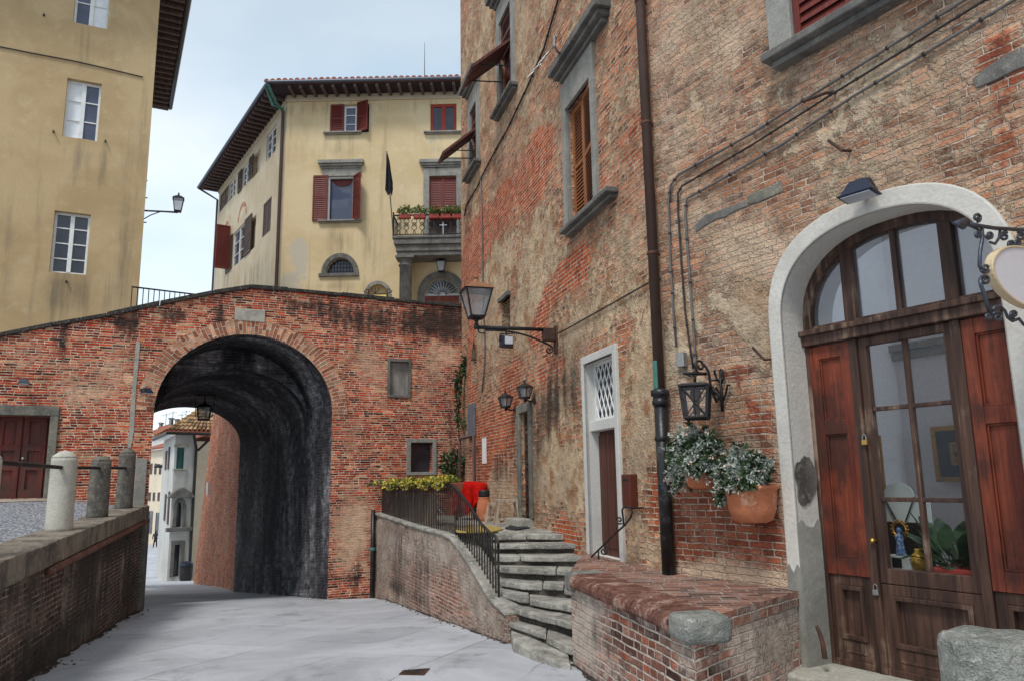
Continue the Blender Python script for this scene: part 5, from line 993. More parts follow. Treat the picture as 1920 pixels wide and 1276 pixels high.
P_s = dict(
    plas=blobs(W2, [(930, 520, 30, 60, .4), (990, 470, 60, 60, .25), (1210, 700, 30, 110, .75), (1200, 850, 30, 60, .6), (1050, 890, 50, 50, .9), (1030, 850, 20, 40, .5), (930, 620, 20, 60, .4), (1010, 560, 60, 40, .5), (1080, 610, 60, 20, .4), (900, 100, 30, 80, .35), (1160, 200, 30, 80, .15), (890, 260, 20, 60, .2), (1020, 380, 20, 40, .2), (1110, 600, 60, 30, .3), (1200, 560, 40, 40, .3), (985, 620, 20, 40, .4), (1060, 200, 30, 60, .25), (1010, 330, 60, 60, -.5), (880, 490, 22, 80, -.8), (1020, 1030, 40, 30, -.3), (940, 800, 40, 90, -.5), (1200, 330, 40, 100, -.35), (1180, 80, 50, 80, -.3), (1000, 720, 30, 30, -.2), (1230, 930, 20, 80, -.5)]),
    red=blobs(W2, [(1000, 320, 34, 70, 1.0), (940, 390, 26, 50, .9), (882, 490, 18, 70, 1.2), (905, 440, 20, 60, .7), (1085, 500, 24, 40, .8), (1050, 520, 26, 30, .6), (885, 700, 10, 120, 1.0), (900, 860, 20, 80, .8), (940, 800, 40, 70, .7), (1030, 690, 30, 50, .45), (1060, 1010, 30, 40, .7), (1010, 620, 20, 30, .6), (1030, 560, 34, 30, .6), (1190, 420, 30, 50, .3), (960, 700, 20, 60, .6), (1120, 360, 20, 60, .4), (1180, 250, 40, 60, .35), (1235, 950, 15, 70, .8)]),
    whit=blobs(W2, [(960, 100, 40, 100, .28), (1150, 560, 60, 60, .3), (900, 600, 12, 60, .35), (1000, 500, 20, 40, .3), (1030, 1040, 40, 30, .6), (930, 930, 40, 40, .45), (1000, 250, 20, 40, .2), (890, 330, 14, 60, .3), (990, 580, 26, 24, .5), (1230, 560, 20, 80, .3), (1210, 1030, 40, 30, .5), (1050, 900, 20, 30, .2), (1170, 450, 40, 40, .25)]),
    grim=blobs(W2, [(1040, 730, 34, 60, .55), (1020, 800, 30, 60, .5), (1075, 720, 16, 80, .4), (960, 860, 22, 60, .45), (930, 880, 16, 40, .5), (905, 250, 20, 60, .1), (1030, 960, 16, 30, .3), (985, 730, 20, 40, .25), (1000, 880, 12, 80, .3), (1045, 640, 20, 30, .3), (1200, 620, 20, 50, .15), (870, 350, 6, 200, .3), (950, 440, 6, 60, .35), (1070, 40, 60, 40, .1)]))
mb = MB(); panel(mb, W2, [(0, -.9), (E2, -1.2), (E2, HT), (0, HT)], [rect(*wdi), rect(*MW), rect(*D2), rect(*NI), n2p, rect(*V2), rect(*V3)], .16, paint=P_s, reveal=[(rect(*MW), .2), (rect(*D2), .1), (rect(*NI), .22), (n2p, .25), (rect(*V2), .2), (rect(*V3), .2)])
e = W2.w(E2, 0); mb.strip([W2.w(E2, 1), W2.w(E2, HT)], [W2.w(E2, 1, -9), W2.w(E2, HT, -9)]); mb.strip([W2.w(0, HT), W2.w(E2, HT)], [W2.w(0, HT, -.6), W2.w(E2, HT, -.6)]); mb.strip([W1.w(0, HT), W1.w(8, HT)], [W1.w(0, HT, -.6), W1.w(8, HT, -.6)])
for k in mb.at: mb.at[k] += [0] * (len(mb.v) - len(mb.at[k]))
mb.build('street_wall', M['brick_street'], broot, fix=False)
mb = MB()
for q, dp in ((NI, .22), (N2, .25)): mb.box(W2, q[0] - .02, q[1] + .02, q[2] - .02, q[3] + .5 * (q is N2), -dp - .05, -dp + .0)
nch = mb.build('niche_backs', M['coping'], broot); MB().prism(W2, [(NI[0] - .06, NI[3] + .0), (NI[1] + .06, NI[3] + .0), (NI[1] + .06, NI[3] + .07), (NI[0] - .06, NI[3] + .07)], -.05, .06).build('niche_lintel', M['serena_dark'], broot)

# ---- the big arched shop door
mb = MB(); mb.ring(W1, [(ac + aw, DZ)] + din + [(ac - aw, DZ)], [(ac + aw + .128, DZ)] + dout + [(ac - aw - .128, DZ)], -.01, .028)
hp_ = [(ac + aw, DZ)] + din + [(ac - aw, DZ)]; mb.strip([W1.w(a, b, .028) for a, b in hp_], [W1.w(a, b, -DW - .05) for a, b in hp_])
dsur = mb.build('door_surround', M['surround'], broot, bevel=.012)
RV = Fr(W1.w(ac - aw + .004, 0, .028), -W1.n, 1); r6 = random.Random(9); M['cement'] = stucco('cement repair', sr(150, 148, 140), sr(126, 124, 116), sr(166, 164, 156), .6, .008, 3.0); M['damp'] = stucco('bare damp render', sr(112, 108, 102), sr(76, 72, 68), sr(160, 156, 148), .7, .012, 5.0)
lowp = [(-.002, DZ), (DW + .03, DZ)] + [(DW + .03 - (DW + .03) * i / 30, 1.32 + .03 * math.sin(i * .3) + .008 * math.sin(i * .8 + 1) + r6.uniform(-.003, .003)) for i in range(31)]; MB().prism(RV, lowp, -.004, .004).build('cement_repair', M['cement'], dsur)
dmp = [(.14 + (.13 + .022 * math.sin(3 * a + 1) + .006 * math.sin(7 * a)) * math.cos(a), 1.66 + (.20 + .03 * math.sin(2 * a + .5) + .006 * math.sin(9 * a)) * math.sin(a) + r6.uniform(-.006, .006)) for a in np.linspace(0, 2 * math.pi, 70)[:-1]]; MB().prism(RV, dmp, -.004, .007).build('damp_patch', M['damp'], dsur)
lf_ = [(ac - aw - .127, DZ), (ac - aw - .002, DZ)] + [(ac - aw - .002 - .125 * i / 16, .98 + .03 * math.sin(i * .6) + r6.uniform(-.008, .008)) for i in range(17)]; MB().prism(W1, lf_, .02, .031).build('cement_repair', M['cement'], dsur)
mb = MB(); pz = [(1492, 905, .11, .26), (1500, 985, .10, .22), (1490, 950, .07, .12)]
for (x, y, a, b) in pz[:2]:
    s0, z0 = W1.uv(x + 22, y); pts = [(ac - aw - .02 + .0, 0)]; 
doorset = None
o0 = -DW; DL, DR = ac - aw, ac + aw; ZT1, ZT2 = 2.76, 2.86; mL, mR = 1.885, 2.70
dk = M['dark_wood']
mb = MB(); mb.box(W1, DL - .02, DR + .02, ZT1, ZT2, o0 - .06, o0 + .09).box(W1, DL - .03, DR + .03, ZT2 - .02, ZT2 + .025, o0 - .02, o0 + .12)
arch_o = arc(ac, az_, aw + .01, .70, 30, 2.35); arch_i = arc(ac, az_, aw - .075, .615, 30, 2.35); mb.ring(W1, [(DR - .075, ZT2)] + arch_i + [(DL + .075, ZT2)], [(DR + .01, ZT2)] + arch_o + [(DL - .01, ZT2)], o0 - .06, o0 + .05)
for s in (mL, mR): mb.box(W1, s - .05, s + .05, ZT2 + .026, az_ + .60, o0 - .05, o0 + .045)
s = (mL + mR) / 2; mb.box(W1, s - .022, s + .022, ZT2 + .026, az_ + .62, o0 - .045, o0 + .03); mb.box(W1, DL + .05, DR - .05, ZT2 + .026, ZT2 + .06, o0 - .04, o0 + .04)
for s in (mL, mR): mb.box(W1, s - .035, s + .035, DZ, ZT1, o0 - .05, o0 + .055)
mb.box(W1, DL - .01, DL + .035, DZ, ZT1, o0 - .05, o0 + .05).box(W1, DR - .035, DR + .01, DZ, ZT1, o0 - .05, o0 + .05)
dset = mb.build('shop_door', dk, broot, bevel=.006)
MB().prism(W1, [(DR - .06, ZT2 + .03)] + arc(ac, az_, aw - .06, .63, 30, 2.35) + [(DL + .06, ZT2 + .03)], o0 - .012, o0 - .006).build('fanlight_pane', M['pane_top'], dset)
def panel_leaf(s0, s1, z0, z1, name='lower_panel', lab=None):
    mb = MB(); st = .075; mb.ring(W1, rect(s0 + st, s1 - st, z0 + .20, z1 - st), rect(s0, s1, z0, z1), o0 - .03, o0 + .03, True); mb.box(W1, s0, s1, z0 - .001, z0 + .05, o0 + .029, o0 + .045)
    mb.box(W1, s0 + st - .01, s1 - st + .01, z0 + .19, z1 - st + .01, o0 - .03, o0 - .008); mb.ring(W1, rect(s0 + st + .035, s1 - st - .035, z0 + .235, z1 - st - .035), rect(s0 + st, s1 - st, z0 + .20, z1 - st), o0 - .01, o0 + .042, True); mb.box(W1, s0 + .1, s1 - .1, z0 + .10, z0 + .12, o0 + .02, o0 + .036)
    return mb.build(name, dk, dset, bevel=.006)
zmid = .93
panel_leaf(DL + .036, mL - .036, DZ, zmid - .001); panel_leaf(mL + .036, mR - .036, DZ, zmid - .035); panel_leaf(mR + .036, DR - .036, DZ, zmid - .001)
def leaf_shutter(s0, s1, z0, z1):
    mb = MB(); o = o0 + .005; st = .085; rails = (z0, z0 + (z1 - z0) * .655); mb.box(W1, s0 + .02, s1 - .02, z0 + .02, z1 - .02, o - .03, o + .012)
    mb.box(W1, s0, s0 + st, z0, z1, o, o + .042).box(W1, s1 - st, s1, z0, z1, o, o + .042)
    for a, b in ((z0, z0 + .13), (z0 + (z1 - z0) * .60, z0 + (z1 - z0) * .665), (z1 - .11, z1)): mb.box(W1, s0 + st + .0005, s1 - st - .0005, a, b, o, o + .040)
    for a, b in ((z0 + .13, z0 + (z1 - z0) * .60), (z0 + (z1 - z0) * .665, z1 - .11)): mb.ring(W1, rect(s0 + st + .014, s1 - st - .014, a + .014, b - .014), rect(s0 + st, s1 - st, a, b), o + .005, o + .028, True)
    return mb.build('wooden_shutter', M['red_wood'], dset, bevel=.004)
leaf_shutter(DL + .037, mL - .037, zmid + .002, ZT1 - .01); leaf_shutter(mR + .037, DR - .037, zmid + .002, ZT1 - .01)
gl = (mL + .036, mR - .036, zmid - .03, ZT1 - .005); mb = MB(); st = .065; mb.ring(W1, rect(gl[0] + st, gl[1] - st, gl[2] + .11, gl[3] - st), rect(*gl), o0 - .025, o0 + .03, True)
gi = (gl[0] + st, gl[1] - st, gl[2] + .11, gl[3] - st); s = (gi[0] + gi[1]) / 2; mb.box(W1, s - .017, s + .017, gi[2], gi[3], o0 - .02, o0 + .022)
for k in (.30, .705): z = gi[2] + (gi[3] - gi[2]) * k; mb.box(W1, gi[0], gi[1], z - .016, z + .016, o0 - .018, o0 + .02)
gd = mb.build('glazed_door', dk, dset, bevel=.005); MB().box(W1, gi[0] - .01, gi[1] + .01, gi[2] - .01, gi[3] + .01, o0 - .006, o0 - .001).build('pane', M['pane'], gd)
for (x, y) in ((1622, 826), (1643, 1107)):
    s, z = W1.uv(x, y, o0 + .06); pd = thing('padlock', 'brass padlock hanging at the edge of the left red shutter' if y < 900 else 'steel padlock on the hasp below the glazed door leaf', 'padlock', W1.w(s, z, o0 + .06))
    MB().box(W1, s - .022, s + .022, z - .03, z + .01, o0 + .058, o0 + .078).build('body', M['brass' if y < 900 else 'steel'], pd, bevel=.004); MB().tube([W1.w(s - .015, z + .008, o0 + .068), W1.w(s - .015, z + .04, o0 + .068), W1.w(s, z + .052, o0 + .068), W1.w(s + .015, z + .04, o0 + .068), W1.w(s + .015, z + .008, o0 + .068)], .004, 6).build('shackle', M['steel'], pd)
s, z = W1.uv(1640, 1012, o0 + .05); MB().lathe(W1.w(s, z, o0 + .03), [(.0, 0), (.012, .005), (.01, .03), (.02, .045), (.016, .06), (0, .065)], 10, ax=(W1.n[0], W1.n[1], 0)).build('door_knob', M['brass'], dset, smooth=True)
sp = MB().slab([W1.w(DL - .25, 0, .30)[:2], W1.w(DR + .5, 0, .30)[:2], W1.w(DR + .5, 0, -DW - .1)[:2], W1.w(DL - .25, 0, -DW - .1)[:2]], -.1, DZ).build('door_step', M['pale_stone'], broot, bevel=.02)
sc = [W1.uv(x, y, .06) for x, y in ((1531, 1172), (1537, 1186), (1543, 1206), (1547, 1234))]; bs = MB().tube([W1.w(a, b, .06) for a, b in sc], .013, 8, r1=.02).build('boot_scraper', M['rust_iron'], None); tag(bs, 'curved iron boot scraper beside the arched shop door', 'boot scraper')
# ---- room behind the glass
mb = MB(); ro0, ro1 = -DW - .08, -2.6; zf, zc2 = DZ, 4.7; s0_, s1_ = .75, 4.6
def quad(a): mb.add(a, [(0, 1, 2, 3)])
quad([W1.w(s0_, zf, ro1), W1.w(s1_, zf, ro1), W1.w(s1_, zc2, ro1), W1.w(s0_, zc2, ro1)]); quad([W1.w(s0_, zf, ro0), W1.w(s0_, zf, ro1), W1.w(s0_, zc2, ro1), W1.w(s0_, zc2, ro0)]); quad([W1.w(s0_, zc2, ro0), W1.w(s1_, zc2, ro0), W1.w(s1_, zc2, -.6), W1.w(s0_, zc2, -.6)])  # right wall and most of the ceiling left out so daylight brightens the room
mb.build('room_wall', M['room'], broot, fix=False); zcm = W1.uv(1700, 642, -2.5)[1]; MB().box(W1, s0_, s1_, zcm - .07, zcm, ro1 + .002, ro1 + .09).box(W1, s0_, s1_, zcm - .16, zcm - .10, ro1 + .002, ro1 + .05).build('wall_moulding', M['serena'], broot); mb = MB(); quad([W1.w(s0_, zf + .002, ro0), W1.w(s1_, zf + .002, ro0), W1.w(s1_, zf + .002, ro1), W1.w(s0_, zf + .002, ro1)]); mb.build('room_floor', M['pavement'], broot, fix=False)
def at(px, py, o): s, z = W1.uv(px, py, o); return s, z
def Ro(x0, x1, y0, y1, o): return W1.R(x0, x1, y0, y1, o)
q = Ro(1751, 1822, 797, 902, -2.5); t = thing('framed_painting', 'dark framed landscape painting on the shop wall', 'painting', W1.w((q[0] + q[1]) / 2, q[2], -2.55)); q = (q[0], q[1] + .25, q[2], q[3])
MB().ring(W1, rect(q[0] + .16, q[1] - .16, q[2] + .16, q[3] - .16), rect(q[0] + .04, q[1] - .04, q[2] + .04, q[3] - .04), -2.58, -2.5, True).build('frame', M['black_gloss'], t, bevel=.01); MB().ring(W1, rect(q[0] + .045, q[1] - .045, q[2] + .045, q[3] - .045), rect(*q), -2.57, -2.48, True).ring(W1, rect(q[0] + .19, q[1] - .19, q[2] + .19, q[3] - .19), rect(q[0] + .158, q[1] - .158, q[2] + .158, q[3] - .158), -2.56, -2.51, True).build('gilt_edge', M['gold'], t)
def paint_mat():
    g = NG('landscape canvas'); uv = g.uv(); y = g.xyz(g.jit(uv, 3, .25))[1]; z0 = q[2] + .16; h = q[3] - q[2] - .32
    c = g.ramp(g.m_('DIVIDE', g.sub(y, z0), h), [(0, sr(120, 100, 60)), (.22, sr(150, 120, 70)), (.32, sr(110, 60, 40)), (.45, sr(80, 70, 50)), (.58, sr(150, 146, 130)), (1, sr(110, 116, 116))]); c = g.mix(g.sstep(g.noise(uv, 5, 4), .52, .62, 0., .8), c, sr(46, 50, 36)); return g.end(c, .4, spec=.4)
MB().box(W1, q[0] + .15, q[1] - .15, q[2] + .15, q[3] - .15, -2.57, -2.53).build('canvas', paint_mat(), t)
q2 = Ro(1640, 1657, 815, 990, -1.6); t2 = thing('gilt_mirror', 'gilt framed mirror leaning inside the shop behind the fan-shaped glass', 'mirror', W1.w(q2[0], q2[2], -1.6)); MB().ring(W1, rect(q2[0] - .45, q2[1] - .05, q2[2] + .05, q2[3] - .05), rect(q2[0] - .5, q2[1], q2[2], q2[3]), -1.63, -1.58, True).build('frame', M['gold'], t2); MB().box(W1, q2[0] - .46, q2[1] - .04, q2[2] + .04, q2[3] - .04, -1.625, -1.61).build('glass', M['win_blue'], t2)
TO = -.72; tz = at(1690, 1062, TO)[1]; tq = Ro(1640, 1745, 1055, 1100, TO)
t = thing('display_table', 'dark wooden display table with a grey top inside the shop door', 'table', W1.w(tq[0], DZ, TO)); MB().box(W1, mL - .15, tq[1], tz - .035, tz, TO - .42, TO + .18).build('table_top', M['slate'], t, bevel=.006); MB().box(W1, mL - .1, tq[1] - .05, tz - .3, tz - .036, TO - .4, TO + .12).box(W1, mL - .05, mL + .0, DZ, tz - .3, TO - .05, TO + .05).box(W1, tq[1] - .12, tq[1] - .06, DZ, tz - .3, TO - .05, TO + .05).build('cabinet', M['brown_wood'], t)
FO = -.92; c0, zb = at(1690, 978, FO); zt_f = at(1690, 903, FO)[1]; hw = abs(at(1720, 940, FO)[0] - at(1660, 940, FO)[0]) / 2
t = thing('fan_ornament', 'fan-shaped pale glass screen on the shop table', 'ornament', W1.w(c0, tz, FO)); H = zt_f - zb
fan = [(c0 - .10 * hw / .16 * .3, zb), (c0 - hw * .95, zb + H * .66)] + [(c0 + hw * .95 * math.cos(a), zb + H * .66 + H * .34 * math.sin(a)) for a in np.linspace(math.pi, 0, 14)][1:] + [(c0 + .10 * hw / .16 * .3, zb)]
MB().prism(W1, fan, FO - .008, FO).build('middle_leaf', M['opal'], t)
for sg in (-1, 1):
    w_ = [(c0 + sg * hw * .25, zb), (c0 + sg * hw * .97, zb + H * .64), (c0 + sg * hw * 1.75, zb + H * .62), (c0 + sg * hw * 1.75, zb)]; MB().prism(W1, w_, FO - .03, FO - .02).build('side_leaf', M['opal'], t); MB().tube([W1.w(a, b, FO + .002) for a, b in w_[:2]], .006, 6).build('lead_strip', M['iron'], t)
MB().box(W1, c0 - hw * 1.7, c0 + hw * 1.7, tz, zb + .001, FO - .03, FO).build('base', M['black_gloss'], t)
SO = -.62; c0, zb = at(1690, 1040, SO); zt_s = at(1690, 975, SO)[1]; H = zt_s - zb; cb = W1.w(c0, 0, SO)
t = thing('figurine', 'small blue robed glazed figurine on a white plinth inside the shop', 'figurine', W1.w(c0, tz, SO)); pw = abs(at(1718, 1048, SO)[0] - at(1670, 1048, SO)[0]) / 2
MB().box(W1, c0 - pw, c0 + pw, tz, zb, SO - .06, SO + .06).build('plinth', M['white_glaze'], t, bevel=.005); MB().box(W1, c0 - pw * .4, c0 + pw * .35, tz + .012, zb - .015, SO + .06, SO + .063).build('plate', M['black_gloss'], t)
MB().lathe((cb[0], cb[1], zb), [(.04, 0), (.036, .02), (.026, H * .35), (.034, H * .5), (.03, H * .58), (.012, H * .63), (.02, H * .68), (.021, H * .73), (.012, H * .79), (0.002, H * .81)], 14).build('robed_body', M['blue_robe'], t, smooth=True)
mb = MB(); mb.tube([W1.w(c0 + .055 * math.cos(a), zb + H * .74 + .055 * math.sin(a), SO - .01) for a in np.linspace(0, 2 * math.pi, 20)[:-1]], .009, 6, closed=True)
for a in np.linspace(0, 2 * math.pi, 17)[:-1]: mb.lathe(W1.w(c0 + .07 * math.cos(a), zb + H * .74 + .07 * math.sin(a), SO - .01), [(.002, -.01), (.011, 0), (.002, .01)], 6)
mb.build('gilt_halo', M['gold'], t)
c0, zb = at(1722, 1040, SO + .1); cb = W1.w(c0, 0, SO + .1); t = MB().lathe((cb[0], cb[1], tz), [(.02, 0), (.05, .03), (.062, .07), (.05, .12), (.022, .15), (.026, .17), (.02, .172)], 16).build('vase', M['vase'], None, smooth=True); tag(t, 'small round yellow vase beside the blue figurine', 'vase')
PO = -.55; c0, zb = at(1806, 1096, PO); ztp = at(1806, 1062, PO)[1]; t = thing('potted_plant', 'broad dark leaved plant in a red planter inside the shop door', 'plant', W1.w(c0 - .03, DZ, PO))
MB().box(W1, c0 - .13, c0 + .16, DZ, ztp, PO - .16, PO + .14).build('planter', M['red_pot'], t, bevel=.015)
mb = MB(); r2 = random.Random(5); base = np.array(W1.w(c0 - .05, ztp, PO))
for k in range(44):
    a = r2.uniform(0, 2 * math.pi); L = r2.uniform(.22, .62); el = r2.uniform(.25, 1.35); d = np.array([math.cos(a) * math.cos(el), math.sin(a) * math.cos(el), math.sin(el)]); sd_ = np.array([-math.sin(a), math.cos(a), 0]); st = base + np.array([math.cos(a), math.sin(a), 0]) * .05; pts = []
    for j in range(7):
        u = j / 6; p = st + d * L * u + np.array([0, 0, -.30 * L * u * u]); wv = .055 * math.sin(math.pi * min(1, max(0, (u - .25) / .75)) ** .8) + .004; o_ = (p[:2] - W1.P) @ W1.n; p = p + np.array([W1.n[0], W1.n[1], 0]) * min(0, -DW - .11 - o_); pts.append((p - sd_ * wv, p + np.array([0, 0, -.01]), p + sd_ * wv))
    for (a0, m0, b0_), (a1, m1_, b1_) in zip(pts, pts[1:]): mb.add([a0, m0, b0_, a1, m1_, b1_], [(0, 1, 4, 3), (1, 2, 5, 4)])
M['leaf_gloss'] = leafm('glossy dark leaf', sr(26, 44, 28), sr(58, 84, 52), .22); mb.build('leaves', M['leaf_gloss'], t, smooth=True, fix=False)
q = Ro(1750, 1779, 1062, 1092, -.62); t = thing('drawer_box', 'small brown drawer cabinet behind the lower pane', 'drawers', W1.w(q[0], DZ, -.65)); MB().box(W1, q[0], q[1] - .02, DZ, q[3], -.9, -.66).build('carcass', M['orange_wood'], t, bevel=.005); MB().box(W1, q[0] + .02, q[1] - .04, q[2] + .02, q[3] - .02, -.66, -.645).build('drawer', M['orange_wood'], t, bevel=.004)

# ---- window high on the right
a = WR; so_ = .13; MB().ring(W1, rect(a[0], a[1], a[2], a[3]), rect(a[0] - .24, a[1] + .24, a[2] - .02, a[3] + .3), -.03, .05, True).build('window_surround', M['serena'], broot, bevel=.01)
mdl = (a[0] + a[1]) / 2; shutter(W1, a[0] + .01, mdl - .004, a[2] + .02, a[3] - .02, -.03, 'maroon', broot, 20, st=.06, th=.045); shutter(W1, mdl + .004, a[1] - .01, a[2] + .02, a[3] - .02, -.03, 'maroon', broot, 20, st=.06, th=.045); MB().box(W1, a[0], a[1], a[2], a[3], -.17, -.15).build('pane', M['win_dark'], broot)
zs = W1.uv(1436, 132, .1)[1]; sill(W1, W1.uv(1437, 138, .12)[0], a[1] + .45, a[2] - .015, broot, 'serena_dark', .13, .19)
# ragged plaster and stones set in the wall
def patch(fr, px, mat, o=.012, name='stone_block', rg=.03):
    pts = [fr.uv(x, y) for x, y in px]; pts = densify(pts, .12); pts = [(p[0] + rnd.uniform(-rg, rg) * .6, p[1] + rnd.uniform(-rg, rg) * .6) for p in pts]; return MB().prism(fr, pts, -.02, o).build(name, mat, broot, bevel=.006)
M['patch_plaster'] = stucco('patch plaster', sr(182, 168, 144), sr(150, 138, 118), sr(196, 184, 160), .5, .02, 3.0)
patch(W1, [(1300, 428), (1322, 407), (1400, 372), (1402, 384), (1322, 424), (1304, 440)], M['serena_dark'], .01)
patch(W1, [(1402, 372), (1462, 343), (1465, 360), (1404, 386)], M['serena_edge'], .008)
patch(W1, [(1822, 152), (1852, 122), (1935, 88), (1935, 118), (1868, 150), (1828, 172)], M['serena_dark'], .012)
# ---- window of the long wall with orange shutters
s0, s1 = W2.uv(1130, 270)[0], W2.uv(1050, 320)[0]; zc0 = W2.uv(1074, 150)[1]
so0, so1 = MW[0] - .13, MW[1] + .15; MB().ring(W2, rect(MW[0], MW[1], MW[2], MW[3]), rect(so0, so1, MW[2] - .01, MW[3] + .42), -.03, .045, True).build('window_surround', M['serena'], broot, bevel=.008)
za = W2.uv(1118, 45, .2)[1]; zb = W2.uv(1116, 75, .12)[1]; cornice(W2, W2.uv(1119, 60, .2)[0] , W2.uv(1029, 165, .2)[0], MW[3] + .42, MW[3] + .66, broot, 'serena_dark', .22)
sill(W2, W2.uv(1137, 385, .16)[0], W2.uv(1048, 455, .16)[0], MW[2] - .012, broot, 'serena_dark', .115, .16)
mdl = MW[0] + (MW[1] - MW[0]) * .52; fO = W2.rot(MW[0] + .01, -9 if W2.sg < 0 else 9, .0); shutter(fO, 0, (MW[1] - MW[0]) * .52, MW[2] + .02, MW[3] - .02, -.02, 'orange_wood', broot, 30, st=.055, th=.045); shutter(W2, mdl + .03, MW[1] - .01, MW[2] + .02, MW[3] - .02, -.1, 'orange_wood', broot, 30, st=.055, th=.04)
MB().box(W2, MW[0], MW[1], MW[2], MW[3], -.19, -.17).build('pane', M['win_dark'], broot)
for V, cpx, spx, awn in ((V2, (921, 40), (930, 222), .95), (V3, (871, 210), (878, 352), .95)):
    MB().ring(W2, rect(*V), rect(V[0] - .2, V[1] + .2, V[2] - .01, V[3] + .4), -.03, .045, True).build('window_surround', M['serena'], broot); cornice(W2, V[0] - .3, V[1] + .32, V[3] + .4, V[3] + .68, broot, 'serena_dark', .22); sill(W2, V[0] - .3, V[1] + .3, V[2] - .012, broot, 'serena_dark', .115, .16)
    casement(W2, V, broot, 2, 3, mats=('win_dark', 'win_blue'), depth=.12, fm='maroon')
    zm = V[2] + (V[3] - V[2]) * .55; q = [W2.w(V[0], zm, .02), W2.w(V[1], zm, .02), W2.w(V[1], zm - .62, .72), W2.w(V[0], zm - .62, .72)]; mb = MB(); dn = np.array([W2.n[0] * .66, W2.n[1] * .66, .75]) * .045
    L4 = [np.array(p) for p in q]; lp_ = lambda u, v: (L4[0] * (1 - u) + L4[1] * u) * (1 - v) + (L4[3] * (1 - u) + L4[2] * u) * v
    for (u0, u1, v0, v1) in ((0, .09, 0, 1), (.91, 1, 0, 1), (.455, .545, 0, 1), (.09, .91, 0, .08), (.09, .91, .92, 1)): b = [lp_(u0, v0), lp_(u1, v0), lp_(u1, v1), lp_(u0, v1)]; mb.hex(b, [p + dn for p in b])
    for k in range(14): v = .09 + .83 * k / 14; b = [lp_(.08, v), lp_(.92, v), lp_(.92, v + .045), lp_(.08, v + .045)]; mb.hex([p + dn * .3 for p in b], [p + dn * .7 for p in b])
    mb.build('tilted_shutter', M['maroon_dull'], broot); mb = MB()
    for s in (V[0] + .1, V[1] - .1): mb.tube([W2.w(s, zm - .45, .02), W2.w(s, zm - .5, .58)], .012, 5)
    mb.build('stay_bar', M['iron'], broot)
    lowz = V[2]
    q2_ = rect(V[0] + .01, V[1] - .01, V[3] - (V[3] - V[2]) * .42, V[3] - .02); shutter(W2, V[0] + .01, V[1] - .01, q2_[0][1], q2_[2][1], -.05, 'maroon_dull', broot, 12)
# ---- white framed doorway
mb = MB(); fr_o = (WD[0], WD[1], WD[2] - .02, WD[3]); mb.ring(W2, [(wdi[1], wdi[2]), (wdi[1], wdi[3]), (wdi[0], wdi[3]), (wdi[0], wdi[2])], [(WD[1], wdi[2]), (WD[1], WD[3]), (WD[0], WD[3]), (WD[0], wdi[2])], -.02, .04); rv = rect(*wdi); RD = .15; mb.strip([W2.w(a, b, .04) for a, b in rv], [W2.w(a, b, -RD) for a, b in rv], True)
zt0, zt1 = W2.uv(1140, 806, -.15)[1], W2.uv(1140, 786, -.15)[1]; mb.box(W2, wdi[0] - .02, wdi[1] + .02, zt0, zt1, -RD - .05, -.03); dw = mb.build('doorway_surround', M['white_plaster'], broot, bevel=.01)
MB().box(W2, wdi[0], wdi[1], zt1, wdi[3], -RD - .02, -RD + .005).build('dark_glazing', M['win_dark'], dw); mb = MB(); hh = wdi[3] - zt1; ww = wdi[1] - wdi[0]; stp = .125
for sg in (1, -1):
    k = -hh * 1.0
    while k < ww + hh * 1.0:
        a0, z0_ = wdi[0] + k, zt1; a1, z1_ = wdi[0] + k + sg * hh * .52, wdi[3]
        def clip(a0, z0_, a1, z1_):
            for lim, side in ((wdi[0] + .02, 1), (wdi[1] - .02, -1)):
                if side * (a0 - lim) < 0 and side * (a1 - lim) < 0: return None
                if side * (a0 - lim) < 0: u = (lim - a0) / (a1 - a0); z0_ += (z1_ - z0_) * u; a0 = lim
                if side * (a1 - lim) < 0: u = (lim - a0) / (a1 - a0); z1_ = z0_ + (z1_ - z0_) * u; a1 = lim
            return a0, z0_, a1, z1_
        c = clip(a0, z0_, a1, z1_)
        if c and abs(c[3] - c[1]) > .02: mb.tube([W2.w(c[0], c[1], -RD + .03 + .008 * sg), W2.w(c[2], c[3], -RD + .03 + .008 * sg)], .009, 5)
        k += stp
mb.ring(W2, rect(wdi[0] + .03, wdi[1] - .03, zt1 + .03, wdi[3] - .03), rect(wdi[0], wdi[1], zt1, wdi[3]), -RD + .005, -RD + .045, True); mb.build('lattice_grille', M['white_paint'], dw)
mb = MB(); mb.box(W2, wdi[0], wdi[1], wz0, zt0, -RD - .04, -RD); n = 4
for i in range(n):
    a = wdi[0] + (wdi[1] - wdi[0]) * i / n; b = wdi[0] + (wdi[1] - wdi[0]) * (i + 1) / n; mb.box(W2, a + .008, b - .008, wz0 + .1, zt0 - .05, -RD, -RD + .02)
mb.build('door_leaf', M['brown_wood'], dw, bevel=.004)
q = W2.R(1180, 1196, 888, 949); mbx = thing('mailbox', 'brown metal mailbox beside the white framed doorway', 'mailbox', W2.w(q[0], q[2], 0)); MB().box(W2, q[0], q[1], q[2], q[3], .0, .09).build('body', M['mailbox'], mbx, bevel=.008); MB().box(W2, q[0] + .03, q[1] - .03, q[3] - .07, q[3] - .05, .09, .094).build('slot', M['iron'], mbx)
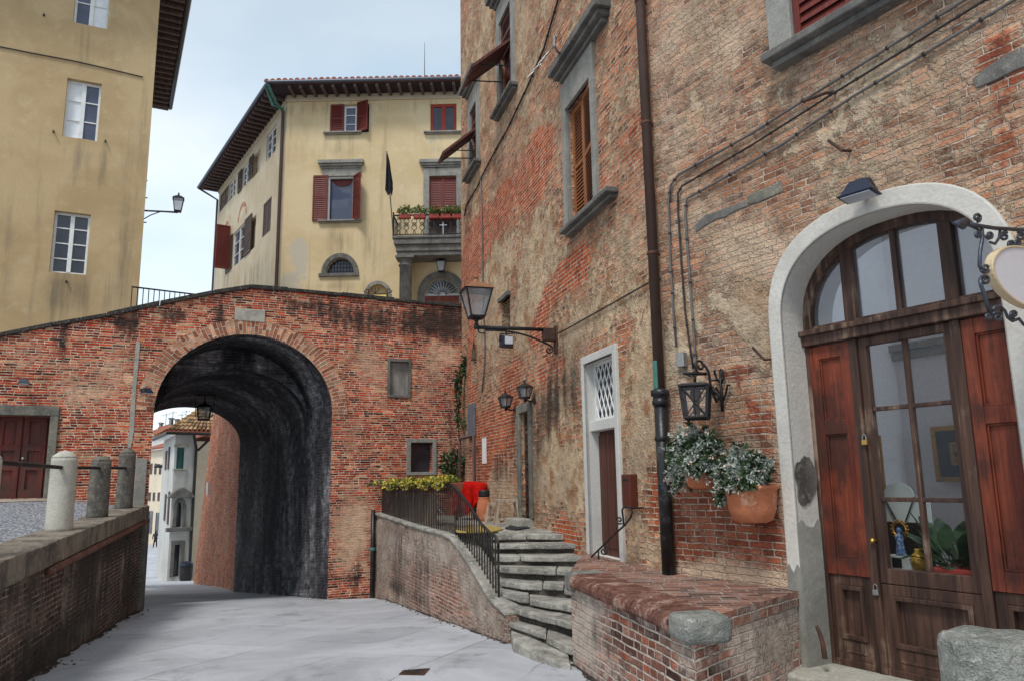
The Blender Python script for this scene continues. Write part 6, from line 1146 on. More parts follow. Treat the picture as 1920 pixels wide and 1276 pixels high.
# scrolled handrail by that doorway
h = Fr(W2.w(WD[1] + .0, 0, .18), W2.n * -1); fh = W2; t = thing('scrolled_handrail', 'twisted wrought iron handrail ending in scrolls at the white doorway', 'handrail', W2.w(WD[1], wz0, .3)); O_ = .16
g_ = lambda x, y: (lambda q: W2.w(q[0], q[1], O_))(W2.uv(x, y, O_)); k = lambda x0, y0: (1050 + x0 / 2.66, 600 + y0 / 2.66)
mb = MB(); mb.tube([g_(*k(*p)) for p in ((196, 1215), (160, 1222), (150, 1200), (155, 1180), (185, 1150), (225, 1112), (265, 1072), (320, 1022), (352, 982), (360, 955), (345, 932), (318, 930), (310, 945), (315, 985), (318, 1020))], .011, 7)
mb.tube([g_(*k(*p)) for p in ((192, 1150), (192, 1170), (196, 1215))], .01, 6); mb.tube([g_(*k(215 + 20 * (1 - i / 26) * math.cos(-1.2 + i * .36) + 2, 1150 + 22 * (1 - i / 26) * math.sin(-1.2 + i * .36))) for i in range(22)], .009, 6); mb.tube([g_(*k(296 + 20 * (1 - i / 26) * math.cos(1.0 + i * .36), 995 + 20 * (1 - i / 26) * math.sin(1.0 + i * .36))) for i in range(22)], .009, 6)
mb.build('rail', M['rail_iron'], t, smooth=True); e0_ = W2.uv(*k(196, 1215), O_); MB().tube([W2.w(e0_[0], wz0 - .02, O_), W2.w(e0_[0], e0_[1] + .05, O_)], .012, 6).tube([W2.w(W2.uv(*k(345, 935), O_)[0], W2.uv(*k(345, 935), O_)[1], O_), W2.w(W2.uv(*k(345, 935), O_)[0], W2.uv(*k(345, 935), O_)[1], 0)], .010, 6).build('fixing', M['rail_iron'], t)
# ---- side door on the landing
MB().ring(W2, [(D2[1], D2[2]), (D2[1], D2[3]), (D2[0], D2[3]), (D2[0], D2[2])], [(D2[1] + .16, D2[2]), (D2[1] + .16, D2[3] + .14), (D2[0] - .13, D2[3] + .14), (D2[0] - .13, D2[2])], -.03, .04).build('door_surround', M['serena_edge'], broot, bevel=.012)
mb = MB(); mb.box(W2, D2[0], D2[1], D2[2], D2[3], -.12, -.08); 
for i in range(6):
    for j in range(2): z = D2[2] + (D2[3] - D2[2]) * i / 6; a = D2[0] + (D2[1] - D2[0]) * j / 2; hh = (D2[3] - D2[2]) / 6; mb.ring(W2, rect(a + .09, a + (D2[1] - D2[0]) / 2 - .06, z + .08, z + hh - .05), rect(a + .03, a + (D2[1] - D2[0]) / 2 - .01, z + .02, z + hh - .01), -.08, -.05, True)
mb.build('panelled_door', M['dark_wood'], broot, bevel=.004); MB().box(W2, D2[0] - .1, D2[1] + .12, .95, D2[2], -.26, .25).build('threshold_step', M['pale_stone'], broot, bevel=.012)
# grey board and timber frame in the far corner of the landing
q = W2.R(880.5, 893, 756, 818); t = MB().box(W2, q[0], q[1], q[2], q[3], .01, .05).build('grey_panel', M['grey_board'], None, bevel=.005); tag(t, 'tall grey board fixed on the brick wall in the landing corner', 'panel')
q = W2.R(905, 912.5, 820, 868); t = MB().box(W2, q[0], q[1], q[2], q[3], .004, .012).build('notice_paper', M['paper'], None); tag(t, 'white paper notice pasted on the red brick by the landing', 'notice')
t = thing('timber_frame', 'thin dark timber frame standing in the landing corner', 'frame', W2.w(W2.uv(891, 900, .3)[0], 1.0, .3)); mb = MB()
pa_, pb_ = W2.uv(889.5, 900, .12)[0], None; zt2 = W2.uv(889, 815, .12)[1]; pA2 = W2.w(pa_, 0, .12); pB2 = hd(862, 850, 16.4); zt3 = hd(862, 822, 16.4)[2]
mb.tube([(pA2[0], pA2[1], 1.0), (pA2[0], pA2[1], zt2)], .035, 4); mb.tube([(pB2[0], pB2[1], 1.0), (pB2[0], pB2[1], zt3)], .03, 4); mb.tube([(pA2[0], pA2[1], zt2), (pB2[0], pB2[1], zt3)], .03, 4); mb.build('posts', M['eave_wood'], t)

# ================================================================== drainpipe, cables, lamps
t = thing('drainpipe', 'brown drainpipe with a black cast iron foot running down the brick wall', 'drainpipe', W1.w(-.0, .82, .09)); po = .09; z7 = W1.uv(1253, 727, po)[1]
MB().tube([W1.w(.0, z7, po), W1.w(.0, HT, po)], .052, 14).build('upper_pipe', M['pipe'], t, smooth=True); MB().tube([W1.w(0, .80, po), W1.w(0, z7 - .02, po)], .064, 14).build('cast_foot', M['cast'], t, smooth=True)
b_ = W1.w(0, 0, po); MB().lathe((b_[0], b_[1], z7 - .16), [(.066, 0), (.08, .01), (.082, .05), (.072, .06), (.072, .09), (.09, .1), (.09, .15), (.07, .16), (.055, .165)], 16).build('collar', M['cast'], t, smooth=True); MB().lathe((b_[0], b_[1], z7 - .50), [(.066, 0), (.074, .01), (.074, .04), (.066, .05)], 16).build('collar', M['cast'], t, smooth=True)
for z in (3.9, 5.3, 6.7): mb = MB(); mb.lathe((b_[0], b_[1], z), [(.053, 0), (.062, .005), (.062, .03), (.053, .035)], 14); mb.tube([W1.w(0, z + .015, 0), W1.w(0, z + .015, po)], .012, 6); mb.build('clamp', M['rust_iron'], t)
MB().box(W1, -.03, .03, z7 + .0, z7 + .28, po + .035, po + .058).build('verdigris_strap', M['verdigris'], t, bevel=.01)
def cab(fr, px, r, mat, lab, o=.025, clips=True, nm='cable'):
    pts = [fr.uv(x, y, o) for x, y in px]; P_ = [fr.w(a, b, o) for a, b in pts]; c = MB().tube(P_, r, 7).build(nm, M[mat], None, smooth=True); tag(c, lab, 'cable')
    if clips:
        for (a0, z0), (a1, z1) in zip(pts, pts[1:]):
            L = math.hypot(a1 - a0, z1 - z0); n = max(1, int(L / .35))
            for i in range(n): a, z = a0 + (a1 - a0) * (i + .5) / n, z0 + (z1 - z0) * (i + .5) / n; d = ((a1 - a0) / L, (z1 - z0) / L); MB().tube([fr.w(a - d[0] * .008, z - d[1] * .008, o), fr.w(a + d[0] * .008, z + d[1] * .008, o)], r * 1.5, 7).build('clip', M['cable_dark'], c)
    return c
Z4 = lambda L: [(1220 + x / 2.551, y / 2.551) for x, y in L]
cab(W1, [(1268, 650), (1262, 580), (1259, 520)] + Z4([(95, 1276), (85, 960), (95, 885), (135, 835), (480, 640), (820, 425), (1020, 300), (1500, 0), (1700, -130)]), .012, 'cable', 'grey conduit running up beside the drainpipe, topmost of three diagonal cables')
cab(W1, [(1300, 690), (1292, 640), (1284, 580)] + Z4([(148, 1276), (130, 1000), (130, 925), (150, 890), (490, 690), (850, 462), (1130, 290), (1600, 0), (1800, -130)]), .010, 'cable_dark', 'dark cable between two grey conduits on the upper brick wall')
cab(W1, [(1290, 702), (1299, 704), (1305, 690), (1302, 640), (1296, 560)] + Z4([(183, 1276), (165, 1020), (172, 950), (300, 880), (640, 685), (760, 600), (970, 460), (1430, 185), (1740, 0), (1900, -100)]), .012, 'cable', 'pale conduit curling to the junction box, lowest of three diagonal cables')
cab(W1, [(1281, 685), (1284, 697), (1290, 702)], .010, 'cable', 'short pale cable loop under the junction box', clips=False)
q = W1.R(1276, 1290, 661, 688); t = MB().box(W1, q[0], q[1], q[2], q[3], .0, .06).build('junction_box', M['steel'], None, bevel=.006); tag(t, 'small grey electrical junction box on the brick wall', 'junction box')
cab(W2, [(1046, 625), (1060, 618), (1110, 590), (1160, 562), (1220, 528), (1238, 524)], .010, 'cable_dark', 'dark cable running from the big lamp bracket to the drainpipe', clips=False)
cab(W2, [(871, 405), (874, 385), (895, 350), (905, 328), (935, 270), (950, 245), (990, 160), (1020, 90), (1046, 0), (1070, -60)], .016, 'cable_dark', 'long dark cable under the upper windows of the brick palace')
cab(W2, [(901, 330), (904, 430), (905, 560), (909, 640), (908, 690), (904, 735)], .014, 'cable', 'pale wire hanging down the far end of the brick palace', clips=False)
# small aerial on the wall
t = thing('wall_aerial', 'small metal television aerial fixed beside the stone window head', 'aerial', W2.w(W2.uv(1058, 104)[0], W2.uv(1058, 104)[1], 0)); G = lambda x, y, o: (lambda q: W2.w(q[0], q[1], o))(W2.uv(x, y, o))
MB().tube([G(1060, 104, .0), G(1050, 101, .2), G(1043, 95, .35), G(1040, 86, .4), G(1040, 68, .4)], .018, 7).build('bracket', M['steel'], t); mb = MB().tube([G(1038, 87, .4), G(1016, 115, .4), G(992, 145, .4)], .012, 6)
for x, y in ((1030, 97), (1022, 107), (1012, 120), (1002, 133)): c = Vector(G(x, y, .4)); mb.tube([c - Vector((.1, .03, .12)), c + Vector((.1, .03, .12))], .006, 5)
mb.build('boom', M['steel'], t)
# large bracket lamp
rt = W2.uv(1043, 622); rw = W2.w(rt[0], rt[1], 0); t = thing('wall_lantern', 'large lantern on a long scrolled bracket over the landing', 'wall lamp', rw)
def armpt(px, py):    # the arm stands square to the wall
    f = Fr(rw, W2.n); q = f.uv(px, py); return f, q
fa_ = Fr(rw, W2.n); g2_ = lambda x, y: (lambda q: fa_.w(q[0], q[1], 0))(fa_.uv(x, y)); zz = lambda x, y: (860 + x / 9.115, 540 + y / 9.115)
mb = MB(); mb.tube([g2_(*zz(1640, 715)), g2_(*zz(900, 690)), g2_(*zz(300, 670))], .026, 8); mb.tube([g2_(*zz(*p)) for p in ((460, 720), (640, 722), (820, 735), (1000, 765), (1200, 820), (1400, 900), (1530, 960), (1600, 1010))], .014, 7); mb.tube([g2_(*zz(*p)) for p in ((1600, 1010), (1600, 1070), (1560, 1110), (1510, 1090), (1500, 1050), (1530, 1020), (1560, 1040), (1555, 1070))], .012, 6); mb.tube([g2_(*zz(*p)) for p in ((330, 700), (340, 750), (380, 768), (430, 768), (460, 785))], .010, 6)
mb.build('bracket', M['iron'], t, smooth=True); MB().box(W2, rt[0] - .07, rt[0] + .07, W2.uv(1045, 662)[1], W2.uv(1043, 612)[1], 0, .025).box(W2, rt[0] - .05, rt[0] + .05, W2.uv(1043, 640)[1], W2.uv(1043, 616)[1], .025, .2).build('wall_plate', M['rust_iron'], t, bevel=.01)
c = g2_(*zz(305, 665)); cz = fa_.uv(*zz(300, 495))[1]; czt = fa_.uv(*zz(300, 40))[1]; MB().tube([c, (c[0], c[1], cz - .06)], .02, 8).lathe((c[0], c[1], c[2] - .03), [(.03, 0), (.045, .03), (.025, .07), (.02, .1), (.05, .14)], 12).tube([(c[0] - .03, c[1], c[2] + .1), (c[0] - .07, c[1], cz - .03)], .008, 5).tube([(c[0] + .03, c[1], c[2] + .1), (c[0] + .07, c[1], cz - .03)], .008, 5).build('stem', M['iron'], t)
lantern_parts(t, (c[0], c[1], cz), .38, .20, czt - cz, M['iron'], M['lamp_glass'], .3, 4, capmat=M['lamp_amber'], caph=.38)
cc = g2_(*zz(810, 705)); fl = thing('hanging_spotlight', 'blue black spotlight hanging from the large lantern bracket', 'spotlight', cc); c2 = g2_(*zz(830, 900)); k = .10; body = []
f = Fr(c2, (.96, .27)); mb = MB(); mb.hex([f.w(-k, c2[2] - k * .9, -.06), f.w(k, c2[2] - k * 1.0, -.06), f.w(k * 1.0, c2[2] + k * .6, -.06), f.w(-k, c2[2] + k * .95, -.06)], [f.w(-k * .7, c2[2] - k * .7, .1), f.w(k * .6, c2[2] - k * .7, .1), f.w(k * .6, c2[2] + k * .5, .1), f.w(-k * .7, c2[2] + k * .6, .1)]); mb.build('housing', M['floodlight'], fl, bevel=.008)
MB().tube([cc, (cc[0], cc[1], c2[2] + .07)], .014, 6).tube([(c2[0] - .11, c2[1], c2[2]), (c2[0] - .1, c2[1], c2[2] + .1), (c2[0] + .1, c2[1], c2[2] + .1), (c2[0] + .11, c2[1], c2[2])], .009, 6).build('yoke', M['iron'], fl); MB().hex([f.w(-k * .6, c2[2] - k * .6, .1), f.w(k * .5, c2[2] - k * .6, .1), f.w(k * .5, c2[2] + k * .4, .1), f.w(-k * .6, c2[2] + k * .5, .1)], [f.w(-k * .6, c2[2] - k * .6, .105), f.w(k * .5, c2[2] - k * .6, .105), f.w(k * .5, c2[2] + k * .4, .105), f.w(-k * .6, c2[2] + k * .5, .105)]).build('lens', M['lens'], fl)
# two small carriage lamps
for (xr, yr, xl, yl, yt, lab) in ((968, 766, 948, 765, 741, 'small black carriage lamp, the lower left of the pair over the landing'), (1003, 750, 984, 748, 722, 'small black carriage lamp just above the landing door')):
    s, z = W2.uv(xr, yr); rw_ = W2.w(s, z, 0); f = Fr(rw_, W2.n); q = f.uv(xl, yl); c = f.w(q[0], q[1]); h = f.uv(xl, yt)[1] - q[1]
    t = thing('carriage_lamp', lab, 'wall lamp', rw_, 'pair of carriage lamps'); MB().tube([rw_, f.w(q[0] * .5, q[1] - .03), c], .014, 7).lathe(rw_, [(.065, 0), (.06, .015), (.03, .03), (.015, .05)], 12, ax=(W2.n[0], W2.n[1], 0)).lathe((c[0], c[1], q[1] - .05), [(.003, 0), (.02, .02), (.012, .05), (.06, .075), (.06, .08)], 8).build('arm', M['iron'], t)
    lantern_parts(t, (c[0], c[1], q[1] + .03), .19, .12, h * .72, M['iron'], M['lamp_glass'], .2, 6, caph=.5)
# floodlight over the door
floodlight('black floodlight mounted on the bricks above the arched shop door', W1, 1606, 356, 60, o=.16, yaw=8)
M['lamp_clear'] = clearglass('clear lantern glass', (.97, .97, .97, 1), .01, .04)
# square lantern on scrolled bracket
s, z = W1.uv(1357, 735); rw_ = W1.w(s, z, 0); t = thing('square_lantern', 'black square iron lantern with crossed bars on a scrolled wall bracket', 'wall lamp', rw_)
OL = .34; q0, q1 = W1.uv(1275, 722, OL), W1.uv(1334, 785, OL); sL = (W1.uv(1305, 750, OL)[0]); zt4, zb4 = W1.uv(1303, 724, OL)[1], W1.uv(1303, 783, OL)[1]; hwt = .118; hwb = .092
fq = W1.rot(sL, 38, OL); mb = MB(); cor = [(-1, -1), (1, -1), (1, 1), (-1, 1)]; Tp = [fq.w(a * hwt, zt4, b * hwt) for a, b in cor]; Bp = [fq.w(a * hwb, zb4, b * hwb) for a, b in cor]
for i in range(4): j = (i + 1) % 4; mb.tube([Tp[i], Bp[i]], .016, 4).tube([Tp[i], Tp[j]], .018, 4).tube([Bp[i], Bp[j]], .016, 4); tA_, tB_, bA, bB = [Vector(p) for p in (Tp[i], Tp[j], Bp[i], Bp[j])]; mb.tube([tA_, bB], .006, 5).tube([tB_, bA], .006, 5); mb.tube([(tA_ + tB_) / 2, (bA + bB) / 2], .005, 5)
mb.build('cage', M['iron'], t); mb = MB(); mb.strip([Vector(p) * .985 + Vector(fq.w(0, zt4, 0)) * .015 for p in Bp], [Vector(p) * .985 + Vector(fq.w(0, zt4, 0)) * .015 for p in Tp], True); mb.build('glass', M['lamp_clear'], t); MB().hex(Tp, [fq.w(a * hwt * .9, zt4 + .025, b * hwt * .9) for a, b in cor]).build('cap', M['iron'], t); cL = fq.w(0, 0, 0); MB().lathe((cL[0], cL[1], zb4 + .03), [(.03, 0), (.03, .12), (.05, .14), (.05, .2), (.02, .24)], 10).build('bulb_holder', M['brown_wood'], t)
fb_ = Fr(rw_, np.array(W1.w(sL, 0, OL)[:2]) - np.array(rw_[:2])); Lb = math.hypot(*(np.array(W1.w(sL, 0, OL)[:2]) - np.array(rw_[:2]))); mb = MB(); zA = zt4 + .12
mb.tube([fb_.w(Lb + .12, zA - .01), fb_.w(Lb - .14, zA)], .016, 6); mb.tube([fb_.w(Lb, zA, 0), fb_.w(Lb, zt4 + .02, 0)], .012, 6); mb.tube(spiral(fb_, Lb - .07, zA + .065, .065, 1.3, -math.pi / 2, 1, 0, 20), .011, 6)
mb.tube([fb_.w(Lb - .12, zA + .09), fb_.w(Lb - .17, zA + .02), fb_.w(Lb - .19, z + .02), fb_.w(Lb - .23, z - .06), fb_.w(.10, z - .09), fb_.w(.05, z - .02), fb_.w(.09, z + .04), fb_.w(.13, z + .01), fb_.w(.10, z - .02)], .012, 6); mb.tube([fb_.w(Lb - .19, z + .1), fb_.w(.06, z + .11)], .010, 6)
mb.tube([W1.w(s, z - .17, .03), W1.w(s, z + .20, .03)], .016, 6, r1=.012)
for sg in (-1, 1): mb.tube([W1.w(s, z - .10, .03), W1.w(s + sg * .05, z - .02, .03), W1.w(s + sg * .09, z + .06, .04), W1.w(s + sg * .12, z + .05, .05)], .010, 6); mb.tube([W1.w(s, z + .08, .03), W1.w(s + sg * .04, z + .12, .03), W1.w(s + sg * .05, z + .19, .05), W1.w(s + sg * .03, z + .2, .06)], .010, 6)
mb.build('bracket', M['iron'], t, smooth=True)
# small hooks in the wall
for x, y, lab in ((1596, 282, 'bent iron hook high on the brick above the floodlight'), (1449, 672, 'small bent hook beside the white door surround'), (1570, 172, 'straight iron bar sticking out among the diagonal cables')):
    a, z = W1.uv(x, y); L = .25 if y == 172 else .12; hk = MB().tube([W1.w(a, z, -.02), W1.w(a - L * .2, z - .01, .08), W1.w(a - L, z + (L * .9 if y != 172 else 0), .10)], .012, 6).build('wall_hook', M['rust_iron'], None); tag(hk, lab, 'hook')
# shop sign on an ornate bracket
s = 3.5; rw_ = W1.w(s, 0, 0); fs = Fr(rw_, W1.n); g3 = lambda x, y: (lambda q: fs.w(q[0], q[1]))(fs.uv(x, y)); zz = lambda x, y: (1760 + x / 4.256, 360 + y / 4.256)
t = thing('shop_sign', 'round blank sign hung in a wrought iron scroll bracket, cut off at the right', 'sign', fs.w(0, fs.uv(1900, 430)[1])); mb = MB()
mb.tube([g3(*zz(*p)) for p in ((240, 255), (330, 272), (450, 290), (680, 303))] + [fs.w(0, fs.uv(*zz(680, 303))[1] + .03)], .012, 8); ar = fs.w
tip = [fs.uv(*zz(*p)) for p in ((105, 245), (205, 205), (245, 245), (200, 300))]; mb.prism(fs, tip, -.008, .008)
sp2 = lambda cx, cy, r, a0, sg, tr=1.3, n=22: mb.tube([g3(*zz(cx + r * (1 - .75 * i / n) * math.cos(a0 + sg * 2 * math.pi * tr * i / n), cy + r * (1 - .75 * i / n) * math.sin(a0 + sg * 2 * math.pi * tr * i / n))) for i in range(n + 1)], .0085, 6)
sp2(305, 205, 34, 1.4, -1); sp2(312, 338, 24, 0, 1); sp2(405, 345, 32, math.pi, -1); mb.tube([g3(*zz(*p)) for p in ((345, 290), (347, 380), (330, 480), (325, 590), (345, 620))], .0105, 7); sp2(372, 610, 38, math.pi * .9, -1); sp2(370, 705, 42, math.pi, 1); mb.tube([g3(*zz(*p)) for p in ((330, 700), (340, 750), (375, 850), (410, 970))], .0105, 7); sp2(470, 995, 42, -2.6, 1); sp2(395, 990, 24, 0, 1); mb.tube([g3(*zz(*p)) for p in ((430, 940), (450, 915), (490, 910), (530, 950), (550, 1000), (590, 1030), (640, 1010))], .009, 6); sp2(600, 975, 32, 1.6, 1); mb.tube([g3(*zz(*p)) for p in ((410, 400), (450, 415), (480, 370), (490, 310))], .008, 6); sp2(525, 355, 36, -1, -1); sp2(580, 415, 28, 2, 1); sp2(625, 410, 28, 1, -1); sp2(650, 355, 36, -2, 1); mb.tube([g3(*zz(*p)) for p in ((640, 1010), (680, 1060), (760, 1000), (800, 960))], .009, 6)
mb.build('iron_bracket', M['iron_blue'], t, smooth=True); cc = fs.uv(*zz(700, 690)); rw2 = abs(fs.uv(*zz(405, 690))[0] - cc[0]); rh2 = abs(fs.uv(*zz(700, 455))[1] - cc[1]); dsk = arc(cc[0], cc[1], rw2, rh2, 40, 2, 0, 2 * math.pi)[:-1]; dsk2 = arc(cc[0], cc[1], rw2 * .93, rh2 * .93, 40, 2, 0, 2 * math.pi)[:-1]
MB().ring(fs, dsk2, dsk, -.025, .025, True).build('rim', M['sign_rim'], t, bevel=.01); MB().prism(fs, arc(cc[0], cc[1], rw2 * .94, rh2 * .94, 40, 2, 0, 2 * math.pi)[:-1], -.018, .018).build('face', M['sign_face'], t)
# terracotta wall pots
def wall_pot(x0, x1, yt, yb, o, lab, seed, rad, cpx, mats):
    s0, s1, z0, z1 = W1.R(x0, x1, yt, yb, o); c = (s0 + s1) / 2; r = (s1 - s0) / 2; t = thing('wall_pot', lab, 'flower pot', W1.w(c, z0, 0), 'terracotta pots hung on the wall'); p = W1.w(c, z0, .17); h = z1 - z0
    MB().lathe(p, [(r * .55, .0), (r * .72, h * .06), (r * .86, h * .35), (r * .94, h * .86), (r * 1.02, h * .9), (r * 1.03, h * .99), (r * .96, h), (r * .9, h * .9), (.01, h * .88)], 24).build('pot', M['terracotta'], t, smooth=True)
    MB().box(W1, c - .02, c + .02, z0 + h * .4, z1 - .02, -.01, .17 - r * .6).build('hanger', M['iron'], t); rr_ = random.Random(seed)
    lm = {nm: MB() for nm in ('foliage', 'dark_foliage', 'flowers')}; stm = MB(); nrm = np.array([W1.n[0], W1.n[1], 0]); alg = np.array([W1.d[0], W1.d[1], 0]); root = np.array(W1.w(c, z1 - .02, .16))
    def leaf(mb, q, d, L, asp):
        a = np.cross(d, [rr_.gauss(0, 1), rr_.gauss(0, 1), rr_.gauss(0, 1)]); a /= np.linalg.norm(a) + 1e-9; nn = np.cross(d, a) * L * .1; m = q + d * L * .5; mb.add([q, m + a * L * asp * .5 - nn, q + d * L, m - a * L * asp * .5 - nn], [(0, 1, 2), (0, 2, 3)])
    for (x, y, rx_, ry_, oo, fr_) in cpx:
        a, z = W1.uv(x, y, oo); k = math.hypot(*W1.w(a, z, oo)[:2]) / 1462
        for j in range(int(72 * fr_)):
            v = np.array([rr_.gauss(0, 1) for _ in range(3)]); v /= np.linalg.norm(v); e = np.array(W1.w(a, z, oo)) + alg * v[0] * rx_ * k * rr_.uniform(.5, 1.35) + nrm * abs(v[1]) * rx_ * k * .6 * rr_.uniform(.2, 1.1) + np.array([0, 0, v[2] * ry_ * k * rr_.uniform(.5, 1.2)]); st = root + alg * rr_.uniform(-.8, .8) * r + nrm * rr_.uniform(-.4, .5) * r
            mid_ = st * .45 + e * .55 + np.array([0, 0, rr_.uniform(.02, .10)]); pts = [st * (1 - u) ** 2 + mid_ * 2 * u * (1 - u) + e * u * u for u in np.linspace(0, 1, 9)]; stm.tube(pts, .0035, 4, r1=.0015)
            dk_ = rr_.random() < .30; tgt = lm['dark_foliage' if dk_ else 'foliage']
            for u_ in range(2, 9):
                for q_ in range(9 if not dk_ else 5):
                    q = pts[u_] + (pts[u_ - 1] - pts[u_]) * rr_.random(); d = (pts[u_] - pts[u_ - 1]); d = d / (np.linalg.norm(d) + 1e-9) * .7 + np.array([rr_.gauss(0, .6), rr_.gauss(0, .6), rr_.gauss(0, .6)]); d /= np.linalg.norm(d) + 1e-9; leaf(tgt, q, d, rr_.uniform(.024, .048) * (1.5 if dk_ else 1), .55 if dk_ else .34)
            if rr_.random() < .10:
                for q_ in range(7): d = np.array([rr_.gauss(0, 1), rr_.gauss(0, 1), rr_.gauss(0, 1)]); d /= np.linalg.norm(d); leaf(lm['flowers'], e + d * .006, d, .026, .8)
    for nm, mt in (('foliage', 'leaf_grey'), ('dark_foliage', 'leaf_dark'), ('flowers', 'petal_pink')): lm[nm].build(nm, M[mt], t, fix=False)
    stm.build('stems', M['stem'], t); return t
wall_pot(1290, 1346, 852, 915, .17, 'smaller terracotta wall pot nearest the drainpipe, spilling grey leaves', 3, 0, [(1300, 868, 40, 26, .36, .9), (1290, 840, 46, 44, .25, 1.2), (1275, 880, 28, 48, .22, .7), (1330, 835, 34, 34, .28, .6), (1320, 870, 30, 30, .3, .4), (1262, 905, 16, 30, .2, .25)], [('foliage', 'leaf_grey', 2600, .036, .34, 0), ('dark_foliage', 'leaf_dark', 500, .045, .5, 0), ('flowers', 'petal_pink', 40, .04, .8, 0)])
wall_pot(1372, 1450, 908, 978, .17, 'large terracotta wall pot near the white door surround, full of grey leaves', 4, 0, [(1385, 905, 44, 18, .38, .5), (1390, 876, 54, 38, .28, 1.2), (1425, 880, 28, 32, .24, .6), (1365, 895, 28, 34, .3, .6), (1350, 925, 20, 26, .3, .3), (1440, 865, 12, 22, .2, .2)], [('foliage', 'leaf_grey', 2600, .036, .34, 0), ('dark_foliage', 'leaf_dark', 560, .045, .5, 0), ('flowers', 'petal_pink', 22, .04, .8, 0)])
# ================================================================== brick bench, stairs and landing
Bl, Bf = np.array(hz(1070, 1075, .81)[:2]), np.array(hz(1300, 1165, .81)[:2]); sbr = W1.uv(1497, 1130)[0]; Br = np.array(W1.w(sbr, 0, -.01)[:2]); Bw = np.array(W2.w(2.42, 0, -.01)[:2]); Bc = np.array(W1.w(0, 0, -.01)[:2]); Bc2 = np.array(W2.w(0, 0, -.01)[:2])
t = thing('brick_bench', 'low brick bench wall with a rounded brick top and grey corner stone', 'bench', (Bf[0], Bf[1], 0))
FB = Fr(Bl, Bf - Bl); LB = float(np.linalg.norm(Bf - Bl)); NB = Fr(Bf, Br - Bf); LN = float(np.linalg.norm(Br - Bf)); LFt = Fr(Bw, Bl - Bw); LL = float(np.linalg.norm(Bl - Bw))
mb = MB(); pt = dict(whit=blobs(FB, [(1100, 1130, 30, 60, .35), (1090, 1200, 30, 40, .4), (1280, 1180, 20, 60, .3), (1180, 1140, 60, 30, .2)]), grim=blobs(FB, [(1120, 1190, 40, 40, .4), (1200, 1260, 80, 20, .3), (1180, 1110, 90, 12, .35)]))
panel(mb, FB, rect(0, LB, -.35, .71), [], .12, paint=pt); panel(mb, NB, rect(0, LN, -.35, .71), [], .12, paint=dict(plas=blobs(NB, [(1460, 1200, 50, 60, .9)]), whit=blobs(NB, [(1440, 1180, 60, 60, .5)]))); panel(mb, LFt, rect(0, LL, -.6, .71), [], .3)
for k in mb.at: mb.at[k] += [0] * (len(mb.v) - len(mb.at[k]))
mb.build('body', M['brick_bench'], t, fix=False)
oFB = FB.n * .03; MB().slab([tuple(q) for q in (Bl + oFB, Bf + oFB + NB.n * .02, Br + NB.n * .02, Bc, Bc2, Bw)], .705, .812).build('top_paving', M['brick_cap'], t)
mb = MB(); s = .16; rr2 = random.Random(11)         # bullnose course of bricks on edge
while s < LB - .29:
    e = s + rr2.choice((.062, .07, .076)); dz = rr2.uniform(-.012, .006); do = rr2.uniform(-.012, .014); pr = [(-.30, .70), (.035 + do, .70), (.06 + do, .725), (.062 + do, .765), (.045 + do, .80 + dz), (.0, .825 + dz), (-.30, .825 + dz * .5)]
    mb.hex([FB.w(s, z, o) for o, z in pr], [FB.w(e - .006, z, o) for o, z in pr]); s = e
M['nose'] = plain('worn bullnose brick', sr(124, 82, 68), .9, var=.6, sc=6, bump=.03, c2=sr(170, 146, 132)); mb.build('bullnose_bricks', M['nose'], t, bevel=.008)
M['bench_stone'] = M['guard_stone']; MB().box(FB, LB - .27, LB + .03, .67, .84, -.26, .065).build('corner_stone', M['bench_stone'], t, bevel=.045, segs=3); MB().box(FB, -.03, .15, .66, .835, -.30, .06).build('end_stone', M['bench_stone'], t, bevel=.03)
def rock(px, py, r, z, lab, seed, sq=(1, 1, .8)):
    rn = random.Random(seed); p = hz(px, py, z); bm = bmesh.new(); bmesh.ops.create_icosphere(bm, subdivisions=3, radius=1); ph = [(rn.gauss(0, 1), rn.gauss(0, 1), rn.gauss(0, 1), rn.uniform(0, 6)) for _ in range(5)]
    vs = []
    for v in bm.verts: c = v.co; k = 1 + .10 * sum(math.sin(a * c.x * 2 + b * c.y * 2 + d * c.z * 2 + e) for a, b, d, e in ph) / 1.6; vs.append((p[0] + c.x * k * r * sq[0], p[1] + c.y * k * r * sq[1], max(p[2] + c.z * k * r * sq[2], p[2] - r * .35)))
    mb = MB(); mb.add(vs, [[v.index for v in f.verts] for f in bm.faces]); bm.free(); o = mb.build('stone', M['rock'], None, smooth=True, loc=(p[0], p[1], p[2])); return tag(o, lab, 'stone')
rock(1402, 1268, .16, .03, 'rounded grey stone at the foot of the bench near the door step', 1, (1, .7, .9)); rock(1462, 1262, .11, .05, 'small rough stone wedged between the bench and the door step', 2); rock(1345, 1290, .10, .02, 'low stone at the foot of the bench corner', 5)
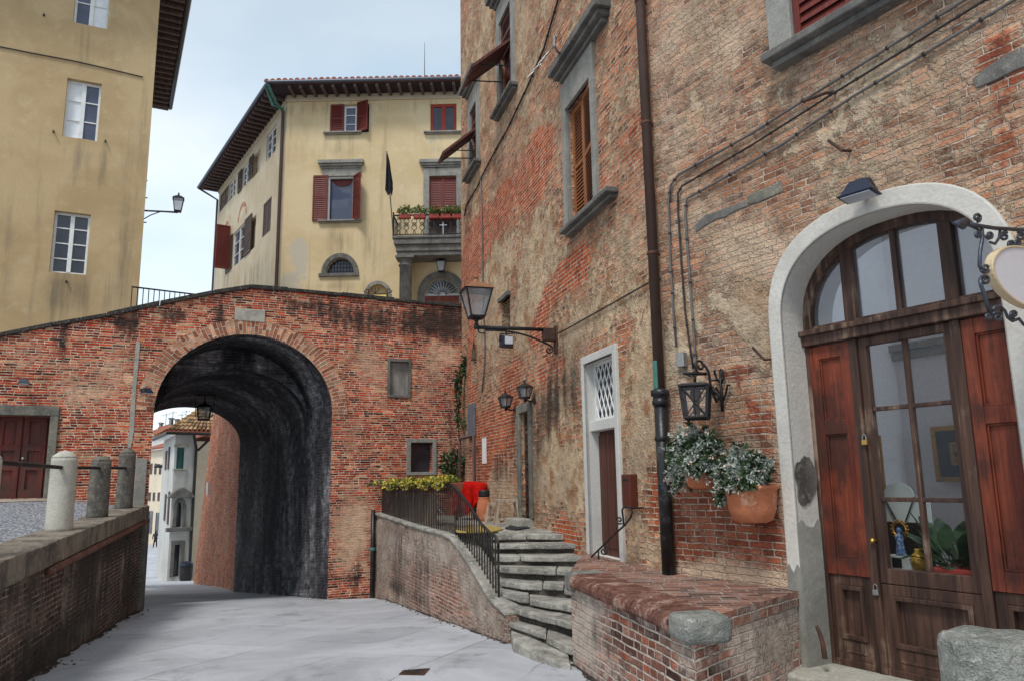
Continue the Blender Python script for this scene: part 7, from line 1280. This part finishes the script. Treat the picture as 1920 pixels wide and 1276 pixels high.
# stairs
sl0, sl1 = np.array([-.10, 9.12]), np.array([-.36, 11.05]); 
def srt(k): 
    y = 7.70 + (10.95 - 7.70) * k
    if y < 9.85: u = (y - Bl[1]) / (Bw[1] - Bl[1]); return np.array([Bl[0] + (Bw[0] - Bl[0]) * u + .01, y])
    q = W2.w((y - P0[1]) / W2.d[1], 0, -.01); return np.array([q[0], y])
t = thing('stone_staircase', 'worn stone slab steps climbing to the landing beside the brick wall', 'stairs', (.2, 8.6, 0)); NST = 8; LZ = 1.0; r3 = random.Random(21)
for k in range(NST):
    u0, u1 = k / NST, (k + 1) / NST; a0, a1 = sl0 + (sl1 - sl0) * u0, sl0 + (sl1 - sl0) * u1; b0, b1 = srt(u0), srt(u1); zt = .02 + (LZ - .02) * (k + 1) / NST; cuts = sorted([0] + [[.62], [], [.38], [.55, .8], [.7], [.3], [], [.5]][k] + [1]); mb = MB(); rs = MB(); rise = (LZ - .02) / NST
    for c0, c1 in zip(cuts, cuts[1:]):
        g = .004; n = max(3, int(9 * (c1 - c0))); fr_e = []; bk_e = []; off = r3.uniform(-.03, .05)
        for i in range(n + 1):
            c = c0 + g + (c1 - c0 - 2 * g) * i / n; f = a0 + (b0 - a0) * c; bk = a1 + (b1 - a1) * c; dv = (bk - f) / np.linalg.norm(bk - f); f = f - dv * (.035 + off + r3.uniform(-.032, .032) - (.03 if i in (0, n) else 0)); bk = bk + dv * .12; fr_e.append(tuple(f)); bk_e.append(tuple(bk))
        dz = r3.uniform(-.022, .010); tl_ = (r3.uniform(-.03, .03), r3.uniform(-.03, .01)); poly = fr_e + bk_e[::-1]; m0 = np.mean(poly, 0); zf = lambda x, y, zt=zt, dz=dz, tl_=tl_, m0=m0: zt + dz + (x - m0[0]) * tl_[0] + (y - m0[1]) * tl_[1]
        mb.slab(poly, lambda x, y, zf=zf, th=r3.uniform(.06, .085): zf(x, y) - th, zf)
    q0, q1 = a0 + (a1 - a0) / np.linalg.norm(a1 - a0) * .03, b0 + (b1 - b0) / np.linalg.norm(b1 - b0) * .03; rs.slab([tuple(q0), tuple(q1), tuple(b1 + (b1 - b0) * .25), tuple(a1 + (a1 - a0) * .25)], zt - .34, zt - .05)
    st_ = mb.build('step', M['step_stone'], t, bevel=.016, segs=3); rs.build('riser', M['step_riser'], st_)
pl0 = [hz(x, y, .05)[:2] for x, y in ((958, 1180), (1010, 1199), (1066, 1226), (1070, 1244), (1035, 1238), (1000, 1222), (962, 1200))]; MB().slab(pl0[:2] + [pl0[2], pl0[3], pl0[4], pl0[5], pl0[6]], -.2, .055).build('bottom_slab', M['step_stone'], t, bevel=.02)
# stair retaining wall
S0, S1 = np.array([-2.83, 16.05]), np.array([-.10, 9.06]); SW = Fr(S0, S1 - S0); SLn = float(np.linalg.norm(S1 - S0))
topS = [SW.uv(x, y) for x, y in ((700, 963), (760, 983), (800, 995), (830, 1003), (845, 1010), (862, 1032), (880, 1058), (900, 1092), (918, 1124), (933, 1147))]; topS[0] = (-.1, topS[0][1]); topS[-1] = (SLn, topS[-1][1])
t = thing('stair_wall', 'faded brick wall holding up the landing and the stairs', 'wall', (S1[0], S1[1], -.1)); mb = MB()
P_w = dict(whit=blobs(SW, [(720, 1030, 20, 60, .4), (760, 1020, 60, 20, .25), (830, 1030, 30, 30, .35), (900, 1130, 20, 40, .6), (880, 1090, 20, 40, .4), (870, 1180, 60, 12, .3), (712, 990, 16, 50, .3)]), plas=blobs(SW, [(720, 1000, 16, 60, .5), (790, 1000, 60, 14, .4), (895, 1110, 16, 50, .9), (925, 1160, 14, 20, .5), (850, 1040, 30, 14, .5), (860, 1120, 40, 40, -.4), (800, 1110, 40, 40, -.3)]), grim=blobs(SW, [(745, 1060, 14, 80, .45), (790, 1080, 20, 60, .4), (702, 1050, 6, 60, .6), (760, 1110, 60, 14, .4), (840, 1100, 10, 50, .3), (770, 995, 60, 8, .4)]))
panel(mb, SW, [(-.1, -1.2), (SLn, -.7)] + topS[::-1], [], .16, paint=P_w); mb.strip([SW.w(a, b) for a, b in topS], [SW.w(a, b, -.28) for a, b in topS]); mb.strip([SW.w(SLn, -.7), SW.w(*topS[-1])], [SW.w(SLn, -.7, -.28), SW.w(topS[-1][0], topS[-1][1], -.28)])
for k in mb.at: mb.at[k] += [0] * (len(mb.v) - len(mb.at[k]))
mb.build('body', M['brick_stair'], t, fix=False); mb = MB()
for (a0, b0), (a1, b1) in zip(topS, topS[1:]): n = max(1, int((a1 - a0) / .4)); [mb.prism(SW, [(a0 + (a1 - a0) * i / n, b0 + (b1 - b0) * i / n + .002), (a0 + (a1 - a0) * (i + .97) / n, b0 + (b1 - b0) * (i + .97) / n + .002), (a0 + (a1 - a0) * (i + .97) / n, b0 + (b1 - b0) * (i + .97) / n + .045), (a0 + (a1 - a0) * i / n, b0 + (b1 - b0) * i / n + .045)], -.30, .025 + rnd.uniform(-.01, .01)) for i in range(n)]
mb.build('cap', M['step_stone'], t, bevel=.01)
mb = MB(); k0 = [SW.w(-.1, 0, -.05)[:2], SW.w(topS[3][0] + .3, 0, -.2)[:2], tuple(sl1 + np.array([-.02, 0])), tuple(srt(1.0)), W2.w(E2, 0, -.02)[:2], A.w(A.uv(700, 960)[0], 0, -.02)[:2]]
mb.slab(k0, -.6, LZ); tag(mb.build('landing', M['step_stone'], None), 'stone paved landing at the top of the stairs', 'landing', kind='structure')
# iron railing of the landing and stairs
O = -.10; t = thing('stair_railing', 'dark iron railing with many thin bars along the landing and down the stairs', 'railing', SW.w(SLn, 0, O)); RT = [SW.uv(x, y, O) for x, y in ((699, 912), (770, 911), (848, 908), (858, 917), (880, 946), (903, 982), (918, 997), (928, 1004), (934, 1014), (934, 1026))]; RB = [SW.uv(x, y, O) for x, y in ((700, 957), (760, 977), (822, 994), (855, 1004))]
MB().tube([SW.w(a, b, O) for a, b in RT], .020, 8).build('top_rail', M['rail_iron'], t, smooth=True); MB().tube([SW.w(a, b, O) for a, b in RB], .014, 6).build('bottom_rail', M['rail_iron'], t)
def inter(L, s):
    for (a0, b0), (a1, b1) in zip(L, L[1:]):
        if min(a0, a1) <= s <= max(a0, a1) and a1 != a0: return b0 + (b1 - b0) * (s - a0) / (a1 - a0)
    return L[-1][1] if s > L[-1][0] else L[0][1]
s = .12
while s < RT[-2][0] - .05: zt = inter(RT, s); zb = inter(topS, s) + .03; MB().tube([SW.w(s, zb, O), SW.w(s, zt, O)], .0105, 5).build('baluster', M['rail_iron'], t); s += .102
for s in (RB[-1][0], RT[-2][0]): MB().tube([SW.w(s, inter(topS, s), O), SW.w(s, inter(RT, s), O)], .016, 6).build('post', M['rail_iron'], t)
# board screen behind the far bars
mb = MB(); s = .15
while s < 3.5: e = s + .14; mb.box(SW, s, e - .01, 1.0, 1.50 + rnd.uniform(-.01, .01), -.30, -.275); s = e
t = mb.build('board_screen', M['grey_wood'], None); tag(t, 'weathered grey boards standing behind the far part of the railing', 'screen')
# flower boxes on the rail
fbx = [(697, 727), (729, 758), (760, 788), (790, 817), (819, 847)]; labs = ['flower box on the railing touching the brick archway wall, darker green than the rest', 'second flower box from the archway wall, trailing yellow flowers', 'middle one of the five flower boxes on the landing railing', 'fourth flower box from the archway wall, terracotta showing beneath yellow blooms', 'flower box at the top bend of the stair railing, next to the red blanket']
for i, (x0, x1) in enumerate(fbx):
    a, b = SW.uv(x0, 905, O)[0], SW.uv(x1, 905, O)[0]; zt = inter(RT, (a + b) / 2) - .02; t = thing('flower_box', labs[i], 'flower box', SW.w((a + b) / 2, zt - .03, O - .1), 'flower boxes along the landing railing'); mb = MB(); q0 = [SW.w(a + .05, zt - .09, O - .02), SW.w(b - .05, zt - .09, O - .02), SW.w(b - .05, zt - .09, O - .17), SW.w(a + .05, zt - .09, O - .17)]; q1 = [SW.w(a + .02, zt + .055, O - .0), SW.w(b - .02, zt + .055, O - .0), SW.w(b - .02, zt + .055, O - .2), SW.w(a + .02, zt + .055, O - .2)]; mb.hex(q0, q1); mb.build('trough', M['terracotta_old'], t, bevel=.01)
    W_ = abs(b - a) / 2; mb = MB(); leaves(mb, SW.w((a + b) / 2, zt + .07, O - .08), (W_ * .42, W_ * .9, .065), 190, .07, rnd, .6, hemi=True); mb.build('foliage', M['leaf_green' if i else 'leaf_dark'], t, fix=False); mb = MB(); leaves(mb, SW.w((a + b) / 2, zt + .09, O - .05), (W_ * .40, W_ * .95, .06), 330 if i else 90, .05, rnd, .85, hemi=True, shell=.7); leaves(mb, SW.w((a + b) / 2, zt + .03, O + .05), (W_ * .3, W_ * .8, .06), 90 if i else 30, .045, rnd, .85, shell=.7); mb.build('flowers', M['leaf_yellow'], t, fix=False)
# red blanket over a folding rack
f = Fr(hd(851, 940, 14.3), (1, .12)); wB = f.uv(914, 930)[0]; ztB = f.uv(880, 905)[1]; zbB = f.uv(880, 958)[1]
t = thing('drying_rack', 'small dark rack standing under the red blanket', 'rack', f.w(wB / 2, LZ, -.25)); mb = MB()
for a in (.06, wB - .06):
    for o in (-.05, -.45): mb.tube([f.w(a, LZ, o), f.w(a, ztB - .03, o)], .014, 6)
    mb.tube([f.w(a, ztB - .03, -.05), f.w(a, ztB - .03, -.45)], .014, 6)
for o in (-.05, -.45): mb.tube([f.w(.06, ztB - .03, o), f.w(wB - .06, ztB - .03, o)], .014, 6)
mb.build('frame', M['iron'], t); mb = MB(); NX, NY = 34, 22; prof_ = []
for j in range(NY + 1):
    v = j / NY; Lt = v * 1.55
    if Lt < .45: o, z, hg = -.48, ztB - .45 + Lt, (.45 - Lt) / .45
    elif Lt < .95: o, z, hg = -.48 + (Lt - .45), ztB, 0
    else: o, z, hg = .02, ztB - (Lt - .95) * (ztB - zbB) / .6, (Lt - .95) / .6
    prof_.append((o, z, hg))
vs = []
for o, z, hg in prof_:
    for i in range(NX + 1):
        u = i / NX; wv = math.sin(u * 17 + .6) * .5 + math.sin(u * 8.3 + 1.9) * .6 + math.sin(u * 29) * .2; drop = (.10 * math.sin(u * 5.2 + .4) - .22 * (u > .62) * hg * (u - .62) / .38) * hg; vs.append(f.w(u * wB * (1 - .05 * hg) + .02 * hg * math.sin(z * 20), z - (drop if o > 0 else 0) - (.012 * math.sin(u * 9) if hg == 0 else 0) + (.015 if hg == 0 else 0) - .06 * (abs(u - .5) * 2) ** 6 * (hg == 0), o + .10 * wv * hg ** .7 * (1 if o > 0 else -.5)))
mb.add(vs, [(j * (NX + 1) + i, j * (NX + 1) + i + 1, (j + 1) * (NX + 1) + i + 1, (j + 1) * (NX + 1) + i) for j in range(NY) for i in range(NX)]); o = mb.build('red_blanket', M['red_cloth'], None, smooth=True, fix=False, loc=f.w(wB / 2, LZ, -.2)); tag(o, 'bright red blanket draped over a rack at the head of the stairs', 'blanket'); sm = o.modifiers.new('thick', 'SOLIDIFY'); sm.thickness = .012
# terracotta jar with a black lid
p = hz(908, 976, LZ); D_ = math.hypot(p[0], p[1]); k = D_ / 1462; t = thing('terracotta_jar', 'round terracotta jar with a black lid beside the red blanket', 'jar', p); hJ = 46 * k
MB().lathe(p, [(9 * k, 0), (11.5 * k, hJ * .12), (13.6 * k, hJ * .42), (13.4 * k, hJ * .62), (11.6 * k, hJ * .8), (9.6 * k, hJ * .88), (10.4 * k, hJ * .92), (10.4 * k, hJ * .95), (8 * k, hJ * .95)], 28).build('body', M['terracotta'], t, smooth=True)
for sg in (-1, 1): pass
MB().lathe((p[0], p[1], p[2] + hJ * .95), [(9.6 * k, 0), (10.6 * k, .02), (10.4 * k, .10), (9.4 * k, .12), (2.0 * k, .125)], 24).build('lid', M['iron'], t, smooth=False)
# wooden trestle stools
def stool(px, py, w_, dp, h, ang, lab):
    p = hz(px, py, LZ); f = Fr(p, (math.cos(ang), math.sin(ang)), 1); t = thing('trestle_stool', lab, 'stool', p, 'wooden trestle stools on the landing')
    for a in (-1, 1):
        for b in (-1, 1): q = lambda z, kx, ko: f.w(a * (w_ / 2 - .02 + kx), LZ + z, b * (dp / 2 - .02 + ko)); mb = MB(); e = .022; c0, c1 = Vector(q(0, .05, .05)), Vector(q(h - .03, 0, 0)); dx = Vector((f.d[0], f.d[1], 0)) * e; dy = Vector((f.n[0], f.n[1], 0)) * e * .7; mb.hex([c0 - dx - dy, c0 + dx - dy, c0 + dx + dy, c0 - dx + dy], [c1 - dx - dy, c1 + dx - dy, c1 + dx + dy, c1 - dx + dy]); mb.build('leg', M['grey_wood'], t, bevel=.003)
    MB().box(f, -w_ / 2, w_ / 2, LZ + h - .045, LZ + h, dp / 2 - .05, dp / 2).box(f, -w_ / 2, w_ / 2, LZ + h - .045, LZ + h, -dp / 2, -dp / 2 + .05).box(f, -w_ / 2, -w_ / 2 + .05, LZ + h - .044, LZ + h - .001, -dp / 2 + .05, dp / 2 - .05).box(f, w_ / 2 - .05, w_ / 2, LZ + h - .044, LZ + h - .001, -dp / 2 + .05, dp / 2 - .05).build('top_frame', M['grey_wood'], t, bevel=.003)
    MB().box(f, -w_ / 2, w_ / 2, LZ + .08, LZ + .115, dp / 2 + .0, dp / 2 + .03).build('stretcher', M['grey_wood'], t)
stool(951, 983, .32, .26, .40, .15, 'wider wooden trestle stool nearest the landing door'); stool(925, 979, .16, .24, .33, -.1, 'narrow wooden trestle stool in front of the terracotta jar')
# mats
def mat_on(px, mat, lab, nm, th=.012):
    P = densify([hz(x, y, LZ)[:2] for x, y in px], .08); P = [(a + rnd.uniform(-.012, .012), b + rnd.uniform(-.012, .012)) for a, b in P]; o = MB().slab(P, LZ + .001, LZ + th).build(nm, M[mat], None, bevel=.004); tag(o, lab, 'mat')
mat_on([(848, 990), (880, 985), (915, 986), (938, 990), (943, 993), (925, 997), (890, 999), (858, 998)], 'yellow_mat', 'worn yellow mat lying along the head of the stairs', 'yellow_mat', .02); mat_on([(946, 991), (962, 984), (982, 985), (993, 990), (968, 994)], 'black_mat', 'dark doormat at the top step below the landing door', 'doormat', .02)
# pots by the railing
def pot(px, py, z, r, h, mat, lab, plant=None):
    p = hz(px, py, z); t = thing('flower_pot', lab, 'flower pot', p); MB().lathe(p, [(r * .68, 0), (r * .72, .01), (r * .95, h * .82), (r * 1.08, h * .84), (r * 1.08, h), (r * .96, h), (r * .9, h * .9), (.002, h * .88)], 18).build('pot', M[mat], t, smooth=False)
    if plant: mb = MB(); leaves(mb, (p[0], p[1], p[2] + h + plant * .5), (plant * .7, plant * .7, plant * .6), 70, plant * .45, rnd, .35, hemi=True); mb.build('foliage', M['leaf_dark'], t, fix=False)
M['orange_pot'] = plain('orange pot', sr(200, 84, 40), .5, var=.25); pot(916, 1082, .36, .085, .15, 'orange_pot', 'orange flower pot behind the lower railing bars, upper of two'); pot(930, 1103, .25, .095, .16, 'orange_pot', 'orange flower pot on a low step by the railing post', .12); pot(881, 1040, .62, .08, .17, 'terracotta_old', 'dark red pot behind the bars half way down the stair railing', .10)
# shrub by the dark window, ivy in the corner, pipe in the corner
p = A.w(A.uv(838, 880)[0], LZ, .30); t = thing('potted_shrub', 'dark leafy shrub growing beside the dark window', 'shrub', p); zt = A.uv(838, 842)[1]; zm = A.uv(838, 872)[1]; mb = MB()
for k in range(5): a = k * 1.3; mb.tube([(p[0], p[1], LZ + .3), (p[0] + .05 * math.cos(a), p[1] + .05 * math.sin(a), LZ + (zm - LZ) * .8), (p[0] + .16 * math.cos(a), p[1] + .16 * math.sin(a), zm + (zt - zm) * .7)], .012, 5, r1=.004)
mb.build('stems', M['stem'], t); mb = MB(); leaves(mb, (p[0], p[1], zm), (.24, .2, (zt - zm) * .95), 300, .12, rnd, .42, shell=.2); mb.build('foliage', M['leaf_dark'], t, fix=False); MB().lathe(p, [(.12, 0), (.17, .26), (.19, .28), (.19, .33), (.17, .33), (.15, .3), (.002, .3)], 16).build('pot', M['terracotta_old'], t)
t = thing('ivy', 'ivy hanging in the corner between the archway and the brick palace', 'ivy', hd(862, 800, 16.6)); mb = MB()
for (x, y, rx_, ry_, n) in ((872, 688, 6, 16, 110), (880, 712, 5, 16, 90), (859, 720, 4, 30, 110), (858, 770, 3, 34, 90), (872, 672, 5, 8, 30), (868, 792, 4, 10, 30)): q = hd(x, y, 16.35); k = 16.4 / 1462; leaves(mb, q, (rx_ * k, .10, ry_ * k), n, .085, rnd, .7, droop=.3, shell=.1)
mb.build('leaves', M['leaf_dark'], t, fix=False); MB().tube([hd(862, 860, 16.5), hd(859, 780, 16.5), hd(864, 720, 16.45), hd(872, 680, 16.4)], .015, 5).build('stem', M['stem'], t)
a = A.uv(697, 1000)[0]; q = A.w(a, -.5, .09); pz0 = A.uv(700, 955, .09)[1]; t = thing('corner_pipe', 'dark green pipe in the corner where the stair wall meets the archway', 'pipe', q); MB().tube([(q[0], q[1], -.7), (q[0], q[1], pz0)], .045, 8).build('pipe', M['cast'], t, smooth=True); MB().lathe((q[0], q[1], .35), [(.047, 0), (.06, .01), (.06, .05), (.047, .06)], 10).build('clamp', M['verdigris'], t)
# iron bar on the arch wall foot
# stone guard post by the door
p = hd(1862, 1240, 3.55); zt = hd(1862, 1186, 3.55)[2]; n = 40; mb = MB(); rg = .215; r4 = random.Random(3); rowz = [(1.02, 0), (1.0, .3), (.985, zt * .7), (.97, zt - .06), (.93, zt - .022), (.84, zt - .004), (.5, zt + .002), (.02, zt + .004)]; rows = []
for k, z in rowz: rows.append([(p[0] + rg * k * (1 + .025 * math.sin(3 * a + z * 4) + .02 * math.sin(7 * a + 1) + r4.uniform(-.006, .006)) * math.cos(a), p[1] + rg * k * (1 + .02 * math.sin(4 * a + z * 3)) * math.sin(a), z + .006 * math.sin(5 * a)) for a in np.linspace(0, 2 * math.pi, n + 1)[:-1]])
for a, b in zip(rows, rows[1:]): mb.strip(a, b, True)
o = mb.build('guard_stone', M['guard_stone'], None, smooth=True, loc=(p[0], p[1], 0)); tag(o, 'thick rough grey stone post at the bottom right corner', 'stone post')
# lantern hanging in the passage
q = hd(382, 786, 19.5); t = thing('hanging_lantern', 'black iron lantern hanging on a long rod in the vaulted passage', 'lantern', q); zc_ = 4.25; MB().tube([(q[0], q[1], q[2] + .42), (q[0], q[1], zc_)], .016, 6).tube([(q[0] - .26, q[1], q[2] + .62), (q[0] + .26, q[1], q[2] + .62)], .014, 6).tube([(q[0] - .2, q[1], q[2] + .05), (q[0] - .26, q[1], q[2] + .62)], .01, 5).tube([(q[0] + .2, q[1], q[2] + .05), (q[0] + .26, q[1], q[2] + .62)], .01, 5).build('rod', M['iron'], t); lantern_parts(t, (q[0], q[1], q[2]), .34, .26, .32, M['iron'], M['lamp_glass'], .3)
# walker in the far street
p = hz(292, 1008, zg(-48, 105)); p = hd(292, 1000, 86); p = (p[0], p[1], zg(p[0], p[1])); t = thing('person', 'tiny walker in dark clothes far down the street', 'person', p)
sk = [((0, 0, .95), .15), ((0, 0, 1.2), .16), ((0, 0, 1.42), .17), ((0, 0, 1.52), .07), ((0, -.02, 1.66), .105), ((.1, .1, .5), .09), ((.1, .2, .06), .06), ((-.1, -.05, .5), .09), ((-.1, -.18, .06), .06), ((.23, 0, 1.38), .07), ((.28, .06, 1.1), .055), ((.27, -.08, .85), .045), ((-.23, 0, 1.38), .07), ((-.28, -.02, 1.1), .055), ((-.27, -.12, .86), .045), ((.1, .1, .03), .05), ((-.1, -.28, .03), .05)]
ed = [(0, 1), (1, 2), (2, 3), (3, 4), (0, 5), (5, 6), (0, 7), (7, 8), (2, 9), (9, 10), (10, 11), (2, 12), (12, 13), (13, 14), (6, 15), (8, 16)]
me = bpy.data.meshes.new('body'); me.from_pydata([s[0] for s in sk], ed, []); bo = bpy.data.objects.new('body', me); col.objects.link(bo); bo.parent = t; md = bo.modifiers.new('skin', 'SKIN'); me.skin_vertices[0].data[0].use_root = True
for v, s in zip(me.skin_vertices[0].data, sk): v.radius = (s[1], s[1])
bo.modifiers.new('sub', 'SUBSURF').levels = 1; me.materials.append(M['cloth_dark']); MB().lathe((p[0], p[1] - .02, p[2] + 1.66), [(.11, 0), (.118, .05), (.09, .11), (.01, .13)], 10).build('hair', M['iron'], t)

# grit and dark dirty strips that paint contact shade along the wall feet
M['dirt_shade'] = stone('street dirt', sr(70, 66, 62), sr(46, 44, 42), sr(104, 98, 90), 9, .02)
def dirt_shade(fr, s0, s1, wd, seed, lab):
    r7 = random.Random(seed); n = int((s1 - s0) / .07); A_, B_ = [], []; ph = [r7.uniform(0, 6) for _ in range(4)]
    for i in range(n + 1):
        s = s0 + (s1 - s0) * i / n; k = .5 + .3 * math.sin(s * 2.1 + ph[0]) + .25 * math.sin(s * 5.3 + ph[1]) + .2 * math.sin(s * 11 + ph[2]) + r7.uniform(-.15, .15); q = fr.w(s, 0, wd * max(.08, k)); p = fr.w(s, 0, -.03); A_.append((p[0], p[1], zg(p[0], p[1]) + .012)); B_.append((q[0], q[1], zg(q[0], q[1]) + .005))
    mb = MB(); mb.strip(A_, B_); o = mb.build('dirt_shade', M['dirt_shade'], None, fix=False); tag(o, lab, 'dirt_shade', kind='stuff'); mb = MB()
    for _ in range(int((s1 - s0) * 9)):
        s = r7.uniform(s0, s1); q = fr.w(s, 0, abs(r7.gauss(0, wd * .9)) + .02); e = r7.uniform(.006, .02); z = zg(q[0], q[1]); mb.lathe((q[0], q[1], z), [(e * .8, 0), (e, e * .4), (e * .5, e * .9), (.001, e)], 5)
    g = mb.build('grit', M['rock'], o)
    g['kind'] = 'stuff'
dirt_shade(LW, -2, LE, .10, 1, 'dark grit and painted contact shade along the foot of the left retaining wall'); dirt_shade(SW, 0, SLn, .05, 2, 'dark grit and painted contact shade along the foot of the stair wall'); dirt_shade(FB, 0, LB, .06, 3, 'dark grit and painted contact shade along the foot of the brick bench'); dirt_shade(A, SR_ + .02, A.uv(697, 1100)[0], .10, 4, 'dark grit and painted contact shade at the foot of the right arch pier')
rw_f = Fr(A.w(SR_, 0, 0), TN, 1); rw_f = rw_f if rw_f.n @ (A.w(sc_, 0)[:2] - rw_f.P) > 0 else Fr(rw_f.P, TN, -rw_f.sg); dirt_shade(rw_f, 0, 1.9, .12, 5, 'dark grit and painted contact shade along the wall inside the passage')
